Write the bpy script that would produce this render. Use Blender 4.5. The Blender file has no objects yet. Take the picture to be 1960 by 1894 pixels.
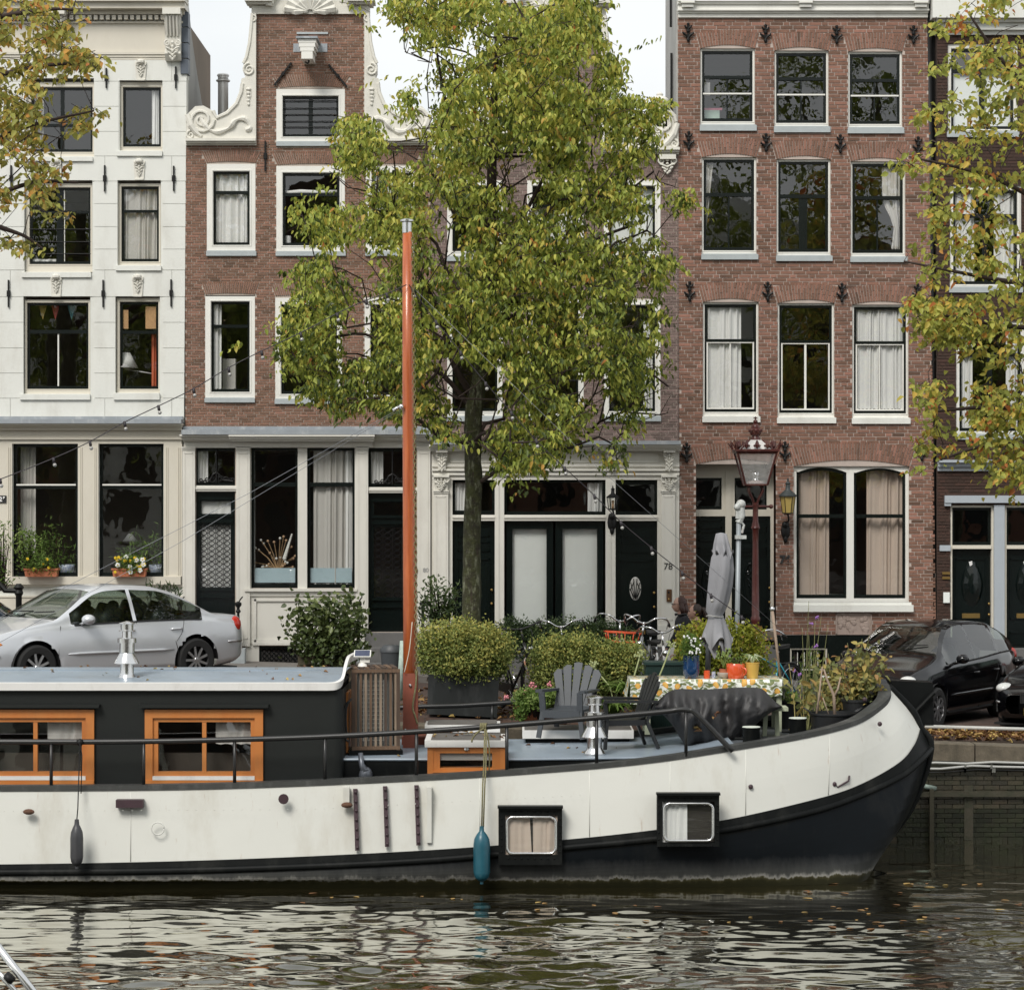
import bpy,math,random
import numpy as np
from math import sin,cos,pi,radians,sqrt,atan2
from mathutils import Vector,Matrix,noise
# ------------------------------------------------------------------ camera, sky, sun, exposure
SC=bpy.context.scene
EYE=4.7;FOC=5000.0;CX=980.0;HY=947.0
cam_d=bpy.data.cameras.new("camera");cam=bpy.data.objects.new("camera",cam_d)
SC.collection.objects.link(cam)
cam.location=(0,0,EYE);cam.rotation_euler=(radians(90),0,0)
cam_d.sensor_width=36;cam_d.lens=FOC/1960*36
cam_d.clip_start=0.1;cam_d.clip_end=3000
SC.camera=cam
SUN_EL,SUN_AZ=46,205
world=bpy.data.worlds.new("World");SC.world=world;world.use_nodes=True
wn=world.node_tree;wn.nodes.clear()
def wnode(t,**k):
 n=wn.nodes.new(t)
 for a,b in k.items():setattr(n,a,b)
 return n
w_out=wnode("ShaderNodeOutputWorld");w_bg=wnode("ShaderNodeBackground")
w_sky=wnode("ShaderNodeTexSky",sky_type='NISHITA',sun_disc=False,sun_elevation=radians(SUN_EL),sun_rotation=radians(SUN_AZ),air_density=1.0,dust_density=2.0,ozone_density=1.0)
w_tc=wnode("ShaderNodeTexCoord");w_map=wnode("ShaderNodeMapping");w_map.inputs['Scale'].default_value=(1,1,2.4)
w_no=wnode("ShaderNodeTexNoise");w_no.inputs['Scale'].default_value=3.2;w_no.inputs['Detail'].default_value=6
w_no.inputs['Roughness'].default_value=0.5
w_r=wnode("ShaderNodeMapRange");w_r.inputs['From Min'].default_value=0.34;w_r.inputs['From Max'].default_value=0.62
w_r.inputs['To Min'].default_value=0.78;w_r.inputs['To Max'].default_value=1.0
w_mix=wnode("ShaderNodeMix",data_type='RGBA')
w_mix.inputs[7].default_value=(8.9,9.15,9.2,1)
w_bg.inputs['Strength'].default_value=0.058
wn.links.new(w_tc.outputs['Generated'],w_map.inputs[0]);wn.links.new(w_map.outputs[0],w_no.inputs['Vector'])
wn.links.new(w_no.outputs['Fac'],w_r.inputs['Value']);wn.links.new(w_r.outputs[0],w_mix.inputs[0])
wn.links.new(w_sky.outputs[0],w_mix.inputs[6]);wn.links.new(w_mix.outputs[2],w_bg.inputs['Color'])
wn.links.new(w_bg.outputs[0],w_out.inputs['Surface'])
sun_d=bpy.data.lights.new("sun",'SUN');sun=bpy.data.objects.new("sun",sun_d);SC.collection.objects.link(sun)
sun_d.energy=1.5;sun_d.angle=radians(22);sun_d.color=(1,.96,.9)
_a=radians(SUN_AZ);_e=radians(SUN_EL)
_sv=Vector((sin(_a)*cos(_e),cos(_a)*cos(_e),sin(_e)))
sun.rotation_euler=_sv.to_track_quat('Z','Y').to_euler();sun.location=_sv*100
SC.view_settings.view_transform='Standard';SC.view_settings.look='None'
SC.view_settings.exposure=0.92;SC.view_settings.gamma=1;SC.view_settings.use_curve_mapping=False
SC.render.engine='CYCLES'
SC.cycles.max_bounces=7;SC.cycles.transparent_max_bounces=12;SC.cycles.glossy_bounces=4
SC.cycles.diffuse_bounces=3;SC.cycles.transmission_bounces=4;SC.cycles.use_denoising=True
SC.cycles.sample_clamp_indirect=6;SC.cycles.caustics_reflective=False;SC.cycles.caustics_refractive=False
# ------------------------------------------------------------------ pixel <-> world helpers (photo measured at 1960 px wide)
def WX(px,d):return(px-CX)*d/FOC
def WZ(py,d):return EYE-(py-HY)*d/FOC
def W(px,py,d):return Vector((WX(px,d),d,WZ(py,d)))
FD=44.6
QD=35.6
def gz(x):return 1.62-0.035*x
rng=random.Random(7)
# ------------------------------------------------------------------ materials
MATS={}
def nd(nt,t,**k):
 n=nt.nodes.new(t)
 for a,b in k.items():
  if a.startswith("i_"):n.inputs[int(a[2:])].default_value=b
  else:setattr(n,a,b)
 return n
def mat(name,col,rough=0.6,metal=0.0,spec=0.5,var=0.15,vs=6.0,col2=None,bump=0.0,bs=40.0,tone=0.0,coat=0.0,stretch=None,transl=0.0,sheen=0.0,dirt=None,dirt_amt=0.0,dirt_scale=3.0,rvar=0.0):
 if name in MATS:return MATS[name]
 m=bpy.data.materials.new(name);m.use_nodes=True;nt=m.node_tree;L=nt.links
 b=nt.nodes['Principled BSDF']
 b.inputs['Roughness'].default_value=rough;b.inputs['Metallic'].default_value=metal
 b.inputs['Specular IOR Level'].default_value=spec;b.inputs['Coat Weight'].default_value=coat
 b.inputs['Coat Roughness'].default_value=0.05
 if sheen:b.inputs['Sheen Weight'].default_value=sheen
 tc=nd(nt,"ShaderNodeNewGeometry");src=tc.outputs['Position']
 if stretch:
  mp=nd(nt,"ShaderNodeMapping");mp.inputs['Scale'].default_value=stretch
  L.new(src,mp.inputs[0]);src=mp.outputs[0]
 no=nd(nt,"ShaderNodeTexNoise");no.inputs['Scale'].default_value=vs;no.inputs['Detail'].default_value=8
 no.inputs['Roughness'].default_value=0.62
 L.new(src,no.inputs['Vector'])
 c2=col2 or tuple(c*0.55 for c in col)
 mr=nd(nt,"ShaderNodeMapRange");mr.inputs['From Min'].default_value=0.3;mr.inputs['From Max'].default_value=0.72
 mr.inputs['To Min'].default_value=var if col2 is None else 0;mr.inputs['To Max'].default_value=0 if col2 is None else 1
 if col2 is None:mr.inputs['To Min'].default_value=min(1,var*1.6)
 L.new(no.outputs['Fac'],mr.inputs['Value'])
 mx=nd(nt,"ShaderNodeMix",data_type='RGBA');mx.inputs[6].default_value=(*col,1);mx.inputs[7].default_value=(*c2,1)
 L.new(mr.outputs[0],mx.inputs[0]);out=mx.outputs[2]
 if dirt:
  n2=nd(nt,"ShaderNodeTexNoise");n2.inputs['Scale'].default_value=dirt_scale;n2.inputs['Detail'].default_value=10
  n2.inputs['Roughness'].default_value=0.7
  mp=nd(nt,"ShaderNodeMapping");mp.inputs['Scale'].default_value=(1,1,0.35);L.new(tc.outputs['Position'],mp.inputs[0])
  L.new(mp.outputs[0],n2.inputs['Vector'])
  m2=nd(nt,"ShaderNodeMapRange");m2.inputs['From Min'].default_value=0.52;m2.inputs['From Max'].default_value=0.75
  m2.inputs['To Max'].default_value=dirt_amt;L.new(n2.outputs['Fac'],m2.inputs['Value'])
  md=nd(nt,"ShaderNodeMix",data_type='RGBA');md.inputs[7].default_value=(*dirt,1)
  L.new(m2.outputs[0],md.inputs[0]);L.new(out,md.inputs[6]);out=md.outputs[2]
 if tone:
  at=nd(nt,"ShaderNodeAttribute",attribute_name="tone");a2=nd(nt,"ShaderNodeAttribute",attribute_name="tone",attribute_type='OBJECT')
  ad=nd(nt,"ShaderNodeMath",operation='ADD');L.new(at.outputs['Fac'],ad.inputs[0]);L.new(a2.outputs['Fac'],ad.inputs[1])
# tone 0.5 neutral -> hue/value shift
  hs=nd(nt,"ShaderNodeHueSaturation")
  v=nd(nt,"ShaderNodeMapRange");v.inputs['To Min'].default_value=1-tone;v.inputs['To Max'].default_value=1+tone
  h=nd(nt,"ShaderNodeMapRange");h.inputs['To Min'].default_value=0.512;h.inputs['To Max'].default_value=0.496
  L.new(ad.outputs[0],v.inputs['Value']);L.new(ad.outputs[0],h.inputs['Value'])
  L.new(v.outputs[0],hs.inputs['Value']);L.new(h.outputs[0],hs.inputs['Hue']);L.new(out,hs.inputs['Color']);out=hs.outputs[0]
 L.new(out,b.inputs['Base Color'])
 if rvar:
  rr=nd(nt,"ShaderNodeMapRange");rr.inputs['To Min'].default_value=rough-rvar;rr.inputs['To Max'].default_value=rough+rvar
  L.new(no.outputs['Fac'],rr.inputs['Value']);L.new(rr.outputs[0],b.inputs['Roughness'])
 if bump:
  nb=nd(nt,"ShaderNodeTexNoise");nb.inputs['Scale'].default_value=bs;nb.inputs['Detail'].default_value=6
  L.new(tc.outputs['Position'],nb.inputs['Vector'])
  bm=nd(nt,"ShaderNodeBump");bm.inputs['Strength'].default_value=0.6;bm.inputs['Distance'].default_value=bump
  L.new(nb.outputs['Fac'],bm.inputs['Height']);L.new(bm.outputs[0],b.inputs['Normal'])
 if transl:
  tr=nd(nt,"ShaderNodeBsdfTranslucent");L.new(out,tr.inputs['Color'])
  ms=nd(nt,"ShaderNodeMixShader");ms.inputs[0].default_value=transl
  L.new(b.outputs[0],ms.inputs[1]);L.new(tr.outputs[0],ms.inputs[2])
  L.new(ms.outputs[0],nt.nodes['Material Output'].inputs['Surface'])
 MATS[name]=m;return m
def glass_mat(name,r0=1.72,wave=0.0012,ws=2.2,tint=(.985,.99,.985),rough=0.0):
 m=bpy.data.materials.new(name);m.use_nodes=True;nt=m.node_tree;L=nt.links;nt.nodes.clear()
 o=nd(nt,"ShaderNodeOutputMaterial");t=nd(nt,"ShaderNodeBsdfTransparent");t.inputs[0].default_value=(*tint,1)
 g=nd(nt,"ShaderNodeBsdfGlossy");g.inputs['Roughness'].default_value=rough
 lw=nd(nt,"ShaderNodeLayerWeight");lw.inputs['Blend'].default_value=.5
 pw=nd(nt,"ShaderNodeMath",operation='POWER');pw.inputs[1].default_value=5;L.new(lw.outputs['Facing'],pw.inputs[0])
 R0=2*((r0-1)/(r0+1))**2;f=nd(nt,"ShaderNodeMath",operation='MULTIPLY_ADD');f.inputs[1].default_value=1-R0;f.inputs[2].default_value=R0;L.new(pw.outputs[0],f.inputs[0])
 mx=nd(nt,"ShaderNodeMixShader")
 gp=nd(nt,"ShaderNodeNewGeometry");no=nd(nt,"ShaderNodeTexNoise");no.inputs['Scale'].default_value=ws;no.inputs['Detail'].default_value=3
 bm=nd(nt,"ShaderNodeBump");bm.inputs['Distance'].default_value=wave;bm.inputs['Strength'].default_value=1
 L.new(gp.outputs['Position'],no.inputs['Vector']);L.new(no.outputs['Fac'],bm.inputs['Height']);L.new(bm.outputs[0],g.inputs['Normal'])
 L.new(f.outputs[0],mx.inputs[0]);L.new(t.outputs[0],mx.inputs[1]);L.new(g.outputs[0],mx.inputs[2]);L.new(mx.outputs[0],o.inputs[0])
 MATS[name]=m;return m
def leaf_mat(name,ramp,transl=0.35,rough=0.5,spec=0.25):
 """ramp: list of (pos, rgb) read by each leaf's own tone"""
 m=bpy.data.materials.new(name);m.use_nodes=True;nt=m.node_tree;L=nt.links;b=nt.nodes['Principled BSDF']
 at=nd(nt,"ShaderNodeAttribute",attribute_name="tone");a2=nd(nt,"ShaderNodeAttribute",attribute_name="tone",attribute_type='OBJECT')
 ad=nd(nt,"ShaderNodeMath",operation='ADD');L.new(at.outputs['Fac'],ad.inputs[0]);L.new(a2.outputs['Fac'],ad.inputs[1])
 cr=nd(nt,"ShaderNodeValToRGB");e=cr.color_ramp.elements
 while len(e)<len(ramp):e.new(0.5)
 for i,(p,c)in enumerate(ramp):e[i].position=p;e[i].color=(*c,1)
 L.new(ad.outputs[0],cr.inputs[0]);L.new(cr.outputs[0],b.inputs['Base Color'])
 b.inputs['Roughness'].default_value=rough;b.inputs['Specular IOR Level'].default_value=spec
 tr=nd(nt,"ShaderNodeBsdfTranslucent");L.new(cr.outputs[0],tr.inputs['Color'])
 ms=nd(nt,"ShaderNodeMixShader");ms.inputs[0].default_value=transl
 L.new(b.outputs[0],ms.inputs[1]);L.new(tr.outputs[0],ms.inputs[2]);L.new(ms.outputs[0],nt.nodes['Material Output'].inputs['Surface'])
 MATS[name]=m;return m
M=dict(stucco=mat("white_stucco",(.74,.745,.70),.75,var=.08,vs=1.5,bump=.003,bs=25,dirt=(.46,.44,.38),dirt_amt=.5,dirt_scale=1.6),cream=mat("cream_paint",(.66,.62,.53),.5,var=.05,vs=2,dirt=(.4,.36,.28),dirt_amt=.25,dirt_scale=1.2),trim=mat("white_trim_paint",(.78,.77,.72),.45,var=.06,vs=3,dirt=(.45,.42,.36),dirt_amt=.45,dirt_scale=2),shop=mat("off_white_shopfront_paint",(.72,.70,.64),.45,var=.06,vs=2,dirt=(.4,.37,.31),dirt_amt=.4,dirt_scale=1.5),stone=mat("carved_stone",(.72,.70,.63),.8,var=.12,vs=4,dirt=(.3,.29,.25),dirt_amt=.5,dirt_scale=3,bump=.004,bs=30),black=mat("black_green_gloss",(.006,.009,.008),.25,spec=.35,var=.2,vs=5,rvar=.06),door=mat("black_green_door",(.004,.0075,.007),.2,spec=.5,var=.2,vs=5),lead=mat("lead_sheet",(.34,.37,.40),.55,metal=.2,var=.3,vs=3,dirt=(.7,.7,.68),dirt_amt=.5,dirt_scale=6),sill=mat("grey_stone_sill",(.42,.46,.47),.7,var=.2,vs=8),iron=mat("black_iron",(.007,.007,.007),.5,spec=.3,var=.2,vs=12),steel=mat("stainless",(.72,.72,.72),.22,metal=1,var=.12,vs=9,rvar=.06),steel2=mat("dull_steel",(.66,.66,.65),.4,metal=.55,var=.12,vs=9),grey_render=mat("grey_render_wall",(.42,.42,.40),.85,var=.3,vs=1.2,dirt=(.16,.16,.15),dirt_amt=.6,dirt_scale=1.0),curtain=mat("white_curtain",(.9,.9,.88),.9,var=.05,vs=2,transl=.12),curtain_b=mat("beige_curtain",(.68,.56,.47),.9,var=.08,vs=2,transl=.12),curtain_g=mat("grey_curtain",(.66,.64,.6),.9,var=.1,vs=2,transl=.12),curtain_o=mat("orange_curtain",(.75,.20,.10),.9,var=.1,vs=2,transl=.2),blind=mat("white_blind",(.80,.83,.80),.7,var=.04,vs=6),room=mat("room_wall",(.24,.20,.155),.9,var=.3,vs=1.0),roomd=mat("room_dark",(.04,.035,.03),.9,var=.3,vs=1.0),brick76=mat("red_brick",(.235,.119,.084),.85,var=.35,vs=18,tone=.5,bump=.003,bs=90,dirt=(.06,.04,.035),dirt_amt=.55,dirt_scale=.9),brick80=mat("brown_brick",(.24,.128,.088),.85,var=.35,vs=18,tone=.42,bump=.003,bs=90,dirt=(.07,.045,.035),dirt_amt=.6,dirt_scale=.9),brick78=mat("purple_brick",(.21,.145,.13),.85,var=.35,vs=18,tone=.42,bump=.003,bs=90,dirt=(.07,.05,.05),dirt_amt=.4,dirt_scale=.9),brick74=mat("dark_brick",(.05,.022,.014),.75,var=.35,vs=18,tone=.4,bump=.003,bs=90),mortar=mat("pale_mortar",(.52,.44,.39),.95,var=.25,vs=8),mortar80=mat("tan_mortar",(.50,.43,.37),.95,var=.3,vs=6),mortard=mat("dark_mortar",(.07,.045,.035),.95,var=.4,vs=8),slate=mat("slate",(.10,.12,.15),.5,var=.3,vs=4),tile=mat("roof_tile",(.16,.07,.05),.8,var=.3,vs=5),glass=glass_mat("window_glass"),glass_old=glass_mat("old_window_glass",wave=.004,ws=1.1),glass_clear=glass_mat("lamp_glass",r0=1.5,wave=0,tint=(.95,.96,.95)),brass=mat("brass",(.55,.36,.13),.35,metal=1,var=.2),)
# ------------------------------------------------------------------ objects
COL=SC.collection
ORG={}
def tag(o,label=None,cat=None,group=None,kind=None):
 if label:o["label"]=label
 if cat:o["category"]=cat
 if group:o["group"]=group
 if kind:o["kind"]=kind
 return o
def thing(name,label,cat,loc,group=None):
 o=bpy.data.objects.new(name,None);COL.objects.link(o);o.location=loc;o.empty_display_size=.1
 ORG[o]=Vector(loc);return tag(o,label,cat,group)
class MB:
 """collects geometry in world coordinates, links it as ONE mesh object"""
 def __init__(s):s.v=[];s.f=[];s.m=[];s.t=[];s.tone=0.5;s.mi=0
 def add(s,vs,fs,mi=None,tone=None):
  n=len(s.v);s.v.extend([tuple(v)for v in vs]);mi=s.mi if mi is None else mi
  t=s.tone if tone is None else tone
  for f in fs:s.f.append([i+n for i in f]);s.m.append(mi);s.t.append(t)
 def box(s,x0,x1,y0,y1,z0,z1,mi=None,tone=None,back=True):
  if x0>x1:x0,x1=x1,x0
  if y0>y1:y0,y1=y1,y0
  if z0>z1:z0,z1=z1,z0
  vs=[(x0,y0,z0),(x1,y0,z0),(x1,y1,z0),(x0,y1,z0),(x0,y0,z1),(x1,y0,z1),(x1,y1,z1),(x0,y1,z1)]
  fs=[(0,1,5,4),(1,2,6,5),(3,0,4,7),(4,5,6,7),(3,2,1,0)]
  if back:fs.append((2,3,7,6))
  s.add(vs,fs,mi,tone)
 def obox(s,c,ax,ay,az,mi=None,tone=None):
  """oriented box: centre and three half-axis vectors"""
  c=Vector(c);ax=Vector(ax);ay=Vector(ay);az=Vector(az)
  vs=[c+ax*i+ay*j+az*k for k in(-1,1)for j in(-1,1)for i in(-1,1)]
  s.add(vs,[(0,1,3,2)[::-1],(4,5,7,6),(0,1,5,4),(2,3,7,6)[::-1],(0,2,6,4)[::-1],(1,3,7,5)],mi,tone)
 def bar(s,p,q,w,h=None,mi=None,up=(0,0,1)):
  p=Vector(p);q=Vector(q);d=q-p;L=d.length;d.normalize();h=h or w
  u=Vector(up)
  if abs(d.dot(u))>.95:u=Vector((1,0,0))
  r=d.cross(u).normalized();u=r.cross(d).normalized()
  s.obox((p+q)/2,d*L/2,r*w/2,u*h/2,mi)
 def prism(s,poly,y0,y1,mi=None,tone=None):
  """poly: list of (x,z), counter-clockwise seen from -y; extruded from y0 (front) to y1"""
  n=len(poly);A=sum(poly[i][0]*poly[(i+1)%n][1]-poly[(i+1)%n][0]*poly[i][1]for i in range(n))
  if A<0:poly=poly[::-1]
  vs=[(x,y0,z)for x,z in poly]+[(x,y1,z)for x,z in poly]
  fs=[tuple(range(n)),tuple(range(2*n-1,n-1,-1))]+[(i,i+n,(i+1)%n+n,(i+1)%n)for i in range(n)]
  s.add(vs,fs,mi,tone)
 def tube(s,pts,r,n=8,mi=None,cap=True,tone=None):
  pts=[Vector(p)for p in pts];rs=r if hasattr(r,"__len__")else[r]*len(pts)
  base=len(s.v);up=Vector((0,0,1));prev=None;vs=[]
  for i,p in enumerate(pts):
   d=(pts[min(i+1,len(pts)-1)]-pts[max(i-1,0)])
   if d.length<1e-9:d=Vector((0,0,1))
   d.normalize()
   if prev is None:
    a=Vector((0,1,0))if abs(d.dot(up))>.9 else up
    u=d.cross(a).normalized()
   else:
    u=(prev-d*prev.dot(d))
    u=u.normalized()if u.length>1e-6 else d.orthogonal().normalized()
   prev=u;w=d.cross(u)
   for k in range(n):
    a=2*pi*k/n;vs.append(p+(u*cos(a)+w*sin(a))*rs[i])
  fs=[(i*n+k,i*n+(k+1)%n,(i+1)*n+(k+1)%n,(i+1)*n+k)for i in range(len(pts)-1)for k in range(n)]
  if cap:fs+=[tuple(range(n))[::-1],tuple((len(pts)-1)*n+k for k in range(n))]
  s.add(vs,fs,mi,tone)
 def lathe(s,c,prof,n=16,mi=None,axis='z',sx=1,sy=1,a0=0,caps=True):
  """prof: list of (r, h)"""
  c=Vector(c);vs=[]
  for r,h in prof:
   for k in range(n):
    a=2*pi*k/n+a0;x,y=r*cos(a)*sx,r*sin(a)*sy
    vs.append(c+(Vector((x,y,h))if axis=='z' else Vector((x,-h,y))if axis=='y' else Vector((h,x,y))))
  fs=[(i*n+k,i*n+(k+1)%n,(i+1)*n+(k+1)%n,(i+1)*n+k)for i in range(len(prof)-1)for k in range(n)]
  if caps and prof[0][0]>1e-6:fs.append(tuple(range(n))[::-1])
  if caps and prof[-1][0]>1e-6:fs.append(tuple((len(prof)-1)*n+k for k in range(n)))
  s.add(vs,fs,mi)
 def ball(s,c,r,n=10,m=6,mi=None,rz=None,ry=None):
  rz=rz or r;ry=ry or r
  s.lathe(c,[(r*sin(pi*i/m),-rz*cos(pi*i/m))for i in range(m+1)],n,mi,sy=ry/r)
 def spiral(s,cx,cz,r,y,turns=1.6,dirn=1,a0=0.0,w=.03,mi=None):
  """raised relief volute lying in the x-z plane"""
  n=int(turns*14);pts=[];rs=[]
  for i in range(n+1):
   t=i/n;a=a0+dirn*2*pi*turns*t;rr=r*(1-t)**.9+r*.08
   pts.append((cx+rr*cos(a),y,cz+rr*sin(a)));rs.append(w*(1-.5*t))
  s.tube(pts,rs,6,mi)
 def build(s,name,m,parent=None,smooth=False,org=None,auto=None):
  o_=Vector(org)if org is not None else(ORG[parent]if parent is not None else Vector((0,0,0)))
  me=bpy.data.meshes.new(name)
  v=np.array(s.v,dtype=np.float64).reshape(-1,3)-np.array(o_)
  me.from_pydata(v.tolist(),[],s.f);me.validate(clean_customdata=False)
  for x in(m if isinstance(m,(list,tuple))else[m]):me.materials.append(x)
  nf=len(me.polygons)
  if nf==len(s.m):me.polygons.foreach_set("material_index",np.array(s.m,dtype=np.int32))
  if nf==len(s.t)and any(t!=.5 for t in s.t[:400]):
   at=me.attributes.new("tone",'FLOAT','FACE');at.data.foreach_set("value",np.array(s.t,dtype=np.float32))
  elif nf:
   at=me.attributes.new("tone",'FLOAT','FACE');at.data.foreach_set("value",np.full(nf,.5,dtype=np.float32))
  if smooth:me.polygons.foreach_set("use_smooth",np.ones(nf,dtype=bool))
  if auto:me.set_sharp_from_angle(angle=radians(auto))
  me.update()
  return link(name,me,parent,o_)
def link(name,me,parent,o_):
 o=bpy.data.objects.new(name,me);COL.objects.link(o);o_=Vector(o_)
 o.location=o_-(ORG[parent]if parent is not None else Vector((0,0,0)))
 if parent is not None:o.parent=parent
 ORG[o]=o_;return o
def raw_mesh(name,v,f,mats,parent=None,tone=None,smooth=False,org=None,uv=None):
 """fast mesh from numpy arrays; f is (n,k) with constant k"""
 o_=Vector(org)if org is not None else(ORG[parent]if parent is not None else Vector((0,0,0)))
 me=bpy.data.meshes.new(name);v=np.asarray(v,dtype=np.float32)-np.array(o_,dtype=np.float32)
 nf,k=f.shape
 me.vertices.add(len(v));me.vertices.foreach_set("co",v.ravel())
 me.loops.add(nf*k);me.loops.foreach_set("vertex_index",f.astype(np.int32).ravel())
 me.polygons.add(nf);me.polygons.foreach_set("loop_start",np.arange(0,nf*k,k,dtype=np.int32))
 me.polygons.foreach_set("loop_total",np.full(nf,k,dtype=np.int32));me.update(calc_edges=True)
 for x in(mats if isinstance(mats,(list,tuple))else[mats]):me.materials.append(x)
 if tone is not None:
  at=me.attributes.new("tone",'FLOAT','FACE');at.data.foreach_set("value",np.asarray(tone,dtype=np.float32))
 if smooth:me.polygons.foreach_set("use_smooth",np.ones(nf,dtype=bool))
 return link(name,me,parent,o_)
def copy_thing(src,loc,label=None,rotz=None):
 """copy of a thing with copies of its parts and their sub-parts"""
 r=src.copy();COL.objects.link(r);r.location=loc;ORG[r]=Vector(loc)
 if rotz is not None:r.rotation_euler[2]=rotz
 if label:r["label"]=label
 for ch in list(src.children):
  c=ch.copy();COL.objects.link(c);c.parent=r
  for g in ch.children:
   d=g.copy();COL.objects.link(d);d.parent=c
 return r
def text(name,s,px,py,d,size,m,parent,align='CENTER',extrude=.004,bold=0):
 cu=bpy.data.curves.new(name,'FONT');cu.body=s;cu.size=size;cu.extrude=extrude;cu.align_x=align;cu.align_y='CENTER'
 cu.offset=bold;cu.materials.append(m)
 t_=bpy.data.objects.new(name,cu);COL.objects.link(t_)
 me=bpy.data.meshes.new_from_object(t_.evaluated_get(bpy.context.evaluated_depsgraph_get()));bpy.data.objects.remove(t_)
 o=bpy.data.objects.new(name,me);COL.objects.link(o)
 p=W(px,py,d);o.parent=parent;o.location=p-ORG[parent];o.rotation_euler=(radians(90),0,0);ORG[o]=p
 return o
def crv(pts,n=8):
 out=[]
 for i in range(len(pts)-1):
  p0,p1,p2,p3=pts[max(i-1,0)],pts[i],pts[i+1],pts[min(i+2,len(pts)-1)]
  for k in range(n):
   t=k/n;out.append(.5*((2*p1)+(p2-p0)*t+(2*p0-5*p1+4*p2-p3)*t*t+(3*p1-p0-3*p2+p3)*t**3))
 out.append(pts[-1].copy());return out
# ------------------------------------------------------------------ facade helpers (pixels on the facade plane)
U=FD/FOC
def fx(px):return WX(px,FD)
def fz(py):return WZ(py,FD)
def fb(mb,x0,x1,yt,yb,a,b,mi=None,tone=None):
 mb.box(fx(x0),fx(x1),FD+a,FD+b,fz(yb),fz(yt),mi,tone)
def slab_wall(mb,edge,z0,z1,holes,y0,y1,step=None):
 """wall with rectangular openings as strips; edge(z)->(xl,xr)"""
 zs={z0,z1}
 for h in holes:zs.add(min(max(h[2],z0),z1));zs.add(min(max(h[3],z0),z1))
 if step:
  n=int((z1-z0)/step)
  for i in range(n):zs.add(z0+(z1-z0)*i/n)
 zs=sorted(zs)
 for a,b in zip(zs[:-1],zs[1:]):
  if b-a<1e-4:continue
  zc=(a+b)/2;xl,xr=edge(zc)
  iv=[(xl,xr)]
  for h in holes:
   if h[2]<zc<h[3]:
    iv=[p for l,r in iv for p in((l,min(r,h[0])),(max(l,h[1]),r))if p[1]-p[0]>1e-3]
  for l,r in iv:mb.box(l,r,y0,y1,a,b)
def arch_halfwidth(A,z):
 xc,a,zb,rise,t,fl=A[:6]
 if z<zb or z>zb+rise+t:return 0
 u=(z-zb)/(t);w=a+fl*min(1,u)
 over=z-(zb+t)
 if over>0:w=min(w,(a+fl)*sqrt(max(0,1-over/max(rise,1e-3))))
 return w
def lay_bricks(house,m,edge,z0,z1,holes,arches,course,blen,y,singles=300,seen=None,seed=1,proud=.009,gap=.0135):
 r=random.Random(seed);mb=MB();cand=[];k=0;z=z0
 while z+course*.6<z1:
  za,zb=z+gap/2,min(z+course,z1)-gap/2;zc=(za+zb)/2
  iv=[edge(zc)]
  for h in holes:
   if za<h[3]-.01 and zb>h[2]+.01:
    iv=[p for l,q in iv for p in((l,min(q,h[0])),(max(l,h[1]),q))if p[1]-p[0]>.03]
  for A in arches:
   w=arch_halfwidth(A,zc+.3*course)if zc>A[2]+A[4]else max(arch_halfwidth(A,za),arch_halfwidth(A,zb))
   if w>0:
    iv=[p for l,q in iv for p in((l,min(q,A[0]-w-.004)),(max(l,A[0]+w+.004),q))if p[1]-p[0]>.03]
  for l,q in iv:
   pat=[1]if k%2==0 else[.5,1]
   if k%4==2:pat=[1]
   per=sum(pat)*blen;off=(.0,.25,.5,.75)[k%4]*blen
   n=math.floor((l-off)/per);x=off+n*per;i=0
   while x<q:
    w=pat[i%len(pat)]*blen;a,b=max(x,l),min(x+w,q);i+=1
    x+=w
    if b-a<.035:continue
    ga=gap/2 if a>l+1e-4 else 0;gb=gap/2 if b<q-1e-4 else 0
    tone=min(1,max(0,r.gauss(.5,.2)));pr=proud+r.uniform(-.003,.003)
    if r.random()<.02:tone=r.choice((.05,1.0))
    full=b-a>blen-1e-3 and abs(zb-za-course+gap)<1e-3 and ga and gb
    if full and(seen is None or seen(CX+(a+b)/2*FOC/FD,HY+(EYE-zc)*FOC/FD)):
     cand.append(((a+b)/2,zc,pr,tone));continue
    mb.box(a+ga,b-gb,y-pr,y+.005,za,zb,tone=tone,back=False)
  z+=course;k+=1
 r.shuffle(cand)
# neighbouring ones, so that a whole field of wall is picked apart brick by brick
 cand.sort(key=lambda c:-c[1])
 one,rest=cand[:singles],cand[singles:]
 for cx,cz,pr,tone in rest:
  mb.box(cx-blen/2+gap/2,cx+blen/2-gap/2,y-pr,y+.005,cz-course/2+gap/2,cz+course/2-gap/2,tone=tone,back=False)
 for A in arches:arch_bricks(mb,A,y,proud,r,gap)
 o=mb.build("bricks",m,house);o["kind"]="stuff"
 b0=MB();w,h=blen/2-gap/2,course/2-gap/2
 b0.box(-w,w,-proud,.005,-h,h,back=False,tone=0.0)
 me=None
 for cx,cz,pr,tone in one:
  if me is None:
   o=b0.build("brick",m,house,org=(0,0,0));me=o.data
  else:
   o=bpy.data.objects.new("brick",me);COL.objects.link(o);o.parent=house
  o.location=Vector((cx,y-(pr-proud),cz))-ORG[house];o["tone"]=float(tone)
def arch_pt(A,s,u):
 xc,a,zb,rise,t,fl=A[:6]
 return(xc+(a+fl*u)*s,zb+rise*(1-s*s)+t*u)
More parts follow.
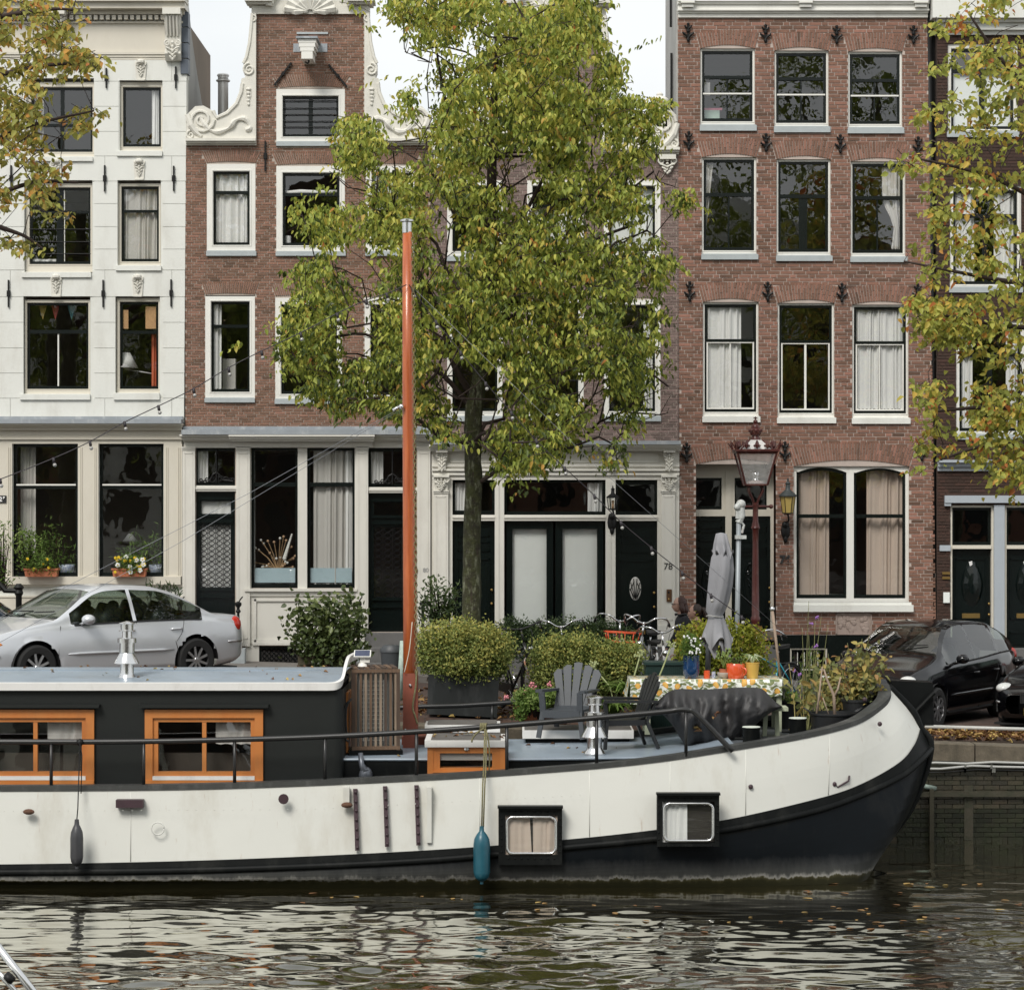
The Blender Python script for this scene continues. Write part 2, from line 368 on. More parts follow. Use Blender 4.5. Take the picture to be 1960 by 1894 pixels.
def arch_bricks(mb,A,y,proud,r,gap):
 n=A[6]
 for i in range(n):
  s0,s1=-1+2*i/n,-1+2*(i+1)/n
  e=.0048/A[1];s0+=e;s1-=e
  cut=.36 if i%2 else .64
  for u0,u1 in((0,cut-.015),(cut+.015,1)):
   mb.prism([arch_pt(A,s0,u0),arch_pt(A,s1,u0),arch_pt(A,s1,u1),arch_pt(A,s0,u1)],y-proud-.005-r.uniform(0,.003),y+.004,tone=min(1,max(0,r.gauss(.58,.16))))
def arch_back(mb,A,y0,y1,n=12):
 for i in range(n):
  s0,s1=-1+2*i/n,-1+2*(i+1)/n
  mb.prism([arch_pt(A,s0,0),arch_pt(A,s1,0),arch_pt(A,s1,1),arch_pt(A,s0,1)],y0,y1)
def mk_arch(x0,x1,yb,yt,rise,fl,n):
 """outer pixel spans: bottom x0..x1 at row yb (springing), crown top at yt"""
 xc=(x0+x1)/2;a=(x1-x0)/2*U;rs=rise*U
 return(fx(xc),a,fz(yb),rs,(yb-yt)*U-rs,fl*U,n)
def sheet(mb,x0,x1,zt,zb,y,folds=9,amp=.03,taper=0.0,seed=0,nz=8,tie=None,side=1):
 r=random.Random(seed);ph=[r.uniform(0,6.3)for _ in range(4)];nx=max(12,int(folds*7));vs=[];fs=[]
 for j in range(nz+1):
  t=j/nz;z=zt+(zb-zt)*t
  for i in range(nx+1):
   u=i/nx;w=1.0
   if tie:
    w=1-(1-tie[1])*math.exp(-((t-tie[0])/.22)**2)if t<tie[0]else tie[1]+(t-tie[0])*.5
   w*=1-taper*t
   x=(x0+(x1-x0)*u*w)if side>0 else(x1-(x1-x0)*(1-u)*w)
   uw=u+.05*sin(u*9+ph[3])+.02*sin(u*23+ph[1]);yy=y+amp*(sin(uw*folds*6.283+ph[0]+.7*sin(2.2*t+ph[1]))*(.55+.45*sin(u*7+ph[2]))+.6*sin(uw*folds*2.3+ph[2]+t))
   vs.append((x,yy,z+(amp*.3*sin(u*folds*6.28+ph[3])if j==nz else 0)))
 for j in range(nz):
  for i in range(nx):
   a=j*(nx+1)+i;fs.append((a,a+nx+1,a+nx+2,a+1))
 mb.add(vs,fs)
def rect_frame(mb,o,i,a,b,mi=None):
 """frame between outer o and inner i pixel rects (x0,x1,yt,yb)"""
 fb(mb,o[0],i[0],o[2],o[3],a,b,mi);fb(mb,i[1],o[1],o[2],o[3],a,b,mi)
 fb(mb,i[0],i[1],o[2],i[2],a,b,mi);fb(mb,i[0],i[1],i[3],o[3],a,b,mi)
def window(house,fr,sash,sill=None,transom=(),mull=(),f0=.03,s0=None,fm="trim",sm="black",silm="sill",sw=4.5,curtain=(),gl="glass_old",arch=None,name="window",sill_out=.05,casing_depth=.16,low_white=False,bars=()):
 s0=f0+.055 if s0 is None else s0
 mb=MB();rect_frame(mb,fr,sash,f0,f0+casing_depth)
 if arch:
  n=10;xc=(fr[0]+fr[1])/2;a=(fr[1]-fr[0])/2
  poly=[(fx(fr[0]),fz(fr[2])),(fx(fr[1]),fz(fr[2]))]+[(fx(xc+a*(1-2*i/n)),fz(fr[2]-arch*(1-(1-2*i/n)**2)))for i in range(1,n)]
  mb.prism(poly,FD+f0,FD+f0+casing_depth)
# small inner bead so that the casing reads as joinery
 rect_frame(mb,(sash[0]-3,sash[1]+3,sash[2]-3,sash[3]+2),(sash[0]-1,sash[1]+1,sash[2]-1,sash[3]+1),f0-.008,f0+.02)
 w=mb.build(name,M[fm],house,org=(fx((fr[0]+fr[1])/2),FD+f0,fz(fr[3])))
 x0,x1,yt,yb=sash;sb=MB();inn=(x0+sw,x1-sw,yt+sw,yb-sw*1.3)
 rect_frame(sb,sash,inn,s0,s0+.05)
 for ty,th in transom:fb(sb,inn[0],inn[1],ty-th/2,ty+th/2,s0-.012,s0+.045)
 rows=[inn[2]]+[t[0]for t in transom]+[inn[3]];rows.sort()
 for m_ in mull:
  fb(sb,m_[0]-m_[3]/2,m_[0]+m_[3]/2,m_[1],m_[2],s0+.006,s0+.048,1 if len(m_)>4 else 0)
 if low_white:
  ty=transom[0][0]+3 if transom else inn[2]
  rect_frame(sb,(inn[0]-1,inn[1]+1,ty,inn[3]+1),(inn[0]+1.6,inn[1]-1.6,ty+2,inn[3]-2),s0-.004,s0+.047,1)
 sb.build("sash",[M[sm],M["trim"]],w)
 for ra,rb in zip(rows[:-1],rows[1:]):
  xs=[inn[0]]+sorted(m_[0]for m_ in mull if m_[1]<(ra+rb)/2<m_[2])+[inn[1]]
  for xa,xb in zip(xs[:-1],xs[1:]):
   pb=MB();tw=rng.uniform(-.004,.004);th=rng.uniform(-.004,.004);y=FD+s0+.025
   pb.add([(fx(xa),y+tw,fz(rb)),(fx(xb),y-tw,fz(rb)),(fx(xb),y-tw+th,fz(ra)),(fx(xa),y+tw+th,fz(ra))],[(0,1,2,3)])
   pb.build("pane",M[gl],w)
 if sill:
  b2=MB();fb(b2,sill[0],sill[1],sill[2],sill[3],-sill_out,f0+.1);fb(b2,sill[0]+2,sill[1]-2,sill[2]-1.2,sill[2],-sill_out+.015,f0+.1)
  b2.build("sill",M[silm],w)
 for c in curtain:
  key,ca,cb,ct,cbm=c[:5];kw=c[5]if len(c)>5 else{}
  b3=MB();sheet(b3,fx(ca),fx(cb),fz(ct),fz(cbm),FD+s0+kw.pop("dy",.07),**kw)
  b3.build("curtain",M[key],w,smooth=True)
 for by in bars:
  b4=MB();b4.tube([(fx(x0-1),FD+s0-.05,fz(by)),(fx(x1+1),FD+s0-.05,fz(by))],.008,6);b4.build("guard_bar",M["iron"],w)
 return w
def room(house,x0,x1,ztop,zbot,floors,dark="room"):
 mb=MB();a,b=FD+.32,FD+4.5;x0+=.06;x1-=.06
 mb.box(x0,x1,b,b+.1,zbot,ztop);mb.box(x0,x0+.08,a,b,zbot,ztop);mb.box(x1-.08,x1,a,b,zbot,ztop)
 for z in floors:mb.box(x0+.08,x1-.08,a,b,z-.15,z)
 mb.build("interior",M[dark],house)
def rod_anchor(house,x,yt,yb):
 mb=MB();p,q=Vector((fx(x),FD-.035,fz(yt))),Vector((fx(x),FD-.035,fz(yb)))
 mb.bar(p,q,.026,.026);c=(p+q)/2
 mb.box(c.x-.028,c.x+.028,FD-.055,FD+.01,c.z-.05,c.z+.05);mb.build("wall_anchor",M["iron"],house)
def fleur_anchor(house,x,yt,yb):
 mb=MB();cx_=fx(x);zt,zb=fz(yt),fz(yb);h=zt-zb;y=FD-.04
 mb.tube([(cx_,y,zt-.01),(cx_,y,zb)],[.02,.016],6);mb.ball((cx_,y,zb+h*.55),.036,8,5)
 mb.ball((cx_,y,zt-.02),.028,8,5);mb.ball((cx_,y,zb+.02),.028,8,5,rz=.045)
 for s in(-1,1):
  mb.tube([(cx_,y,zb+.05),(cx_+s*.04,y,zb+.10),(cx_+s*.085,y-.01,zb+.125),(cx_+s*.085,y-.01,zb+.15)],[.018,.022,.02,.012],6)
  mb.tube([(cx_,y,zt-.09),(cx_+s*.045,y,zt-.07),(cx_+s*.06,y-.01,zt-.04)],[.016,.02,.012],6)
 mb.box(cx_-.012,cx_+.012,y,FD+.01,zb+h*.45,zb+h*.6)
 mb.build("wall_anchor",M["iron"],house)
def acanthus(mb,x0,x1,yt,yb,y,seed=0):
 """leafy carved ornament filling a pixel box: paired volutes, ribs and drops"""
 xa,xb,zt,zb=fx(x0),fx(x1),fz(yt),fz(yb);cx_=(xa+xb)/2;w=(xb-xa)/2;h=zt-zb
 for s in(-1,1):
  mb.spiral(cx_+s*w*.62,zt-h*.16,w*.34,y,1.5,-s,pi/2,w*.12)
  for k in range(3):
   zz=zt-h*(.38+.2*k);ww=w*(.8-.22*k)
   mb.tube([(cx_+s*w*.08,y,zz-h*.1),(cx_+s*ww*.6,y-.008,zz),(cx_+s*ww,y,zz+h*.05),(cx_+s*ww*.95,y,zz-h*.02)],[w*.1,w*.13,w*.1,w*.04],5)
 for k in range(5):mb.ball((cx_,y,zt-h*(.12+.19*k)),w*(.2-.02*k),6,4,rz=h*.08)
def keystone(house,x,yt,yb):
 mb=MB();w1,w0=11,8.5
 mb.prism([(fx(x-w0),fz(yb)),(fx(x+w0),fz(yb)),(fx(x+w1),fz(yt)),(fx(x-w1),fz(yt))],FD-.035,FD+.01)
 fb(mb,x-w0+1,x+w0-1,yb-2.5,yb,-.05,-.03);acanthus(mb,x-10,x+10,yt,yb-5,FD-.05)
 mb.ball((fx(x),FD-.04,fz(yt)),.075,8,5,rz=.05)
 mb.build("keystone",M["stone"],house)
def cornice(mb,x0,x1,steps,mi=None):
 """steps: (yt, yb, projection)"""
 for yt,yb,p in steps:fb(mb,x0-p*20,x1+p*20,yt,yb,-p,.06,mi)
def pilaster(mb,x0,x1,yt,yb,a=-.06,capital=6):
 fb(mb,x0,x1,yt+capital,yb,a,.02);fb(mb,x0-1.5,x1+1.5,yt,yt+2.6,a-.03,.02);fb(mb,x0-.7,x1+.7,yt+2.6,yt+capital,a-.015,.02)
 i0,i1=x0+4,x1-4
 if i1-i0>6:
  for l,r_,t,b in((i0,i0+1.2,yt+12,yb-14),(i1-1.2,i1,yt+12,yb-14),(i0,i1,yt+12,yt+13.2),(i0,i1,yb-15.2,yb-14)):
   fb(mb,l,r_,t,b,a-.008,a+.002)
def panel(mb,x0,x1,yt,yb,y,p=.012,w=1.6):
 fb(mb,x0,x1,yt,yt+w,y-p,y+.005);fb(mb,x0,x1,yb-w,yb,y-p,y+.005)
 fb(mb,x0,x0+w,yt,yb,y-p,y+.005);fb(mb,x1-w,x1,yt,yb,y-p,y+.005)
SKY_HID=[]
# ================================================================== HOUSE 82: white stuccoed house at the left
zG=1.35
h82=thing("canal_house","white stucco canal house with cream shopfront and carved keystones, at the left","house",(fx(150),FD,zG),"canal houses along the street")
H82_R=[(50,180,150,300),(229,311,154,293),(47,177,345,524),(225,308,345,510),(45,173,567,757),(221,306,567,755)]
hol=[(fx(a),fx(b),fz(d),fz(c))for a,b,c,d in H82_R]
hol+=[(fx(-165),fx(-95),fz(300),fz(150)),(fx(-165),fx(-95),fz(520),fz(345)),(fx(-165),fx(-95),fz(757),fz(567))]
mb=MB();e82=lambda z:(fx(-240),fx(352+(800-(HY+(EYE-z)/U))*.0075))
slab_wall(mb,e82,fz(808),fz(0),hol,FD,FD+.3);fb(mb,-240,351,0,-70,0,.3)
slab_wall(mb,lambda z:(fx(-240),fx(349)),fz(1300),fz(808),[(fx(25),fx(149),fz(1103),fz(849)),(fx(190),fx(313),fz(1103),fz(849)),(fx(-150),fx(-30),fz(1103),fz(849))],FD,FD+.3)
mb.build("wall",M["stucco"],h82)
# raised stucco blocks between recessed joints
JP=[115,156,204,252,299,347,390,434,477,517,568,617,666,714,762,803]
blk=MB();g=.55
for a,b in zip(JP[:-1],JP[1:]):
 piers=[(-92,47),(180,228),(311,None)]if(a,b)not in((115,156),(299,347),(517,568),(762,803))else[(-240,20),(20,201),(201,329),(329,None)]
 for l,r_ in piers:
  r_=352+(800-a)*.0075 if r_ is None else r_-g
  b1=MB();lo=[(fx(l+g),fx(r_),fz(b-g),fz(a+g))]
  slab_wall(b1,lambda z:(lo[0][0],lo[0][1]),lo[0][2],lo[0][3],hol,FD-.012,FD+.002)
  if b1.v:b1.build("stucco_block",M["stucco"],h82)
for x,yt,yb in((109,118,151),(270,119,155),(108,309,345),(267,309,345),(108,530,568),(264,530,568)):keystone(h82,x,yt,yb)
for x,yt,yb in((204,131,169),(337,128,170),(201,317,367),(333,318,366),(22,317,366),(17,536,588),(198,536,588),(328,535,587),(109,16,117)):rod_anchor(h82,x,yt,yb)
kw=dict(f0=.07,fm="cream",silm="stucco",casing_depth=.14)
window(h82,(50,180,156,300),(58,176,166,290),(45,178,301,309),[(238,5)],[(117,166,290,7)],curtain=[("curtain_g",60,80,168,288)],**kw)
window(h82,(229,311,156,289),(234,307,166,280),(224,311,290,299),(),curtain=[("curtain",288,304,170,276,dict(folds=3,side=-1))],**kw)
window(h82,(48,176,350,520),(55,172,358,505),(42,175,522,531),[(405,5)],[(112,358,505,12),(121,358,505,1.2,1)],bars=(438,462,485),curtain=[("curtain",58,104,494,502,dict(folds=4))],**kw)
window(h82,(225,308,350,508),(231,303,356,500),(222,309,509,518),[(403,5)],curtain=[("curtain_g",235,300,360,497,dict(folds=9))],**kw)
window(h82,(46,172,573,754),(50,168,579,744),(39,173,755,765),[(634,7)],[(109,637,741,2.6,1)],**kw)
w=window(h82,(222,306,570,752),(228,302,577,744),(218,306,753,765),[(635,6)],curtain=[("curtain_o",285,298,638,738,dict(folds=3,side=-1,dy=.2))],**kw)
for a in(345,567,150):window(h82,(-165,-95,a+6,a+150),(-160,-100,a+12,a+142),None,[(a+60,5)],**kw)
b=MB();b.lathe(W(238,704,FD+.35),[(.24,0),(.10,.26),(.0,.265)],20);b.tube([W(238,706,FD+.4),W(296,716,FD+.5)],.012,6)
b.build("lampshade",M["curtain"],w,smooth=True)
b=MB();fb(b,233,243,592,628,.16,.18);fb(b,276,296,585,628,.16,.18);b.build("wooden_screen",mat("plywood",(.62,.36,.17),.6,var=.3,vs=20),w)
b=MB()
for i,c in enumerate((0,1,2)):
 x=(82,106,137)[i];b.add([W(x-8,585,FD+.3),W(x+8,585,FD+.3),W(x,612,FD+.3)],[(0,2,1)],c)
b.build("bunting_flag",[mat("bunting_yellow",(.5,.35,.08)),mat("bunting_red",(.45,.06,.05)),mat("bunting_teal",(.06,.22,.25))],w)
# top cornice, frieze, dentils, brackets
mb=MB();cornice(mb,-240,352,[(-70,3,.42),(3,10,.38),(10,22,.30),(22,30,.12)]);cornice(mb,-240,349,[(97,100,.03),(100,105,.05),(105,110,.03),(110,115,.015)])
fb(mb,-240,351,46,97,-.02,.01);fb(mb,-240,351,42,46,-.06,.01);mb.build("cornice",M["cream"],h82)
b=MB();b.box(-.031,.031,-.13,0,-.036,.036);d0=b.build("dentil",M["cream"],h82,org=(0,0,0));dm=d0.data
for i in range(44):
 o=d0 if i==0 else bpy.data.objects.new("dentil",dm)
 if i:COL.objects.link(o);o.parent=h82
 o.location=Vector((fx(318-11.6*i-5),FD-.01,fz(36)))-ORG[h82]
for bx in(333,113,-200):
 b=MB();fb(b,bx-17,bx+17,22,34,-.36,.02);yy=[34,50,70,90,106,118];pr=[.30,.24,.16,.14,.18,.10]
 for(a,c),(p,q)in zip(zip(yy[:-1],yy[1:]),zip(pr[:-1],pr[1:])):
  x0,x1=fx(bx-15),fx(bx+15);vs=[(x0,FD-p,fz(a)),(x1,FD-p,fz(a)),(x1,FD-q,fz(c)),(x0,FD-q,fz(c)),(x0,FD,fz(a)),(x1,FD,fz(a)),(x1,FD,fz(c)),(x0,FD,fz(c))]
  b.add(vs,[(0,3,2,1),(0,4,7,3),(1,2,6,5),(3,7,6,2)])
 for k in range(4):b.tube([(fx(bx-10+6.5*k),FD-.31,fz(36)),(fx(bx-10+6.5*k),FD-.25,fz(50)),(fx(bx-10+6.5*k),FD-.17,fz(72))],.022,5)
 acanthus(b,bx-16,bx+16,80,122,FD-.2);b.build("bracket",M["stone"],h82)
# side wall behind, seen past the corner
b=MB();xs=fx(353);prof=[(0,-70),(.6,0),(1.0,50),(1.8,110),(2.5,155),(3.3,172),(3.3,1300),(0,1300)]
v=[(xs+.0,FD+.02+a,fz(y_))for a,y_ in prof]+[(xs-.25,FD+.02+a,fz(y_))for a,y_ in prof]
n=len(prof);b.add(v,[tuple(range(n)),tuple(range(2*n-1,n-1,-1))]+[(i,(i+1)%n,(i+1)%n+n,i+n)for i in range(n)]);b.build("side_wall",M["grey_render"],h82)
for i in range(4):
 b=MB();b.box(xs-.06,xs+.07,FD-.05,FD+.22,fz(24+30*i+28),fz(24+30*i));b.build("slate",M["slate"],h82)
b=MB();b.box(fx(-240),xs-.3,FD+.35,FD+9,fz(1300),fz(60));
b.box(fx(-240),xs-.3,FD+.3,FD+9.2,fz(60),fz(30));
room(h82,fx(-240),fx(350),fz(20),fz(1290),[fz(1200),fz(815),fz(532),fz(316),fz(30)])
b=MB();b.box(fx(-240),xs-.1,FD+4.7,FD+9,fz(1300),fz(340));b.build("rear_wing",M["grey_render"],h82)
# shopfront
mb=MB();fb(mb,-240,351,803,811,-.30,.05);mb.prism([(fx(-240),fz(803)),(fx(351),fz(803)),(fx(351),fz(797)),(fx(-240),fz(797))],FD-.1,FD);mb.build("lead_flashing",M["lead"],h82)
mb=MB();cornice(mb,-240,347,[(811,814,.27),(814,818,.2),(818,823,.14),(823,838,.05),(838,841,.08),(841,849,.04)])
for a,c in((150,189),(314,349),(-29,24)):
 fb(mb,a,c,849,1103,-.04,.02)
 for q in(a+4,a+7,c-5,c-8):fb(mb,q,q+1.2,856,1100,-.052,-.03)
fb(mb,-240,347,1103,1118,-.10,.02);fb(mb,-240,349,1118,1122,-.06,.02);fb(mb,-240,349,1140,1143,-.03,.02);fb(mb,-240,349,1143,1300,-.015,.02)
for a,c in((40,150),(190,300)):panel(mb,a,c,1160,1270,-.02)
mb.build("shopfront",M["cream"],h82)
for x0,x1,cur in((25,149,[("curtain_g",33,62,853,1060,dict(folds=4,dy=.25))]),(190,313,[]),(-150,-30,[])):
 w=window(h82,(x0,x1,849,1103),(x0+.5,x1-.5,850,1102),None,[(932,7)],f0=.05,s0=.08,fm="black",curtain=cur,sw=5,name="shop_window")
 b=MB();fb(b,x0+5,x1-5,926,929,.05,.09);b.build("glazing_bar",M["trim"],w)
b=MB();b.lathe(W(249,1035,FD+1.2),[(.13,0),(.03,.13),(0,.13)],16);b.tube([W(249,1035,FD+1.2),W(249,1080,FD+1.2)],.012,6);b.build("table_lamp",M["curtain"],w,smooth=True)
b=MB();fb(b,-14,13,948,962,-.06,-.03);plq=b.build("number_plate",mat("plate_black",(.02,.02,.022),.4),h82)
M["white_ink"]=mat("white_ink",(.8,.8,.78),.5,var=0);M["black_ink"]=mat("black_ink",(.02,.02,.02),.5,var=0);M["grey_ink"]=mat("grey_ink",(.3,.3,.3),.5,var=0)
text("lettering","82",-2,955.5,FD-.065,.11,M["white_ink"],h82,bold=.004);text("lettering","B",7.5,953,FD-.065,.062,M["white_ink"],h82,bold=.003)
# ================================================================== neck-gable helper for houses 80 and 78
def neck_gable(h,xl,xr,nl,nr,ytop,yled,stone,urn=False):
 """xl,xr facade edges; nl,nr brick neck edges; white stone scrolls on both shoulders"""
 xc=(nl+nr)/2
 for s in(-1,1):
  X=lambda d:fx(xc+s*d)
  hw=(nr-nl)/2;sh=abs((xl if s<0 else xr)-xc)
  q=[(hw,ytop),(hw+7,ytop),(hw+9,ytop+25),(hw+12,ytop+55),(hw+18,ytop+83),(hw+24,ytop+95),(hw+24,ytop+112),(hw+20,ytop+122),(hw+27,ytop+124),(hw+29,ytop+131),(hw+26,ytop+134),(hw+28,ytop+150),(hw+37,ytop+172),(hw+55,ytop+190),(hw+75,ytop+199),(hw+82,ytop+186),(hw+100,ytop+176),(sh-18,ytop+177),(sh-5,ytop+190),(sh-1,ytop+212),(sh-1,yled),(hw,yled)]
  b=MB();b.prism([(X(a),fz(y))for a,y in q],FD-.10,FD+.18);y0=FD-.10
# raised rim following the sweep
  b.tube([(X(a),y0,fz(y))for a,y in q[1:6]],.03,6);b.tube([(X(a),y0,fz(y))for a,y in q[10:16]],.035,6)
  b.spiral(X(hw+13),fz(ytop+107),.10,y0-.01,1.7,-s,pi/2,.022);b.spiral(X(hw+6),fz(ytop+10),.06,y0-.01,1.3,s,pi/2,.016)
  b.spiral(X(sh-30),fz(ytop+203),.20,y0-.01,2.0,s,0,.034)
  b.spiral(X(sh-9),fz(yled-7),.07,y0-.01,1.4,-s,pi/2,.02)
  qq=crv([Vector(v)for v in((X(sh-28),y0,fz(yled-40)),(X(sh-42),y0,fz(yled-20)),(X(sh-60),y0,fz(yled-13)),(X(hw+52),y0-.02,fz(yled-20)),(X(hw+40),y0-.02,fz(yled-34)),(X(hw+22),y0,fz(yled-38)),(X(hw+11),y0,fz(yled-22)),(X(hw+20),y0,fz(yled-16)))],4);b.tube(qq,[.03+.025*sin(i*.55)**2 for i in range(len(qq))],7)
  b.tube([(X(sh-3),y0,fz(yled-46)),(X(sh-10),y0-.01,fz(yled-25)),(X(sh-20),y0,fz(yled-12)),(X(sh-30),y0,fz(yled-4))],[.05,.06,.05,.03],7)
  for k in range(5):b.ball((X(hw+14+.5*(k%2)),y0,fz(ytop+145+7*k)),.05-.005*k,6,4,rz=.035)
  for a in(hw+10,hw+19):b.tube([(X(hw+14),y0,fz(ytop+168)),(X(a),y0,fz(ytop+158)),(X(a),y0,fz(ytop+148))],.014,5)
  b.build("gable_scroll",M["stone"],h)
  b=MB();x0,x1=sorted((xc+s*hw,xc+s*sh));fb(b,x0,x1+(1 if s>0 else 0),yled,yled+5,-.17,.2);fb(b,x0,x1,yled+5,yled+9,-.12,.2);fb(b,x0,x1,yled+9,yled+12,-.06,.2)
  b.build("shoulder_cornice",M["stone"],h)
  if urn:
   b=MB();c=Vector((X(sh-36),FD+.02,fz(yled-90)));fbz=fz(yled-68)
   b.box(X(sh-36)-.12,X(sh-36)+.12,FD-.1,FD+.14,fz(yled-40),fz(yled-66));b.box(X(sh-36)-.17,X(sh-36)+.17,FD-.15,FD+.19,fz(yled-66),fz(yled-69))
   b.lathe((X(sh-36),FD+.02,fz(yled-69)),[(.10,0),(.06,.03),(.05,.06),(.13,.1),(.17,.17),(.16,.22),(.1,.26),(.05,.28),(.06,.31),(.03,.34),(0,.35)],14);b.build("urn",M["stone"],h,smooth=True,auto=40)
# top entablature with shell
 b=MB();hw=(nr-nl)/2
 fb(b,xc-hw-9,xc+hw+9,ytop-16,ytop,-.06,.25)
 for s in(-1,1):
  x0,x1=sorted((xc+s*(hw+20),xc+s*72))
  fb(b,x0,x1,ytop-27,ytop-21,-.26,.25);x0,x1=sorted((xc+s*(hw+16),xc+s*70));fb(b,x0,x1,ytop-21,ytop-17,-.18,.25);
 arc=[(xc+78*cos(pi*i/16),ytop-14-56*sin(pi*i/16))for i in range(17)]
 b.prism([(fx(x),fz(y))for x,y in arc],FD-.05,FD+.25)
 b.tube([(fx(x),FD-.12,fz(y))for x,y in arc],.07,6);
 for i in range(9):
  a=pi*(i+.5)/9;b.tube([(fx(xc+8*cos(a)),FD-.08,fz(ytop-3-5*sin(a))),(fx(xc+30*cos(a)),FD-.1,fz(ytop-3-22*sin(a))),(fx(xc+48*cos(a)),FD-.08,fz(ytop-3-40*sin(a)))],[.03,.06,.075],6)
 for s in(-1,1):
  b.spiral(fx(xc+s*44),fz(ytop-9),.09,FD-.08,1.5,s,pi/2,.026);b.spiral(fx(xc+s*9),fz(ytop-7),.06,FD-.08,1.2,-s,pi/2,.022)
  b.tube([(fx(xc+s*14),FD-.09,fz(ytop-4)),(fx(xc+s*28),FD-.1,fz(ytop-3)),(fx(xc+s*40),FD-.08,fz(ytop-4))],[.04,.06,.03],6)
 b.build("gable_top",M["stone"],h)
def gable_roof(h,xl,xr,xc,ytop,yled):
 b=MB();a,c=FD+4.6,FD+9
 b.prism([(fx(xl),fz(yled+8)),(fx(xr),fz(yled+8)),(fx(xc),fz(ytop+130))],a,c);b.build("roof",M["tile"],h)
 b=MB();b.box(fx(xl)+.02,fx(xr)-.02,FD+4.7,FD+9,1.3,fz(yled+10));b.build("rear_wing",M["mortard"],h)
# ================================================================== HOUSE 80: brown brick with neck gable
h80=thing("canal_house","brown brick canal house with white scrolled neck gable and white hoist beam","house",(fx(590),FD,zG),"canal houses along the street")
def seen80(px,py):
 if 285<py<560 and 360<px<525:return True
 if 30<py<280 and 492<px<697:return True
 return False
W80=[(529,660,170,280),(396,489,314,490),(529,660,318,490),(700,793,318,490),(393,488,565,770),(527,655,570,772),(698,793,570,774)]
hol=[(fx(a),fx(b),fz(d),fz(c))for a,b,c,d in W80]
def e80(z):
 py=HY+(EYE-z)/U
 return(fx(491),fx(698))if py<279 else(fx(355),fx(824))
A80=[mk_arch(535,655,168,142,3,15,32),mk_arch(396,489,312,287,3,11,26),mk_arch(531,660,316,290,3,11,34),mk_arch(700,793,316,290,3,11,26),mk_arch(393,488,563,540,2,7,26),mk_arch(527,655,566,542,2,8,34),mk_arch(700,793,568,543,2,8,26)]
mb=MB();slab_wall(mb,e80,fz(830),fz(0),hol,FD,FD+.3)
for A in A80:arch_back(mb,A,FD-.003,FD+.04)
slab_wall(mb,lambda z:(fx(352),fx(824)),zG,fz(830),[(fx(375),fx(450),zG,fz(857)),(fx(481),fx(570),fz(1125),fz(857)),(fx(588),fx(679),fz(1125),fz(857)),(fx(705),fx(797),fz(1209),fz(857)),(fx(495),fx(577),fz(1282),fz(1236))],FD+.002,FD+.3)
mb.build("wall",M["mortar80"],h80)
lay_bricks(h80,M["brick80"],e80,fz(829),fz(27),hol,A80,.0464,.178,FD,300,seen80,3,gap=.011)
neck_gable(h80,357,826,491,698,28,267,"stone");gable_roof(h80,357,824,594,28,267)
room(h80,fx(355),fx(824),fz(285),fz(1290),[fz(1200),fz(845),fz(545),fz(290)]);
b=MB();b.box(fx(495),fx(695),FD+4.4,FD+4.5,fz(285),fz(120));b.box(fx(495),fx(695),FD+.3,FD+4.4,fz(125),fz(120));b.box(fx(493),fx(496),FD+.3,FD+4.4,fz(285),fz(120));b.box(fx(692),fx(695),FD+.3,FD+4.4,fz(285),fz(120));b.build("attic_wall",M["room"],h80)
kw=dict(f0=-.01,s0=.06)
window(h80,(529,660,171,272),(541,648,184,262),(529,661,272,280),(),[(594,184,262,8)],bars=(193,207,219,232,243),gl="glass",**kw)
window(h80,(396,489,314,481),(408,478,328,469),(395,491,481,490),[(368,6)],curtain=[("curtain",412,474,332,465,dict(folds=7,seed=3))],**kw)
w=window(h80,(529,660,318,482),(541,650,331,470),(528,662,482,490),[(372,6)],**kw)
b=MB();b.tube([W(545,369,FD+.14),W(575,367,FD+.13),W(605,368,FD+.14),W(645,367,FD+.13)],[.03,.04,.035,.03],8);b.build("rolled_cloth",M["curtain"],w,smooth=True)
b=MB();b.lathe(W(551,465,FD+.18),[(.055,0),(.055,.12),(0,.12)],12);b.build("candle",M["curtain"],w)
window(h80,(700,793,318,482),(712,782,331,470),(699,795,482,490),[(372,6)],curtain=[("curtain",716,778,335,400,dict(folds=6,seed=5))],**kw)
w=window(h80,(393,488,567,762),(404,478,577,750),(392,488,762,770),[(624,6)],curtain=[("curtain",408,422,580,744,dict(folds=2,seed=6))],**kw)
b=MB();fb(b,421,446,684,742,.4,.6);fb(b,421,444,740,744,.38,.6);b.build("white_cabinet",M["curtain_g"],w)
w=window(h80,(527,655,570,764),(538,645,583,754),(526,656,764,773),[(628,6)],gl="glass_old",**kw)
b=MB();b.tube([W(543,622,FD+.15),W(600,621,FD+.15),W(641,623,FD+.15)],.03,6);b.build("rolled_cloth",M["curtain"],w,smooth=True)
window(h80,(698,793,570,766),(709,781,583,756),(697,795,766,775),[(628,6)],**kw)
for x,yt,yb in((508,270,328),(676,274,330)):rod_anchor(h80,x,yt,yb)
for(xa,ya),(xb,yb)in(((558,120),(525,163)),((629,124),(664,166))):
 b=MB();p,q=W(xa,ya,FD-.04),W(xb,yb,FD-.04);b.bar(p,q,.03,.03);b.bar(p*.55+q*.45,p*.45+q*.55,.06,.05);b.build("wall_anchor",M["iron"],h80)
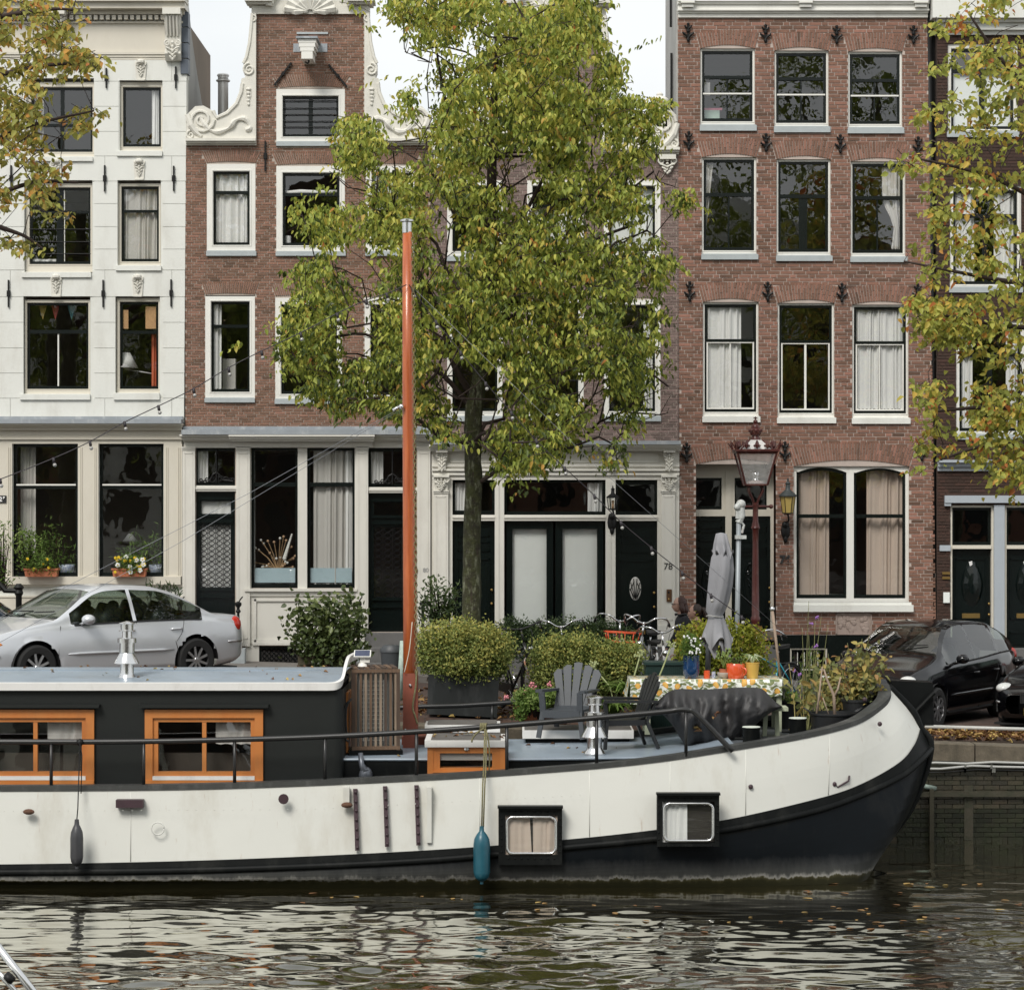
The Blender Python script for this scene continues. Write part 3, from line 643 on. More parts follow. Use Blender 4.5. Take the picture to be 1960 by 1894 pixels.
# hoist beam
b=MB();zc=fz(103);
for k,(w_,t)in enumerate(((.15,.07),(.135,.07),(.115,.07),(.095,.13))):
 zt_=fz(86)-sum(x[1]for x in((.15,.07),(.135,.07),(.115,.07))[:k]);b.box(fx(593)-w_,fx(593)+w_,FD-.62,FD,zt_-t,zt_-.006)
b.build("hoist_beam",M["trim"],h80)
b=MB();b.box(fx(593)-.18,fx(593)+.18,FD-.66,FD,fz(86),fz(82));b.box(fx(593)-.28,fx(593)+.30,FD-.02,FD,fz(100),fz(84));b.build("lead_cap",M["lead"],h80)
b=MB();b.tube([(fx(593),FD-.45,fz(116)),(fx(593),FD-.45,fz(122)),(fx(591)+.04,FD-.45,fz(126)),(fx(593),FD-.45,fz(130)),(fx(590)-.02,FD-.45,fz(127))],.016,6);b.build("hoist_hook",M["iron"],h80)
b=MB();fb(b,568,628,62,66,-.03,.0);b.build("lintel_stone",M["sill"],h80)
# steel flue behind the left shoulder
ft=thing("flue_pipe","tall shiny steel flue pipe rising behind the scrolled gable shoulder","chimney",W(428,260,FD+1.6));d=FD+1.6
b=MB();r_=10*d/FOC;b.tube([W(427,262,d),W(427,150,d)],r_,16);
b.lathe(W(427,158,d),[(r_,0),(r_*1.35,.02),(r_*1.35,.04),(r_,.05),(r_,.1),(r_*1.15,.11),(r_*1.15,.13),(r_*.9,.15)],16);b.build("pipe",M["steel2"],ft,smooth=True,auto=40)
# shopfront of 80
mb=MB();fb(mb,352,826,823,832,-.34,.05);mb.prism([(fx(352),fz(823)),(fx(825),fz(823)),(fx(825),fz(816)),(fx(352),fz(816))],FD-.10,FD);mb.build("lead_flashing",M["lead"],h80)
mb=MB();cornice(mb,354,822,[(832,835,.30),(835,838,.25),(838,842,.2),(842,845,.12),(845,857,.04)]);cornice(mb,449,712,[(833,836,.36),(836,841,.31),(841,845,.26),(845,856,.10)])
for a,c in((350,374),(453,479),(682,705),(799,824)):pilaster(mb,a,c,855,1236 if a<700 else 1212,-.07)
fb(mb,570,588,857,1126,-.02,.04);fb(mb,452,481,857,1126,-.01,.04);fb(mb,679,705,857,1126,-.01,.04)
fb(mb,469,684,1126,1131,-.10,.02);fb(mb,471,683,1131,1140,-.05,.02);fb(mb,470,682,1140,1232,-.02,.02);panel(mb,487,672,1146,1228,-.03,.02,4);fb(mb,484,680,1228,1234,-.06,.02)
fb(mb,374,453,929,940,-.03,.05);fb(mb,374,453,932,936,-.05,.05);fb(mb,705,799,932,943,-.03,.05);fb(mb,705,799,935,939,-.05,.05)
fb(mb,470,496,1234,1284,-.02,.02);fb(mb,578,682,1234,1284,-.02,.02)
mb.build("shopfront",M["shop"],h80)
window(h80,(481,570,857,1125),(481.5,569.5,857.5,1124),None,[(927,8)],f0=.03,s0=.06,fm="black",sw=4.5,curtain=[("curtain",484,487,862,1115,dict(folds=1))],name="shop_window")
window(h80,(588,679,857,1125),(588.5,678.5,857.5,1124),None,[(927,8)],f0=.03,s0=.06,fm="black",sw=4.5,curtain=[("curtain_g",599,662,862,1118,dict(folds=8)),("curtain",660,676,862,1118,dict(folds=3))],name="shop_window")
for a,c in((485,564),(592,673)):
 b=MB();fb(b,a,c,1087,1115,.10,.11);b.build("privacy_film",mat("frosted_blue",(.42,.55,.60),.5,var=.05),h80)
vs=thing("flower_vase","white vase of dried flowers standing inside the shop window","vase",W(533,1116,FD+.3))
b=MB();b.lathe(W(533,1116,FD+.3),[(.05,0),(.09,.02),(.05,.1),(.11,.26)],14);b.build("vase",M["curtain"],vs,smooth=True)
b=MB();tt=random.Random(5)
fl=MB()
for i in range(26):
 x=488+78*tt.random();y=1022+60*tt.random()+.02*(x-530)**2*.4;y=min(y,1085);p=W(533,1095,FD+.3);q=W(x,y,FD+.25+.1*tt.random())
 b.tube([p,(p+q)/2+Vector((0,0,.05)),q],.006,4);fl.ball(q,.024,6,4,0 if tt.random()<.6 else 1)
for k in range(16):fl.ball(W(545+k*.9,1068-k*3,FD+.25),.04-.0015*k,6,4,1)
b.build("stems",mat("dry_stem",(.45,.3,.16),.8),vs);fl.build("dried_blooms",[mat("dried_bloom",(.5,.33,.2),.9),mat("white_bloom",(.8,.8,.75),.8)],vs)
def panel_door(h,x0,x1,yt,yb,y,kind,transom=None):
 """transom: (yt,yb) glazed light over the door"""
 if transom:
  window(h,(x0,x1,transom[0],transom[1]),(x0+.3,x1-.3,transom[0]+.3,transom[1]-.3),None,f0=y-.03,s0=y,fm="black",sw=4.5,name="fanlight",curtain=[("curtain",x0+4,x0+(x1-x0)*.3,transom[0]+5,transom[1]-4,dict(folds=3))]if kind!="plain" else())
 b=MB();pans=[]
 if kind=="grille":
  holes=[(fx(x0+10),fx(x1-10),fz(yt+42),fz(yt+18)),(fx(x0+10),fx(x1-10),fz(yb-66),fz(yt+64))]
  slab_wall(b,lambda z:(fx(x0),fx(x1)),fz(yb),fz(yt),holes,FD+y,FD+y+.06)
  for yy in(yt+11,yt+43,yt+55,yb-64,yb-50):fb(b,x0+6,x1-6,yy,yy+4,y-.035,y+.01)
  for yy in(yt+11,yt+43,yt+55,yb-64):
   for s in(x0+7,x1-9):fb(b,s,s+2.5,yy-1,yy+5,y-.045,y)
  for k in range(14):fb(b,x0+10+k*(x1-x0-20)/14,x0+11+k*(x1-x0-20)/14,yb-42,yb-12,y-.006,y+.004)
 else:
  fb(b,x0,x1,yt,yb,y,y+.06)
  if kind=="plain":
   for a,c in((.03,.12),(.16,.24)):panel(b,x0+10,x1-10,yt+(yb-yt)*a,yt+(yb-yt)*c,y,.02,2)
   panel(b,x0+9,x1-9,yt+(yb-yt)*.3,yb-34,y,.02,2.2);panel(b,x0+9,x1-9,yb-28,yb-8,y,.02,2)
  if kind=="carved":
   m_=(x0+x1)/2
   for a,c in((.02,.09),(.11,.19),(.24,.27),(.80,.86),(.88,.95)):panel(b,x0+7,x1-7,yt+(yb-yt)*a,yt+(yb-yt)*c,y,.03,2.4)
   panel(b,x0+7,x1-7,yt+(yb-yt)*.29,yt+(yb-yt)*.76,y,.03,2.4)
   el=[(fx(m_+14*cos(t*pi/12)),FD+y-.02,fz(yt+(yb-yt)*.52+38*sin(t*pi/12)))for t in range(25)];b.tube(el,.018,6)
   acanthus(b,m_-9,m_+9,yt+(yb-yt)*.40,yt+(yb-yt)*.64,FD+y-.02)
  if kind=="almond":
   m_=(x0+x1)/2;panel(b,x0+8,x1-8,yt+18,yb-55,y,.025,2);c=W(m_,yt+65,FD+y)
   n=16;ring=[]
   for i in range(n):
    a=2*pi*i/n;rr=1 if True else 0;ring.append((sin(a),cos(a)))
   vs_=[(c.x,c.y-.10,c.z)]
   for lv,(sc,dy)in enumerate(((.45,-.085),(.8,-.045),(1,0))):
    for sx_,sz_ in ring:vs_.append((c.x+.19*sc*sx_*(1-.25*max(0,sz_)),c.y+dy,c.z+.40*sc*sz_))
   fs_=[(0,1+(i+1)%n,1+i)for i in range(n)]+[(1+l*n+i,1+l*n+(i+1)%n,1+(l+1)*n+(i+1)%n,1+(l+1)*n+i)for l in range(2)for i in range(n)]
   b.add(vs_,fs_);panel(b,x0+8,x1-8,yb-30,yb-6,y,.02,2)
 d=b.build("door",M["door"],h)
 if kind=="grille":
  for ya,yc in((yt+18,yt+42),(yt+64,yb-66)):
   if x0<500:p=MB();sheet(p,fx(x0+11),fx(x0+(x1-x0)*.85),fz(ya),fz(yc),FD+y+.075,4,.008);p.build('curtain',M['curtain'],d,smooth=True)
   p=MB();p.add([W(x0+10,yc,FD+y+.04),W(x1-10,yc,FD+y+.04),W(x1-10,ya,FD+y+.04),W(x0+10,ya,FD+y+.04)],[(0,1,2,3)]);p.build("pane",M["glass"],d)
  g_=MB();ya,yc=yt+64,yb-66;nx,ny=4,12;cw=(x1-x0-20)/nx;ch=(yc-ya)/ny
  for i in range(nx):
   for j in range(ny):
    cx_,cy_=x0+10+cw*(i+.5),ya+ch*(j+.5);pts=[W(cx_+cw*.36*cos(k*pi/4+pi/8),cy_+ch*.42*sin(k*pi/4+pi/8),FD+y+.012)for k in range(9)]
    g_.tube(pts,.007,4,cap=False)
    g_.bar(W(cx_+cw*.36,cy_,FD+y+.012),W(cx_+cw*.64,cy_,FD+y+.012),.012);g_.bar(W(cx_,cy_+ch*.4,FD+y+.012),W(cx_,cy_+ch*.6,FD+y+.012),.012)
  for i in range(nx+1):g_.bar(W(x0+10+cw*i,ya,FD+y+.015),W(x0+10+cw*i,yc,FD+y+.015),.009)
  g_.build("grille",M["iron"],d)
  b=MB()
  for s_,r0 in((-1,0),(1,0)):
   pass
 if kind in("plain","carved","almond"):
  b=MB();hx=x1-6 if kind!="almond" else x1-5;
  for yy in(.55,.66):b.ball(W(hx,yt+(yb-yt)*yy,FD+y-.03),.022,8,5)
  b.build("handle",M["brass"],d)
 return d
def fan_ornament(h,xc,yt,yb,w,y):
 b=MB();b.tube([W(xc,yt+2,FD+y),W(xc,yb-2,FD+y)],.014,6);z=yb-6
 for s in(-1,1):
  b.tube([W(xc,yb-22,FD+y),W(xc+s*w*.2,yb-18,FD+y),W(xc+s*w*.35,yb-8,FD+y),W(xc+s*w*.6,yb-7,FD+y),W(xc+s*w,yb-5,FD+y)],.016,6)
  for k in(.25,.55,.9):b.spiral(fx(xc+s*w*k),fz(yb-10+3*k),.06-.02*k,FD+y,1.3,s,0,.013)
 b.build("fanlight_ornament",M["iron"],h)
panel_door(h80,373,452,941,1190,.06,"grille",(858,929));panel_door(h80,705,797,944,1209,.06,"grille",(859,931))
fan_ornament(h80,414,858,926,32,.03);fan_ornament(h80,751,859,929,34,.03)
window(h80,(495,577,1236,1282),(495.5,576.5,1236.5,1281),None,f0=.02,s0=.04,fm="black",name="cellar_window")
b=MB();cw=9
for i in range(8):
 for j in range(4):
  pts=[W(502+cw*i+4+3.6*cos(k*pi/4),1241+9.5*j+4.6+4*sin(k*pi/4),FD+.03)for k in range(9)];b.tube(pts,.008,4,cap=False)
b.build("cellar_grille",M["iron"],h80)
text("lettering","80",815,1091,FD-.075,.10,M["grey_ink"],h80)
b=MB();fb(b,796,799.5,1088,1096,-.09,-.06);b.build("doorbell",M["brass"],h80)
# stone steps
for i,(a,c,yt,yb,p)in enumerate(((700,800,1210,1236,.35),(692,806,1236,1262,.75),(684,812,1262,1284,1.15),(676,818,1284,1306,1.5))):
 b=MB();b.box(fx(a),fx(c),FD-p,FD+.1,fz(yb+30),fz(yt));b.build("step",mat("step_stone",(.17,.165,.16),.8,var=.35,vs=5,dirt=(.05,.05,.045),dirt_amt=.6),h80)
b=MB();b.box(fx(370),fx(456),FD-.4,FD+.1,zG,fz(1190));b.build("step",MATS["step_stone"],h80)
def baluster(x,yt,yb,label,d=FD-.55):
 t=thing("iron_post",label,"post",W(x,yb,d),"turned iron posts beside the steps");b=MB();H=WZ(yt,d)-WZ(yb,d);c=W(x,yb,d)
 P=[(.06,0),(.06,.06),(.03,.08),(.03,.2),(.055,.24),(.03,.28),(.025,.4),(.05,.44),(.05,.47),(.028,.5),(.022,.74),(.05,.78),(.028,.82),(.028,.86),(.062,.92),(.055,.97),(.0,1.0)]
 b.lathe(c,[(r*.95,h_*H)for r,h_ in P],12);b.tube([c+Vector((0,0,H*.95)),c+Vector((.02,.1,H*1.02)),c+Vector((.05,.2,H*1.08))],.012,6)
 b.build("shaft",M["iron"],t,smooth=True,auto=50)
 b=MB();b.box(c.x-.12,c.x+.12,c.y-.12,c.y+.12,gz(c.x)-.1,c.z);b.build("plinth",M["sill"],t)
baluster(456,1150,1240,"turned black iron post behind the tail of the silver car");baluster(686,1150,1238,"turned black iron post behind the ivy planter");baluster(809,1150,1216,"turned black iron post beside the number 80");baluster(344,1150,1240,"turned black iron post behind the roof of the silver car")
# ================================================================== HOUSE 78: purple brick with white carved shopfront
h78=thing("canal_house","purple brick canal house with white carved shopfront behind the tall green tree","house",(fx(1062),FD,zG),"canal houses along the street")
W78=[(856,962,346,500),(1009,1117,346,500),(1156,1264,346,500),(856,962,574,806),(1009,1117,574,806),(1156,1264,574,806),(1010,1114,180,300)]
hol=[(fx(a),fx(b),fz(d),fz(c))for a,b,c,d in W78]
def e78(z):
 py=HY+(EYE-z)/U
 return(fx(974),fx(1151))if py<296 else(fx(825.5),fx(1299))
A78=[mk_arch(a,b,c-2,c-26,3,9,28)for a,b,c,d in W78]
mb=MB();slab_wall(mb,e78,fz(850),fz(15),hol,FD,FD+.3)
for A in A78:arch_back(mb,A,FD-.003,FD+.04)
slab_wall(mb,lambda z:(fx(826),fx(1300)),zG,fz(850),[(fx(866),fx(947),zG+.3,fz(918)),(fx(965),fx(1159),zG+.3,fz(918)),(fx(1178),fx(1258),zG+.3,fz(918))],FD+.002,FD+.3)
mb.build("wall",M["mortar80"],h78)
lay_bricks(h78,M["brick78"],e78,fz(849),fz(38),hol,A78,.0464,.178,FD,300,lambda px,py:px>1120 or py>790,8,gap=.011)
neck_gable(h78,826,1299,974,1151,32,284,"stone",True);gable_roof(h78,826,1299,1062,32,284)
for s in(-1,1):
 b=MB();x=1062+s*215;fb(b,x-16,x+16,297,306,-.12,.02);acanthus(b,x-18,x+18,304,336,FD-.06);b.build("corner_console",M["stone"],h78)
room(h78,fx(826),fx(1299),fz(300),fz(1290),[fz(1205),fz(860),fz(545),fz(305)])
b=MB();b.box(fx(980),fx(1145),FD+4.4,FD+4.5,fz(300),fz(120));b.box(fx(980),fx(1145),FD+.3,FD+4.4,fz(125),fz(120));b.build("attic_wall",M["room"],h78)
kw=dict(f0=-.01,s0=.06)
for i,(a,b_,c,d)in enumerate(W78):
 yb=d-9;cur=[]
 if i==2:cur=[("blind",a+14,b_-14,c+14,yb-16,dict(folds=1,amp=.002))]
 if i==1:cur=[("curtain",a+14,b_-14,c+50,yb-16,dict(folds=5))]
 if i==5:cur=[("curtain",b_-32,b_-12,c+40,yb-16,dict(folds=3))]
 window(h78,(a,b_,c,yb),(a+10,b_-10,c+10,yb-10),(a-1,b_+1,yb,d),[(c+(yb-c)*.33,5)],[((a+b_)/2,c+(yb-c)*.33,yb-12,3)],curtain=cur,bars=(700,728,756)if i==4 else(),**kw)
mb=MB();fb(mb,826,1301,844,851,-.34,.05);mb.build("lead_flashing",M["lead"],h78)
mb=MB();cornice(mb,828,1298,[(851,855,.30),(855,859,.25),(859,863,.2)]);fb(mb,826,1300,863,905,-.03,.04)
for yt,yb,p in((889,893,.07),(897,901,.10),(905,909,.07),(909,918,.03)):fb(mb,827,1300,yt,yb,-p,.04)
for a,c in((861,944),(958,1165),(1180,1262)):panel(mb,a,c,868,885,-.03,.02,1.5)
for a,c in((831,858),(1266,1291)):pilaster(mb,a,c,938,1200,-.09)
for a,c in((826,866),(1258,1300)):fb(mb,a,c,905,1240,-.02,.04)
fb(mb,947,965,918,1200,-.03,.04);fb(mb,1159,1178,918,1200,-.03,.04);fb(mb,952,955,922,1200,-.045,.04);fb(mb,1166,1169,922,1200,-.045,.04)
for a,c in((866,947),(965,1159),(1178,1258)):fb(mb,a,c,985,997,-.02,.07);fb(mb,a,c,988,991,-.05,.07);fb(mb,a,c,994,996,-.04,.07)
fb(mb,826,870,1196,1290,-.12,.04);fb(mb,1258,1300,1196,1290,-.12,.04)
mb.build("shopfront",M["shop"],h78)
for x in(846,952,1172,1280):
 b=MB();fb(b,x-11,x+11,861,866,-.22,.02);acanthus(b,x-11,x+11,866,905,FD-.14);fb(b,x-7,x+7,866,900,-.13,.02)
 for k in(-4,0,4):b.tube([(fx(x+k),FD-.13,fz(872)),(fx(x+k),FD-.12,fz(893))],.018,5)
 b.build("bracket",M["stone"],h78)
for x in(845,1280):
 b=MB();fb(b,x-15,x+15,909,913,-.15,.02);acanthus(b,x-16,x+16,913,941,FD-.11);fb(b,x-12,x+12,913,941,-.09,.02);acanthus(b,x-9,x+9,918,940,FD-.14);b.build("capital",M["stone"],h78)
def rect_win(h,r,cur=(),f=.05,**k):return window(h,r,(r[0]+.5,r[1]-.5,r[2]+.5,r[3]-.5),None,f0=f-.02,s0=f,fm="black",curtain=cur,sw=4.5,**k)
rect_win(h78,(866,947,918,983),[("curtain",871,890,924,979,dict(folds=3))],name="fanlight");rect_win(h78,(965,1159,918,985),[("curtain",1125,1152,924,981,dict(folds=5))],name="fanlight");rect_win(h78,(1178,1258,922,985),name="fanlight")
panel_door(h78,866,947,998,1235,.05,"plain");d=panel_door(h78,1178,1258,998,1245,.05,"plain")
b=MB();fb(b,1200,1235,1205,1213,.025,.05);b.build("letterbox",M["brass"],d)
b=MB();b.lathe(W(1216,1126,FD+.045),[(0,.012),(.09,.012),(.1,.0)],20,axis='y',sy=2);b.build("oval_light",M["curtain_g"],d)
b=MB();
for k in range(6):b.bar(W(1216,1146,FD+.03),W(1216+11*cos(k*pi/5+.0),1126-20*sin(k*pi/5),FD+.03),.012)
for s in(-1,1):b.tube([W(1216+s*3,1146,FD+.03),W(1216+s*9,1128,FD+.03),W(1216+s*2,1112,FD+.03)],.008,5)
b.build("oval_grille",M["iron"],d)
# double glazed doors with white blinds
for a,c in((969,1059),(1063,1155)):
 b=MB();holes=[(fx(a+12 if a<1000 else a+14),fx(c-13 if a<1000 else c-12),fz(1195),fz(1012))]
 slab_wall(b,lambda z:(fx(a),fx(c)),fz(1232),fz(998),holes,FD+.05,FD+.11);fb(b,a+10,c-10,1008,1012,.02,.06)
 d=b.build("glazed_door",M["door"],h78);x0,x1=(a+12,c-13)if a<1000 else(a+14,c-12)
 p=MB();p.add([W(x0,1195,FD+.07),W(x1,1195,FD+.07),W(x1,1012,FD+.07),W(x0,1012,FD+.07)],[(0,1,2,3)]);p.build("pane",M["glass"],d)
 p=MB();sheet(p,fx(x0),fx(x1),fz(1012),fz(1195),FD+.12,1,.002);p.build("blind",M["blind"],d)
b=MB();fb(b,1275,1285,1127,1151,-.11,-.085);b.build("intercom",mat("bronze_plate",(.2,.11,.06),.4,metal=.7),h78)
b=MB();b.ball(W(1280,1133,FD-.11),.02,8,4,0);b.ball(W(1280,1146,FD-.11),.014,8,4,1);b.build("bell_button",[M["iron"],M["brass"]],h78)
text("lettering","78",1279,1084,FD-.095,.16,M["black_ink"],h78)
b=MB();b.box(fx(860),fx(1265),FD-.45,FD+.1,zG,fz(1236));b.build("step",MATS["step_stone"],h78)
# ================================================================== HOUSE 76: red brick, three bays
h76=thing("canal_house","red brick canal house with arched windows in three bays and black wall anchors","house",(fx(1542),FD,zG),"canal houses along the street")
def skew(px,py):return px
R=[[(1340,1445,93,240),(1482,1586,97,243),(1623,1727,99,245)],[(1343,1448,301,487),(1486,1590,305,490),(1628,1733,309,492)],[(1345,1452,578,797),(1488,1597,580,799),(1631,1739,583,800)]]
hol=[(fx(a),fx(b),fz(d),fz(c))for r in R for a,b,c,d in r]
hol+=[(fx(1332),fx(1485),1.3,fz(888)),(fx(1519),fx(1740),fz(1152),fz(892)),(fx(1599),fx(1669),fz(1215),fz(1173))]
def e76(z):
 py=HY+(EYE-z)/U
 return(fx(1297+py*.004),fx(1774+py*.0145))
A76=[mk_arch(a,b,c+0,c-36,7,8,21)for r in R[:1]for a,b,c,d in r]+[mk_arch(a,b,c,c-38,7,9,22)for a,b,c,d in R[1]]+[mk_arch(a,b,c,c-38,7,9,22)for a,b,c,d in R[2]]
A76+=[mk_arch(1332,1485,888,846,10,11,30),mk_arch(1519,1740,892,846,12,11,44)]
mb=MB();slab_wall(mb,e76,fz(1215),fz(30),hol,FD,FD+.3,step=1.0)
for A in A76:arch_back(mb,A,FD-.003,FD+.30)
mb.build("wall",M["mortar"],h76)
lay_bricks(h76,M["brick76"],e76,fz(1214.5),fz(35),hol,A76,.0615,.218,FD,300,None,11)
b=MB();holes=[(fx(1512),fx(1583),fz(1282),fz(1240)),(fx(1332),fx(1485),0,fz(1214))]
slab_wall(b,lambda z:(fx(1301),fx(1792)),1.2,fz(1215),holes,FD-.02,FD+.3);b.build("plinth",M["black"],h76)
window(h76,(1512,1583,1240,1282),(1515,1580,1243,1280),None,(),[(x,1243,1280,1.5,1)for x in(1527,1540,1553,1566)],f0=0,s0=.03,fm="cream",name="cellar_window")
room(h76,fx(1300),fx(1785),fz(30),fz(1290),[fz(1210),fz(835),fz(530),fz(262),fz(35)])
b=MB();b.box(fx(1303),fx(1785),FD+4.7,FD+9,1.3,fz(340));b.build("rear_wing",M["grey_render"],h76)
b=MB();prof=[(0,-70),(3.4,-70),(3.4,300),(0,300)];xs=fx(1297)
b.box(xs-.02,xs+.2,FD+.02,FD+3.2,fz(300),fz(-70));b.build("side_wall",M["grey_render"],h76)
b=MB();b.bar((xs-.05,FD+.9,fz(85)),(xs-.05,FD+.9,fz(235)),.04);b.bar((xs-.05,FD+1.1,fz(-30)),(xs-.05,FD+1.1,fz(30)),.04);b.build("wall_anchor",M["iron"],h76)
mb=MB();fb(mb,1297,1776,-70,6,-.17,.3)
cornice(mb,1299,1774,[(6,10,.14),(10,20,.10),(20,23,.13),(23,27,.08),(27,34.5,.05)])
for x in(1315,1760,1540):fb(mb,x-13,x+13,-8,10,-.22,.02);fb(mb,x-11,x+11,10,17,-.18,.02)
mb.build("cornice",M["trim"],h76)
kw=dict(f0=.045,s0=.075,sw=5)
CUR={(1,0):[("curtain_g",1348,1366,312,430,dict(folds=3,taper=.7))],(1,2):[("curtain_g",1690,1725,315,475,dict(folds=5,side=-1,tie=(.75,.35)))],(2,0):[("curtain",1352,1420,588,780,dict(folds=8))],(2,2):[("curtain",1640,1690,588,782,dict(folds=7)),("curtain",1688,1730,588,782,dict(folds=6,seed=4))],(0,0):[]}
for ri,row in enumerate(R):
 for ci,(a,b_,c,d)in enumerate(row):
  s=(a+4,b_-4,c+4,d-(8 if ri<2 else 9));m_=(a+b_)/2
  if ri==0:tr=[(147+ci*3,6),(178+ci*2,3.5)];mu=[(m_,150+ci*3,s[3],2.6)]
  elif ri==1:tr=[(372+ci*3,7)];mu=[(m_,374,s[3],16 if ci==1 else 3)]
  else:tr=[(651+ci*2,5)];mu=[(m_,654,s[3],4 if ci==1 else 1.8,1)]
  w=window(h76,(a,b_,c,d),s,(a-1,b_+3,d,d+(11 if ri==0 else 10 if ri==1 else 11)),tr,mu,arch=5,curtain=CUR.get((ri,ci),()),silm="sill" if ri<2 else "stucco",low_white=ri==2,gl="glass" if ri==0 else "glass_old",**kw)
  if ri==0:
   q=MB();fb(q,s[0]+2,s[1]-2,177+ci*2,180+ci*2,.05,.075);q.build("glazing_bar",M["trim"],w)
  if ri==0 and ci==0:
   q=MB();fb(q,1346,1380,206,222,.3,.6);q.build("box",mat("mint_box",(.45,.6,.52),.6),w)
   q=MB();fb(q,1350,1385,202,206,.3,.5);q.build("pink_cushion",mat("pink",(.7,.2,.3),.6),w)
   q=MB();fb(q,1346,1362,152,177,.35,.37);q.build("paper",M["curtain"],w)
for x,yt,yb in((1317,45,79),(1465,48,81),(1601,50,83),(1748,50,83),(1318,252,286),(1466,256,289),(1608,258,292),(1757,262,296),(1319.7,539,575),(1469,540,575),(1611,542,577),(1756,543,577),(1314,847,883),(1502,845,881),(1764,846,880)):fleur_anchor(h76,x,yt,yb)
# big arched ground floor window
mb=MB();f=.05
def arch_z(x,xa,xb,ys,rise):t=(x-(xa+xb)/2)/((xb-xa)/2);return fz(ys-rise*(1-t*t))
n=24;xa,xb=1519,1740
for i in range(n):
 x0,x1=xa+(xb-xa)*i/n,xa+(xb-xa)*(i+1)/n
 def low(x):
  if x<1526:return fz(900)
  if x<1621:return arch_z(x,1526,1621,904,10)
  if x<1635:return fz(904)
  if x<1733:return arch_z(x,1635,1733,906,10)
  return fz(906)
 mb.prism([(fx(x0),low(x0+.01)),(fx(x1),low(x1-.01)),(fx(x1),arch_z(x1,xa,xb,892,12)-.005),(fx(x0),arch_z(x0,xa,xb,892,12)-.005)],FD+f,FD+f+.15)
fb(mb,1519,1525,900,1152,f,f+.15);fb(mb,1621,1635,904,1145,f,f+.15);fb(mb,1734,1740,903,1152,f,f+.15);fb(mb,1525,1734,1145,1152,f,f+.15);
bigw=mb.build("window",M["trim"],h76)
mb=MB();fb(mb,1518,1747,1157,1170,-.10,.05);fb(mb,1519,1744,1152,1157,-.04,.06);mb.build("sill",M["stucco"],bigw)
for a,c in((1525,1621),(1635,1734)):
 q=MB();s0=.09;fb(q,a,a+5,902,1145,s0,s0+.05);fb(q,c-5,c,902,1145,s0,s0+.05);fb(q,a+5,c-5,1138,1145,s0,s0+.05);fb(q,a+5,c-5,984,991,s0-.015,s0+.045)
 for i in range(12):
  x0,x1=a+(c-a)*i/12,a+(c-a)*(i+1)/12
  q.prism([(fx(x0),arch_z(x0,a,c,905,10)-.045),(fx(x1),arch_z(x1,a,c,905,10)-.045),(fx(x1),arch_z(x1,a,c,905,10)+.02),(fx(x0),arch_z(x0,a,c,905,10)+.02)],FD+s0+.002,FD+s0+.05)
 q.build("sash",M["black"],bigw)
 for yt,yb in((893,987),(988,1140)):
  q=MB();q.add([W(a+3,yb,FD+.12),W(c-3,yb,FD+.12),W(c-3,yt,FD+.12),W(a+3,yt,FD+.12)],[(0,1,2,3)]);q.build("pane",M["glass_old"],bigw)
for a,c,s in((1530,1590,1),(1662,1731,-1)):
 q=MB();sheet(q,fx(a),fx(c),fz(893),fz(1142),FD+.25,7,.035,side=s);q.build("curtain",M["curtain_b"],bigw,smooth=True)
# door recess
mb=MB();rd=.42;fb(mb,1332,1485,975,988,rd-.03,rd+.1);fb(mb,1392,1404,900,1214,rd-.04,rd+.1);fb(mb,1479,1485,888,1214,rd-.04,rd+.1);fb(mb,1332,1485,870,914,rd-.02,rd+.1)
fb(mb,1385,1392,914,975,rd-.02,rd+.1);fb(mb,1404,1410,914,975,rd-.02,rd+.1);fb(mb,1472,1479,914,975,rd-.02,rd+.1);mb.build("door_frame",M["cream"],h76)
mb=MB();mb.box(fx(1326),fx(1332),FD+.01,FD+1,zG,fz(870));mb.box(fx(1485),fx(1492),FD+.01,FD+1,zG,fz(870));mb.box(fx(1332),fx(1485),FD+.3,FD+1,fz(874),fz(868));mb.build("porch_lining",M["brick76"],h76)
rect_win(h76,(1332,1387,914,975),f=rd+.02,name="fanlight");rect_win(h76,(1408,1474,914,975),f=rd+.02,name="fanlight")
panel_door(h76,1333,1392,989,1236,rd,"carved");panel_door(h76,1404,1479,989,1236,rd,"carved")
b=MB();b.box(fx(1332),fx(1485),FD-.3,FD+1,1.2,fz(1236));b.build("step",MATS["step_stone"],h76)
# relief plaque
b=MB();fb(b,1599,1669,1173,1215,-.015,.04);panel(b,1600,1668,1174,1214,-.015,.02,2);r2=random.Random(4)
for k in range(26):b.ball(W(1606+57*r2.random(),1180+28*r2.random(),FD-.015),.03+.03*r2.random(),6,4,rz=.03+.05*r2.random(),ry=.02)
b.build("carved_plaque",mat("worn_plaque_stone",(.38,.30,.26),.9,var=.3,vs=12),h76)
text("lettering","76",1503,1071,FD-.02,.19,M["black_ink"],h76,bold=.008,extrude=.01)
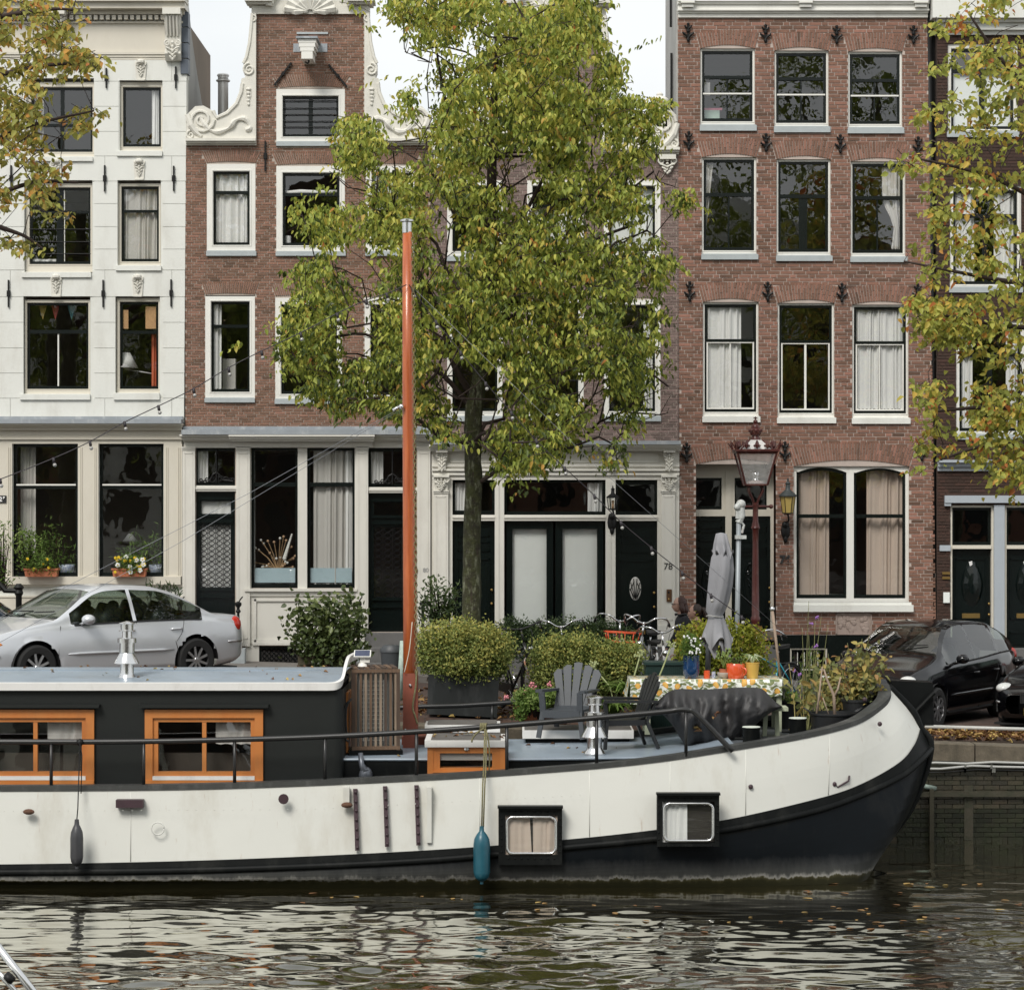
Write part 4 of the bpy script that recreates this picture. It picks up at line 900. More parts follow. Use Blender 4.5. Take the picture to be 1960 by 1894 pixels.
# ================================================================== HOUSE 74: dark brick at the right edge
h74=thing("canal_house","dark brown brick canal house at the right edge behind yellowing leaves","house",(fx(1930),FD,zG),"canal houses along the street")
W74=[(1814,1948,84,263),(1818,1955,355,560),(1830,1962,615,841)]
X74=[(2000,2130,a[2],a[3])for a in W74]
hol=[(fx(a),fx(b),fz(d),fz(c))for a,b,c,d in W74+X74]+[(fx(1819),fx(2003),1.2,fz(966))]
mb=MB();slab_wall(mb,lambda z:(fx(1793),fx(2200)),1.2,fz(20),hol,FD,FD+.3);mb.build("wall",M["mortard"],h74)
lay_bricks(h74,M["brick74"],lambda z:(fx(1794),fx(2200)),1.3,fz(60),hol,[],.0555,.21,FD,300,lambda px,py:px<1960,14)
mb=MB();fb(mb,1780,2200,-70,40,-.3,.3);cornice(mb,1792,2200,[(40,46,.2),(46,54,.12),(54,60,.15),(60,68,.07)]);mb.build("cornice",M["stucco"],h74)
for i,(a,b_,c,d)in enumerate(W74+X74):
 cur=[[("blind",a+14,b_-12,c+60,d-14,dict(folds=1,amp=.002))],[("curtain",a+12,a+50,c+14,d-14,dict(folds=5)),("curtain",b_-50,b_-12,c+14,d-14,dict(folds=5))],[("curtain",a+12,a+34,c+14,d-14,dict(folds=4)),("curtain",b_-34,b_-10,c+14,d-14,dict(folds=4))]][i%3]
 window(h74,(a,b_,c,d-10),(a+7,b_-7,c+9,d-16),(a-2,b_+2,d-10,d),[(c+(d-c)*.28,7)],[((a+b_)/2,c+(d-c)*.28,d-18,10)],curtain=cur,f0=.03,sw=5)
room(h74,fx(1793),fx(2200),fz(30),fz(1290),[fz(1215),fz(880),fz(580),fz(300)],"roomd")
b=MB();b.box(fx(1795),fx(2200),FD+4.7,FD+9,1.3,fz(0));b.build("rear_wing",M["mortard"],h74)
mb=MB();G=mat("blue_grey_paint",(.40,.44,.48),.5,var=.1)
for yt,yb,p in((880,885,.2),(885,893,.12),(893,901,.06)):fb(mb,1794,2200,yt,yb,-p,.02)
fb(mb,1807,2020,948,962,-.10,.02);fb(mb,1807,1819,962,968,-.08,.02);fb(mb,1798,1819,1043,1054,-.04,.02);fb(mb,1902,1922,966,1240,-.05,.2);mb.build("door_surround",G,h74)
mb=MB();fb(mb,1819,1823,966,1240,.02,.2);fb(mb,1898,1902,966,1240,.02,.2);fb(mb,1823,1898,966,971,.02,.2);fb(mb,1823,1898,1043,1050,.0,.2);fb(mb,1922,1927,966,1240,.02,.2);fb(mb,1927,2003,1043,1050,0,.2);fb(mb,1927,2003,966,971,.02,.2);mb.build("door_frame",M["cream"],h74)
rect_win(h74,(1823,1898,971,1043),f=.1,name="fanlight");rect_win(h74,(1927,2003,971,1043),f=.1,name="fanlight")
for a,c in((1823,1898),(1927,2003)):
 d=panel_door(h74,a,c,1051,1240,.12,"almond");b=MB();fb(b,(a+c)/2-17,(a+c)/2+17,1174,1183,.10,.13);b.build("letterbox",M["brass"],d)
b=MB();fb(b,1805,1817,1133,1153,-.05,-.01);b.build("intercom",M["blind"],h74)
for yy in(1094,1103):b=MB();fb(b,1803,1818,yy,yy+5,-.03,-.01);b.build("name_plate",M["brass"],h74)
b=MB();b.box(fx(1800),fx(2010),FD-.4,FD+.1,1.2,fz(1240));b.build("step",MATS["step_stone"],h74)
dp=thing("drainpipe","black drainpipe in the narrow gap between red and dark brick houses","drainpipe",W(1788,1200,FD+.1));b=MB();b.tube([W(1777,0,FD+.05),W(1783,600,FD+.05),W(1788,1250,FD+.05)],.055,10);b.build("pipe",M["iron"],dp,smooth=True)
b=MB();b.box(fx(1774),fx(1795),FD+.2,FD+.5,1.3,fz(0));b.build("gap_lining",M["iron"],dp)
# ================================================================== water, quay, street, opposite bank
def water_mat():
 m=bpy.data.materials.new("canal_water");m.use_nodes=True;nt=m.node_tree;L=nt.links;b=nt.nodes['Principled BSDF']
 b.inputs['Base Color'].default_value=(.016,.013,.006,1);b.inputs['Roughness'].default_value=.035;b.inputs['IOR'].default_value=2.0
 g=nd(nt,"ShaderNodeNewGeometry");mp=nd(nt,"ShaderNodeMapping");mp.inputs['Scale'].default_value=(3,9,1)
 n=nd(nt,"ShaderNodeTexNoise");n.inputs['Scale'].default_value=2.2;n.inputs['Detail'].default_value=4
 bm=nd(nt,"ShaderNodeBump");bm.inputs['Distance'].default_value=.0015;bm.inputs['Strength'].default_value=.5
 L.new(g.outputs['Position'],mp.inputs[0]);L.new(mp.outputs[0],n.inputs['Vector']);L.new(n.outputs['Fac'],bm.inputs['Height']);L.new(bm.outputs[0],b.inputs['Normal'])
 gl=nd(nt,"ShaderNodeBsdfGlossy");gl.inputs['Roughness'].default_value=.008;gl.inputs['Color'].default_value=(.96,.95,.86,1);L.new(bm.outputs[0],gl.inputs['Normal'])
 lw=nd(nt,"ShaderNodeLayerWeight");L.new(bm.outputs[0],lw.inputs['Normal']);pw=nd(nt,"ShaderNodeMath",operation='POWER');pw.inputs[1].default_value=2.7;L.new(lw.outputs['Facing'],pw.inputs[0])
 ms=nd(nt,"ShaderNodeMixShader");L.new(pw.outputs[0],ms.inputs[0]);L.new(b.outputs[0],ms.inputs[1]);L.new(gl.outputs[0],ms.inputs[2]);L.new(ms.outputs[0],nt.nodes['Material Output'].inputs['Surface'])
 b.inputs['Specular IOR Level'].default_value=.1
 return m
def grid_lines(segs):
 out=[]
 for a,b,s in segs:out+=list(np.arange(a,b-1e-6,s))
 return np.array(out+[segs[-1][1]])
xs=grid_lines([(-90,-9.5,8),(-9.5,9.5,.045),(9.5,90,8)]);ys=grid_lines([(-10,22,2),(22,31.8,.036),(31.8,36.2,.08)])
XX,YY=np.meshgrid(xs,ys);ZZ=np.zeros_like(XX);rs_=np.random.RandomState(5)
for i in range(110):
 lam=math.exp(rs_.uniform(math.log(.17),math.log(.9)));th=rs_.normal(pi/2,.55);k=2*pi/lam
 amp=.0050*lam**1.1;ZZ+=amp*np.sin(k*(cos(th)*XX*.8+sin(th)*YY)+rs_.uniform(0,6.3))
# broad calm and ruffled patches
env=.62+.4*np.sin(XX*.55+YY*.9+1.0)*np.sin(YY*.7-XX*.25)+.15*np.sin(XX*1.7)
ZZ*=np.clip(env,.25,1.2)*np.clip((31.0-YY)/3.4,.26,1)*np.where(np.abs(XX)<12,1,0)*np.where(YY>21,1,0)
nx,ny=len(xs),len(ys);V=np.stack([XX.ravel(),YY.ravel(),ZZ.ravel()],1)
ii,jj=np.meshgrid(np.arange(nx-1),np.arange(ny-1));a=(jj*nx+ii).ravel();Fq=np.stack([a,a+1,a+1+nx,a+nx],1)
wat=raw_mesh("water",V,Fq,water_mat(),smooth=True);wat["kind"]="structure"
paving=mat("street_clinker",(.10,.065,.05),.85,var=.5,vs=9,dirt=(.05,.04,.035),dirt_amt=.6,bump=.01,bs=30)
nt=paving.node_tree;bt=nd(nt,"ShaderNodeTexBrick");bt.inputs['Scale'].default_value=1;bt.inputs['Brick Width'].default_value=.2;bt.inputs['Row Height'].default_value=.07
bt.inputs['Mortar Size'].default_value=.006;bt.inputs['Color1'].default_value=(.11,.065,.048,1);bt.inputs['Color2'].default_value=(.07,.045,.036,1);bt.inputs['Mortar'].default_value=(.05,.045,.04,1)
gg=nd(nt,"ShaderNodeNewGeometry");nt.links.new(gg.outputs['Position'],bt.inputs['Vector']);nt.links.new(bt.outputs['Color'],nt.nodes['Principled BSDF'].inputs['Base Color'])
capst=mat("quay_cap_stone",(.15,.125,.09),.9,var=.6,vs=7,dirt=(.05,.045,.03),dirt_amt=.9,bump=.01,bs=25)
b=MB();zz=lambda x:gz(x)
def slope_sheet(mb,x0,x1,y0,y1,dz,n=24):
 for i in range(n):
  a,c=x0+(x1-x0)*i/n,x0+(x1-x0)*(i+1)/n
  mb.add([(a,y0,zz(a)+dz),(c,y0,zz(c)+dz),(c,y1,zz(c)+dz),(a,y1,zz(a)+dz)],[(0,1,2,3)])
slope_sheet(b,-60,60,QD+.35,60,-.02);[b.add([(a_,QD+.35,zz(a_)-.6),(a_+5,QD+.35,zz(a_+5)-.6),(a_+5,QD+.35,zz(a_+5)-.02),(a_,QD+.35,zz(a_)-.02)],[(0,1,2,3)])for a_ in range(-60,60,5)];b.add([(-400,54,.8),(400,54,.8),(400,600,.8),(-400,600,.8)],[(0,1,2,3)]);s_=b.build("street",paving);s_["kind"]="structure"
b=MB();
for i in range(24):
 a,c=-60+5*i,-55+5*i
 b.add([(a,FD-2.2,zz(a)+.09),(c,FD-2.2,zz(c)+.09),(c,FD,zz(c)+.09),(a,FD,zz(a)+.09),(a,FD-2.2,zz(a)-.02),(c,FD-2.2,zz(c)-.02)],[(0,1,2,3),(4,5,1,0)])
s_=b.build("pavement",mat("pavement_tiles",(.22,.2,.18),.85,var=.4,vs=5));s_["kind"]="structure"
qw=bpy.data.objects.new("quay",None);COL.objects.link(qw);ORG[qw]=Vector((0,QD,0));qw.location=(0,QD,0);qw["kind"]="structure"
wet=mat("wet_mossy_brick",(.046,.032,.020),.5,var=.8,vs=3.5,col2=(.022,.025,.010),tone=.5,bump=.008,bs=40,dirt=(.012,.012,.008),dirt_amt=.95,dirt_scale=2.2)
slimy=mat("slimy_stone",(.055,.045,.03),.7,vs=6,col2=(.02,.024,.01),bump=.01,bs=25)
mossm=mat("quay_joint_moss",(.03,.03,.018),.9,var=.6,vs=9)
b=MB()
for i in range(24):
 a,c=-60+5*i,-55+5*i;b.add([(a,QD,-1.5),(c,QD,-1.5),(c,QD,zz(c)-.3),(a,QD,zz(a)-.3),(a,QD+.5,zz(a)-.3),(c,QD+.5,zz(c)-.3)],[(0,1,2,3),(3,2,5,4)])
b.build("quay_wall",mossm,qw)
# capstones: each a part
r2=random.Random(3);x=-12.0
while x<12:
 L_=r2.uniform(.85,1.15);b=MB();e=.008;a,c=x+e,x+L_-e;za,zc=zz(a)-.09,zz(c)-.09;j=r2.uniform(-.008,.008);y0=QD-.05+j;y1=QD+.38
 b.add([(a,y0,za-.24),(c,y0,zc-.24),(c,y1,zc-.24),(a,y1,za-.24),(a,y0+.015,za-.0),(c,y0+.015,zc),(c,y1,zc),(a,y1,za),(a,y0,za-.015),(c,y0,zc-.015)],[(0,1,9,8),(8,9,5,4),(4,5,6,7),(0,8,4,7,3),(1,2,6,5,9),(0,3,2,1)])
 b.build("cap_stone",capst,qw);x+=L_
# bricks of the stretch of wall seen past the bow
bw,bh=.215,.064;bb=MB();g=.006;bb.box(-bw/2+g,bw/2-g,-.014,.004,-bh/2+g*.7,bh/2-g*.7,back=False,tone=0.0);me=None;me2=None;z=-.05;k=0;cnt=0;wetd=mat('slimy_black_brick',(.018,.016,.010),.35,vs=5,col2=(.014,.020,.007),tone=.5,bump=.008,bs=40)
rest=MB()
while z<1.0:
 x=4.6+(k%2)*bw/2
 while x<9.3:
  tone=min(1,max(0,r2.gauss(.5,.25)));dy=r2.uniform(-.006,.006)
  if z+bh<zz(x)-.34:
   if cnt<298 and x<8.0 and x>5.2:
    if z>.42 and me2 is None:me2=True;me=None
    if me is None:o=bb.build("brick",wet if me2 else wetd,qw,org=(0,0,0));me=o.data
    else:o=bpy.data.objects.new("brick",me);COL.objects.link(o);o.parent=qw
    o.location=Vector((x,QD+dy,z))-ORG[qw];o["tone"]=tone;cnt+=1
   else:rest.box(x-bw/2+g,x+bw/2-g,QD-.014+dy,QD+.004,z-bh/2+g,z+bh/2-g,back=False,tone=tone)
  x+=bw
 z+=bh;k+=1
o=rest.build("bricks",wet,qw);o["kind"]="stuff"
b=MB();b.box(4.5,10,QD-.10,QD+.02,.60,.67);b.build("stone_course",slimy,qw)
b=MB();b.box(WX(1845,QD)-.0,WX(1862,QD),QD-.03,QD+.02,.0,.75);b.build("stone_pier",slimy,qw)
cabm=mat("grey_cable",(.42,.42,.40),.5,var=.2)
for i,(pts,m_)in enumerate((([(1740,1462),(1790,1459),(1850,1461),(1900,1458),(1965,1460),(2100,1460)],cabm),([(1740,1470),(1800,1471),(1860,1465),(1910,1467),(1965,1468),(2100,1468)],cabm),([(1740,1478),(1810,1477),(1870,1472),(1965,1474),(2100,1474)],M["iron"]))):
 t=thing("cable",["upper pale grey cable strung along the mossy quay wall","middle pale grey cable strung along the mossy quay wall","thin black cable under the two grey ones on the quay wall"][i],"cable",W(1800,pts[0][1],QD-.06),"cables along the quay wall")
 b=MB();b.tube([W(x,y,QD-.08)for x,y in pts],.018 if i<2 else .01,8);b.build("strand",m_,t,smooth=True)
 b=MB()
 for x in(1845,1895+3*i):b.box(WX(x,QD)-.012,WX(x,QD)+.012,QD-.105,QD,WZ(1472 if i else 1465,QD)-.03,WZ(1472 if i else 1465,QD)+.03)
 b.build("clip",M["steel"],t)
sp=thing("outlet_pipe","green-stained pipe stub with a post poking from the quay wall by the bow","pipe",W(1760,1500,QD))
b=MB();b.tube([W(1741,1500,QD-.25),W(1790,1508,QD)],.035,8);b.build("stub",mat("verdigris",(.45,.55,.48),.6,var=.5,vs=20),sp,smooth=True)
b=MB();b.box(WX(1777,QD),WX(1785,QD),QD-.12,QD-.06,-.2,WZ(1508,QD));b.build("post",mat("slimy_wood",(.045,.04,.022),.7,var=.5),sp)
t=thing("kerb_rail","low pale pipe rail along the quay edge in front of the black car","rail",W(1860,1394,QD+.75));b=MB();d=QD+.75
b.tube([W(1770,1390,d),W(2100,1399,d)],.028,10);b.build("rail",mat("pale_galvanised",(.5,.5,.47),.5,var=.3,vs=15),t,smooth=True)
for x in(1846,1990):b=MB();b.tube([W(x,1394,d),W(x,1424,d)],.022,8);b.build("post",MATS["pale_galvanised"],t,smooth=True)
# leaves: generic flat leaf builder -------------------------------------------------
def leaf_verts(P,D,N,L,Wd,fold=.25,curl=.0):
 """P base points, D unit directions, N unit normals, L lengths, Wd widths -> (verts, quads)"""
 n=len(P);S=np.cross(D,N);S/=np.linalg.norm(S,axis=1,keepdims=True)+1e-9
 N2=np.cross(S,D);L=L[:,None];Wd=Wd[:,None]
 tip=P+D*L-N2*L*curl;up=N2*Wd*fold
 l1=P+D*L*.28-S*Wd*.46+up;l2=P+D*L*.66-S*Wd*.36+up*.8-N2*L*curl*.4
 r1=P+D*L*.28+S*Wd*.46+up;r2_=P+D*L*.66+S*Wd*.36+up*.8-N2*L*curl*.4
 V=np.stack([P,l1,l2,tip,r2_,r1],1).reshape(-1,3);b0=np.arange(n)*6
 F=np.concatenate([np.stack([b0,b0+3,b0+2,b0+1],1),np.stack([b0,b0+5,b0+4,b0+3],1)])
 return V,F
def unit(a):return a/(np.linalg.norm(a,axis=1,keepdims=True)+1e-9)
dead=leaf_mat("dead_leaf",[(0,(.08,.035,.02)),(.4,(.20,.10,.045)),(.75,(.34,.21,.08)),(1,(.48,.36,.12))],transl=.15,rough=.7)
def litter(name,pts,L=.07,kind="stuff",parent=None,seed=1,m=None):
 rs=np.random.RandomState(seed);P=np.array(pts);n=len(P);a=rs.uniform(0,2*pi,n);el=rs.uniform(-.1,.35,n)
 D=np.stack([np.cos(a)*np.cos(el),np.sin(a)*np.cos(el),np.sin(el)],1);N=unit(np.stack([rs.normal(0,.35,n),rs.normal(0,.35,n),np.ones(n)],1))
 LL=L*rs.uniform(.7,1.3,n);V,F=leaf_verts(P,D,N,LL,LL*.6,.4,.2);t=rs.uniform(0,1,n)
 o=raw_mesh(name,V,F,m or dead,parent,tone=np.concatenate([t,t]));o["kind"]=kind;return o
rs=np.random.RandomState(2);n=2600;X=rs.uniform(5.2,10,n);Y=rs.uniform(QD+.32,QD+.8,n)
litter("leaf_litter",np.stack([X,Y,gz(X)-.07+rs.uniform(0,.05,n)+.12*(Y-QD-.3)],1),.08,seed=3)
b=MB();b.box(4.5,12,QD+.3,QD+1.0,1.0,gz(8)-.02);b.build("earth_bank",mat("dark_earth",(.05,.035,.025),.95,var=.5),None)["kind"]="structure"
n=1500;X=rs.uniform(-4,3,n);Y=rs.uniform(QD+.3,41,n)
litter("leaf_litter",np.stack([X,Y,gz(X)+.0+rs.uniform(0,.02,n)],1),.08,seed=4)
# opposite bank (seen only mirrored in the panes) ---------------------------------
b=MB();b.add([(-90,-10,1.4),(90,-10,1.4),(90,-200,1.4),(-90,-200,1.4)],[(0,3,2,1)]);b.add([(-90,-10,-1),(90,-10,-1),(90,-10,1.4),(-90,-10,1.4)],[(0,3,2,1)])
b.build("far_bank",mat("far_paving",(.15,.13,.12),.9),None)["kind"]="structure"
# ================================================================== the houseboat
BA=33.2
boat=thing("houseboat","long white and black houseboat with charcoal cabin, orange window frames and rounded bow","houseboat",(WX(700,BA),BA,0))
BLK=mat("boat_black_paint",(.006,.007,.007),.5,spec=.12,var=.35,vs=3,dirt=(.05,.05,.045),dirt_amt=.35,dirt_scale=3,bump=.003,bs=12,rvar=.1)
def hull_white():
 m=mat("boat_white_paint",(.66,.66,.61),.42,var=.05,vs=1.3,dirt=(.36,.31,.22),dirt_amt=.4,dirt_scale=1.3,bump=.006,bs=3.5)
 nt=m.node_tree;L=nt.links;bs=nt.nodes['Principled BSDF'];src=bs.inputs['Base Color'].links[0].from_socket
 g=nd(nt,"ShaderNodeNewGeometry");mp=nd(nt,"ShaderNodeMapping");mp.inputs['Scale'].default_value=(9,9,1.1);L.new(g.outputs['Position'],mp.inputs[0])
 n=nd(nt,"ShaderNodeTexNoise");n.inputs['Scale'].default_value=1.4;n.inputs['Detail'].default_value=7;n.inputs['Roughness'].default_value=.7;L.new(mp.outputs[0],n.inputs['Vector'])
 r=nd(nt,"ShaderNodeMapRange");r.inputs['From Min'].default_value=.63;r.inputs['From Max'].default_value=.82;r.inputs['To Max'].default_value=.75;L.new(n.outputs['Fac'],r.inputs['Value'])
 mx=nd(nt,"ShaderNodeMix",data_type='RGBA');mx.inputs[7].default_value=(.30,.15,.06,1);L.new(r.outputs[0],mx.inputs[0]);L.new(src,mx.inputs[6]);L.new(mx.outputs[2],bs.inputs['Base Color'])
 return m
HW=hull_white()
def hull_black():
 m=mat("hull_bottom_paint",(.003,.0045,.006),.42,spec=.1,var=.3,vs=3,dirt=(.02,.02,.018),dirt_amt=.5,dirt_scale=1.5,bump=.004,bs=6)
 nt=m.node_tree;L=nt.links;bs=nt.nodes['Principled BSDF'];src=bs.inputs['Base Color'].links[0].from_socket
 g=nd(nt,"ShaderNodeNewGeometry");sx=nd(nt,"ShaderNodeSeparateXYZ");L.new(g.outputs['Position'],sx.inputs[0])
 mp=nd(nt,"ShaderNodeMapping");mp.inputs['Scale'].default_value=(3,3,1);L.new(g.outputs['Position'],mp.inputs[0])
 n=nd(nt,"ShaderNodeTexNoise");n.inputs['Scale'].default_value=2.2;n.inputs['Detail'].default_value=8;n.inputs['Roughness'].default_value=.75;L.new(mp.outputs[0],n.inputs['Vector'])
 ad=nd(nt,"ShaderNodeMath",operation='MULTIPLY_ADD');ad.inputs[1].default_value=.22;L.new(n.outputs['Fac'],ad.inputs[0]);L.new(sx.outputs['Z'],ad.inputs[2])
 cr=nd(nt,"ShaderNodeValToRGB");e=cr.color_ramp.elements
 for i in range(4):e.new(.5)
 for i,(p,c,al)in enumerate(((0,(.012,.012,.006),1),(.17,(.022,.021,.010),1),(.205,(.05,.045,.022),1),(.218,(.32,.31,.28),.75),(.26,(.12,.12,.11),.4),(.46,(.1,.1,.1),0))):
  e[i].position=p;e[i].color=(*c,al)
 L.new(ad.outputs[0],cr.inputs[0]);mx=nd(nt,"ShaderNodeMix",data_type='RGBA');L.new(cr.outputs['Alpha'],mx.inputs[0]);L.new(src,mx.inputs[6]);L.new(cr.outputs['Color'],mx.inputs[7]);L.new(mx.outputs[2],bs.inputs['Base Color'])
 return m
HB=hull_black()
ORN=mat("varnished_orange_wood",(.52,.21,.06),.4,var=.35,vs=3,stretch=(1,1,.15),col2=(.50,.16,.035),dirt=(.25,.1,.04),dirt_amt=.4,dirt_scale=4)
def P3(l,z=None):return[W(*p)for p in l]
S_=P3([(-400,1671,31.2),(0,1669,31.2),(400,1664,31.2),(800,1647,31.2),(1078,1622,31.2),(1246,1606,31.22),(1387,1588,31.35),(1546,1555,31.65),(1637,1525,32.0),(1722,1486,32.45),(1760,1456,32.8),(1782,1432,33.2)])
T_=P3([(-400,1656,31.22),(0,1655,31.22),(400,1647,31.22),(800,1629,31.22),(1078,1608,31.22),(1246,1590,31.24),(1387,1570,31.37),(1546,1534,31.67),(1637,1506,32.0),(1718,1462,32.45),(1750,1425,32.8),(1762,1392,33.2)])
C_=P3([(-400,1511,31.33),(0,1510,31.33),(400,1506,31.33),(800,1490,31.33),(1078,1472,31.33),(1246,1456,31.36),(1387,1435,31.5),(1546,1408,31.8),(1640,1383,32.15),(1690,1352,32.6),(1705,1332,32.9),(1700,1313,33.2)])
WL=[(-400,31.27),(0,31.27),(400,31.27),(800,31.27),(1078,31.27),(1230,31.29),(1350,31.34),(1470,31.44),(1550,31.52),(1625,31.66),(1662,32.05),(1664,33.2)]
W0=[Vector((WX(p,d),d,0))for p,d in WL];WU=[v+Vector((0,.25 if i<10 else .1,-.5))for i,v in enumerate(W0)]
MID=[(a+b)/2+Vector((.02*max(0,i-6)**1.2,-.05,0))for i,(a,b)in enumerate(zip(W0,S_))]
VM=[(a+b)/2+Vector((.004*max(0,i-6),-.004*max(0,i-4),0))for i,(a,b)in enumerate(zip(T_,C_))]
def mir(v):return Vector((v.x,2*BA-v.y,v.z))
R_={k:crv(v)for k,v in dict(u=WU,w=W0,m=MID,s=S_,t=T_,v=VM,c=C_).items()}
def loft(mb,rows,mi=0,flip=False):
 n=len(rows[0]);
 for a,b in zip(rows[:-1],rows[1:]):
  mb.add(list(a)+list(b),[((i,i+1,n+i+1,n+i)if not flip else(i,n+i,n+i+1,i+1))for i in range(n-1)],mi)
def mid_rows(a,b,n):return[[x+(y-x)*(k/n)for x,y in zip(a,b)]for k in range(n+1)]
mb=MB();low=[R_['u'],R_['w'],R_['m'],R_['s']];up=[R_['s'],R_['t']];wh=[R_['t'],R_['v'],R_['c']]
def vspl(rows,k):
 cols=[crv([r[i]for r in rows],k)for i in range(len(rows[0]))];return[[c[j]for c in cols]for j in range(len(cols[0]))]
for rows,mi in((vspl(low,5),0),(up,0),(vspl(wh,4),1)):
 loft(mb,rows,mi);loft(mb,[[mir(v)for v in r]for r in rows],mi,True)
# stern closure far to the left
for rows in(low,up,wh):
 for a,b in zip(rows[:-1],rows[1:]):mb.add([a[0],b[0],mir(b[0]),mir(a[0])],[(0,1,2,3)],0)
hull=mb.build("hull",[HB,HW],boat,smooth=True)
def inward(curve,off):
 out=[]
 for i,p in enumerate(curve):
  t=curve[min(i+1,len(curve)-1)]-curve[max(i-1,0)];t.z=0;t.normalize();n=Vector((-t.y,t.x,0))
  q=p+n*off;
  if i==len(curve)-1:q=p+Vector((-off,0,0))
  out.append(q)
 return out
def half_tube(mb,curve,r,n=8,mi=0):mb.tube(curve,r,n,mi)
b=MB();half_tube(b,R_['s'],.045);half_tube(b,[mir(v)for v in R_['s']],.045)
b.build("rubbing_strake",BLK,hull,smooth=True)
# black belt between strake and white strip, a hair proud
b=MB();a1=[p+Vector((0.004,-.012,.012))for p in R_['t']];a2=[p+Vector((.004,-.012,0))for p in R_['s']];loft(b,[a2,a1]);b.add(a1+R_['t'],[(i,i+1,len(a1)+i+1,len(a1)+i)for i in range(len(a1)-1)])
n0=int(8*0);low2=[p*.72+q*.28+Vector((0,-.014,0))for p,q in zip(R_['s'],R_['w'])][:8*7];loft(b,[low2,a2[:8*7]]);b.build("belt_plate",BLK,hull,smooth=True,auto=30)
# cap rail round both sides
ci=inward(R_['c'],.16);full=lambda a:a+[mir(v)for v in a[::-1][1:]]
oc,ic=full([p+Vector((0,-.015,.0))for p in R_['c']]),full(ci);h=Vector((0,0,.062));z3=Vector((0,0,0))
b=MB();n=len(oc);vs=[p-h*.35 for p in oc]+[p+h*.65 for p in oc]+[p+h*.65 for p in ic]+[p-h*.35 for p in ic]
fs=[]
for i in range(n-1):
 for k in range(4):a,c=k*n,((k+1)%4)*n;fs.append((a+i,a+i+1,c+i+1,c+i))
b.add(vs,fs);b.build("cap_rail",mat("cap_rail_paint",(.045,.047,.045),.5,var=.4,vs=4,dirt=(.25,.25,.24),dirt_amt=.3,dirt_scale=5),hull,smooth=True,auto=35)
# bulwark inside
b=MB();inn=inward(R_['c'],.05);inb=[Vector((p.x-(.06 if i>60 else 0),p.y+.03,min(p.z-.05,1.62)-.25))for i,p in enumerate(inn)]
loft(b,[inb,inn],flip=True);loft(b,[[mir(v)for v in inb],[mir(v)for v in inn]]);b.build("bulwark_lining",BLK,hull,smooth=True)
# stem post
b=MB();st=[(1664,0),(1672,1672),(1713,1618),(1748,1560),(1777,1475),(1784,1432),(1768,1392),(1746,1359),(1700,1313)]
pts=[R_[k_][-1].copy()for k_ in 'uwmst']+[W(1746,1359,BA),R_['c'][-1].copy()];pts=crv(pts,5);b.tube(pts,.045,10);b.build("stem_post",BLK,hull,smooth=True)
# deck
def cap_at(X):
 for a,c in zip(R_['c'][:-1],R_['c'][1:]):
  if a.x<=X<=c.x:t=(X-a.x)/(c.x-a.x);return a+(c-a)*t
 return R_['c'][0]
def deck_z(X):return min(cap_at(X).z-.03,1.64)
DKB=mat("blue_grey_deck_paint",(.30,.36,.42),.35,var=.25,vs=1.6,dirt=(.16,.17,.17),dirt_amt=.5,dirt_scale=2,rvar=.12)
DKD=mat("dark_deck_paint",(.10,.11,.12),.5,var=.3,vs=2)
b=MB();xs_=np.linspace(-8.4,4.6,40);rows=[]
for X in xs_:
 c=cap_at(X);z=deck_z(X);rows.append((Vector((X,c.y+.08,z)),Vector((X,2*BA-c.y-.08,z))))
for a,c in zip(rows[:-1],rows[1:]):b.add([a[0],c[0],c[1],a[1]],[(0,1,2,3)])
b.build("deck",DKD,boat)
# trunk (raised blue deck)
tk=thing
b=MB();tops=[(625,1.478),(1000,1.478),(1250,1.50),(1330,1.55),(1405,1.66)];d0,d1=31.9,34.5
L0=[Vector((WX(p,d0),d0,z))for p,z in tops];L1=[Vector((v.x,d1,v.z))for v in L0];n=len(L0)
for i in range(n-1):b.add([L0[i],L0[i+1],L1[i+1],L1[i]],[(0,1,2,3)],1)
for i in range(n-1):b.add([L0[i]-Vector((0,0,.5)),L0[i+1]-Vector((0,0,.5)),L0[i+1]-Vector((0,0,.006)),L0[i]-Vector((0,0,.006))],[(0,1,2,3)],0)
b.add([L0[0]-Vector((0,0,.5)),L0[0]-Vector((0,0,.006)),L1[0]-Vector((0,0,.006)),L1[0]-Vector((0,0,.5))],[(0,1,2,3)],0)
b.tube([v+Vector((0,-.005,-.006))for v in L0],.016,6,1);b.build("trunk_deck",[BLK,DKB],boat)
# vent cowl on the trunk side
b=MB();b.ball(W(700,1482,31.82),.085,12,8,rz=.1,ry=.08);b.tube([W(690,1440,31.86),W(692,1462,31.84),W(700,1478,31.8)],[.03,.035,.06],8);b.build("vent_cowl",mat("grey_vent",(.12,.13,.15),.3,metal=.4),boat,smooth=True)
b=MB();b.tube([W(642,1456,31.88),W(642,1502,31.88)],.022,8);b.tube([W(654,1456,31.88),W(654,1502,31.88)],.03,8);b.build("drain_pipes",BLK,boat,smooth=True)
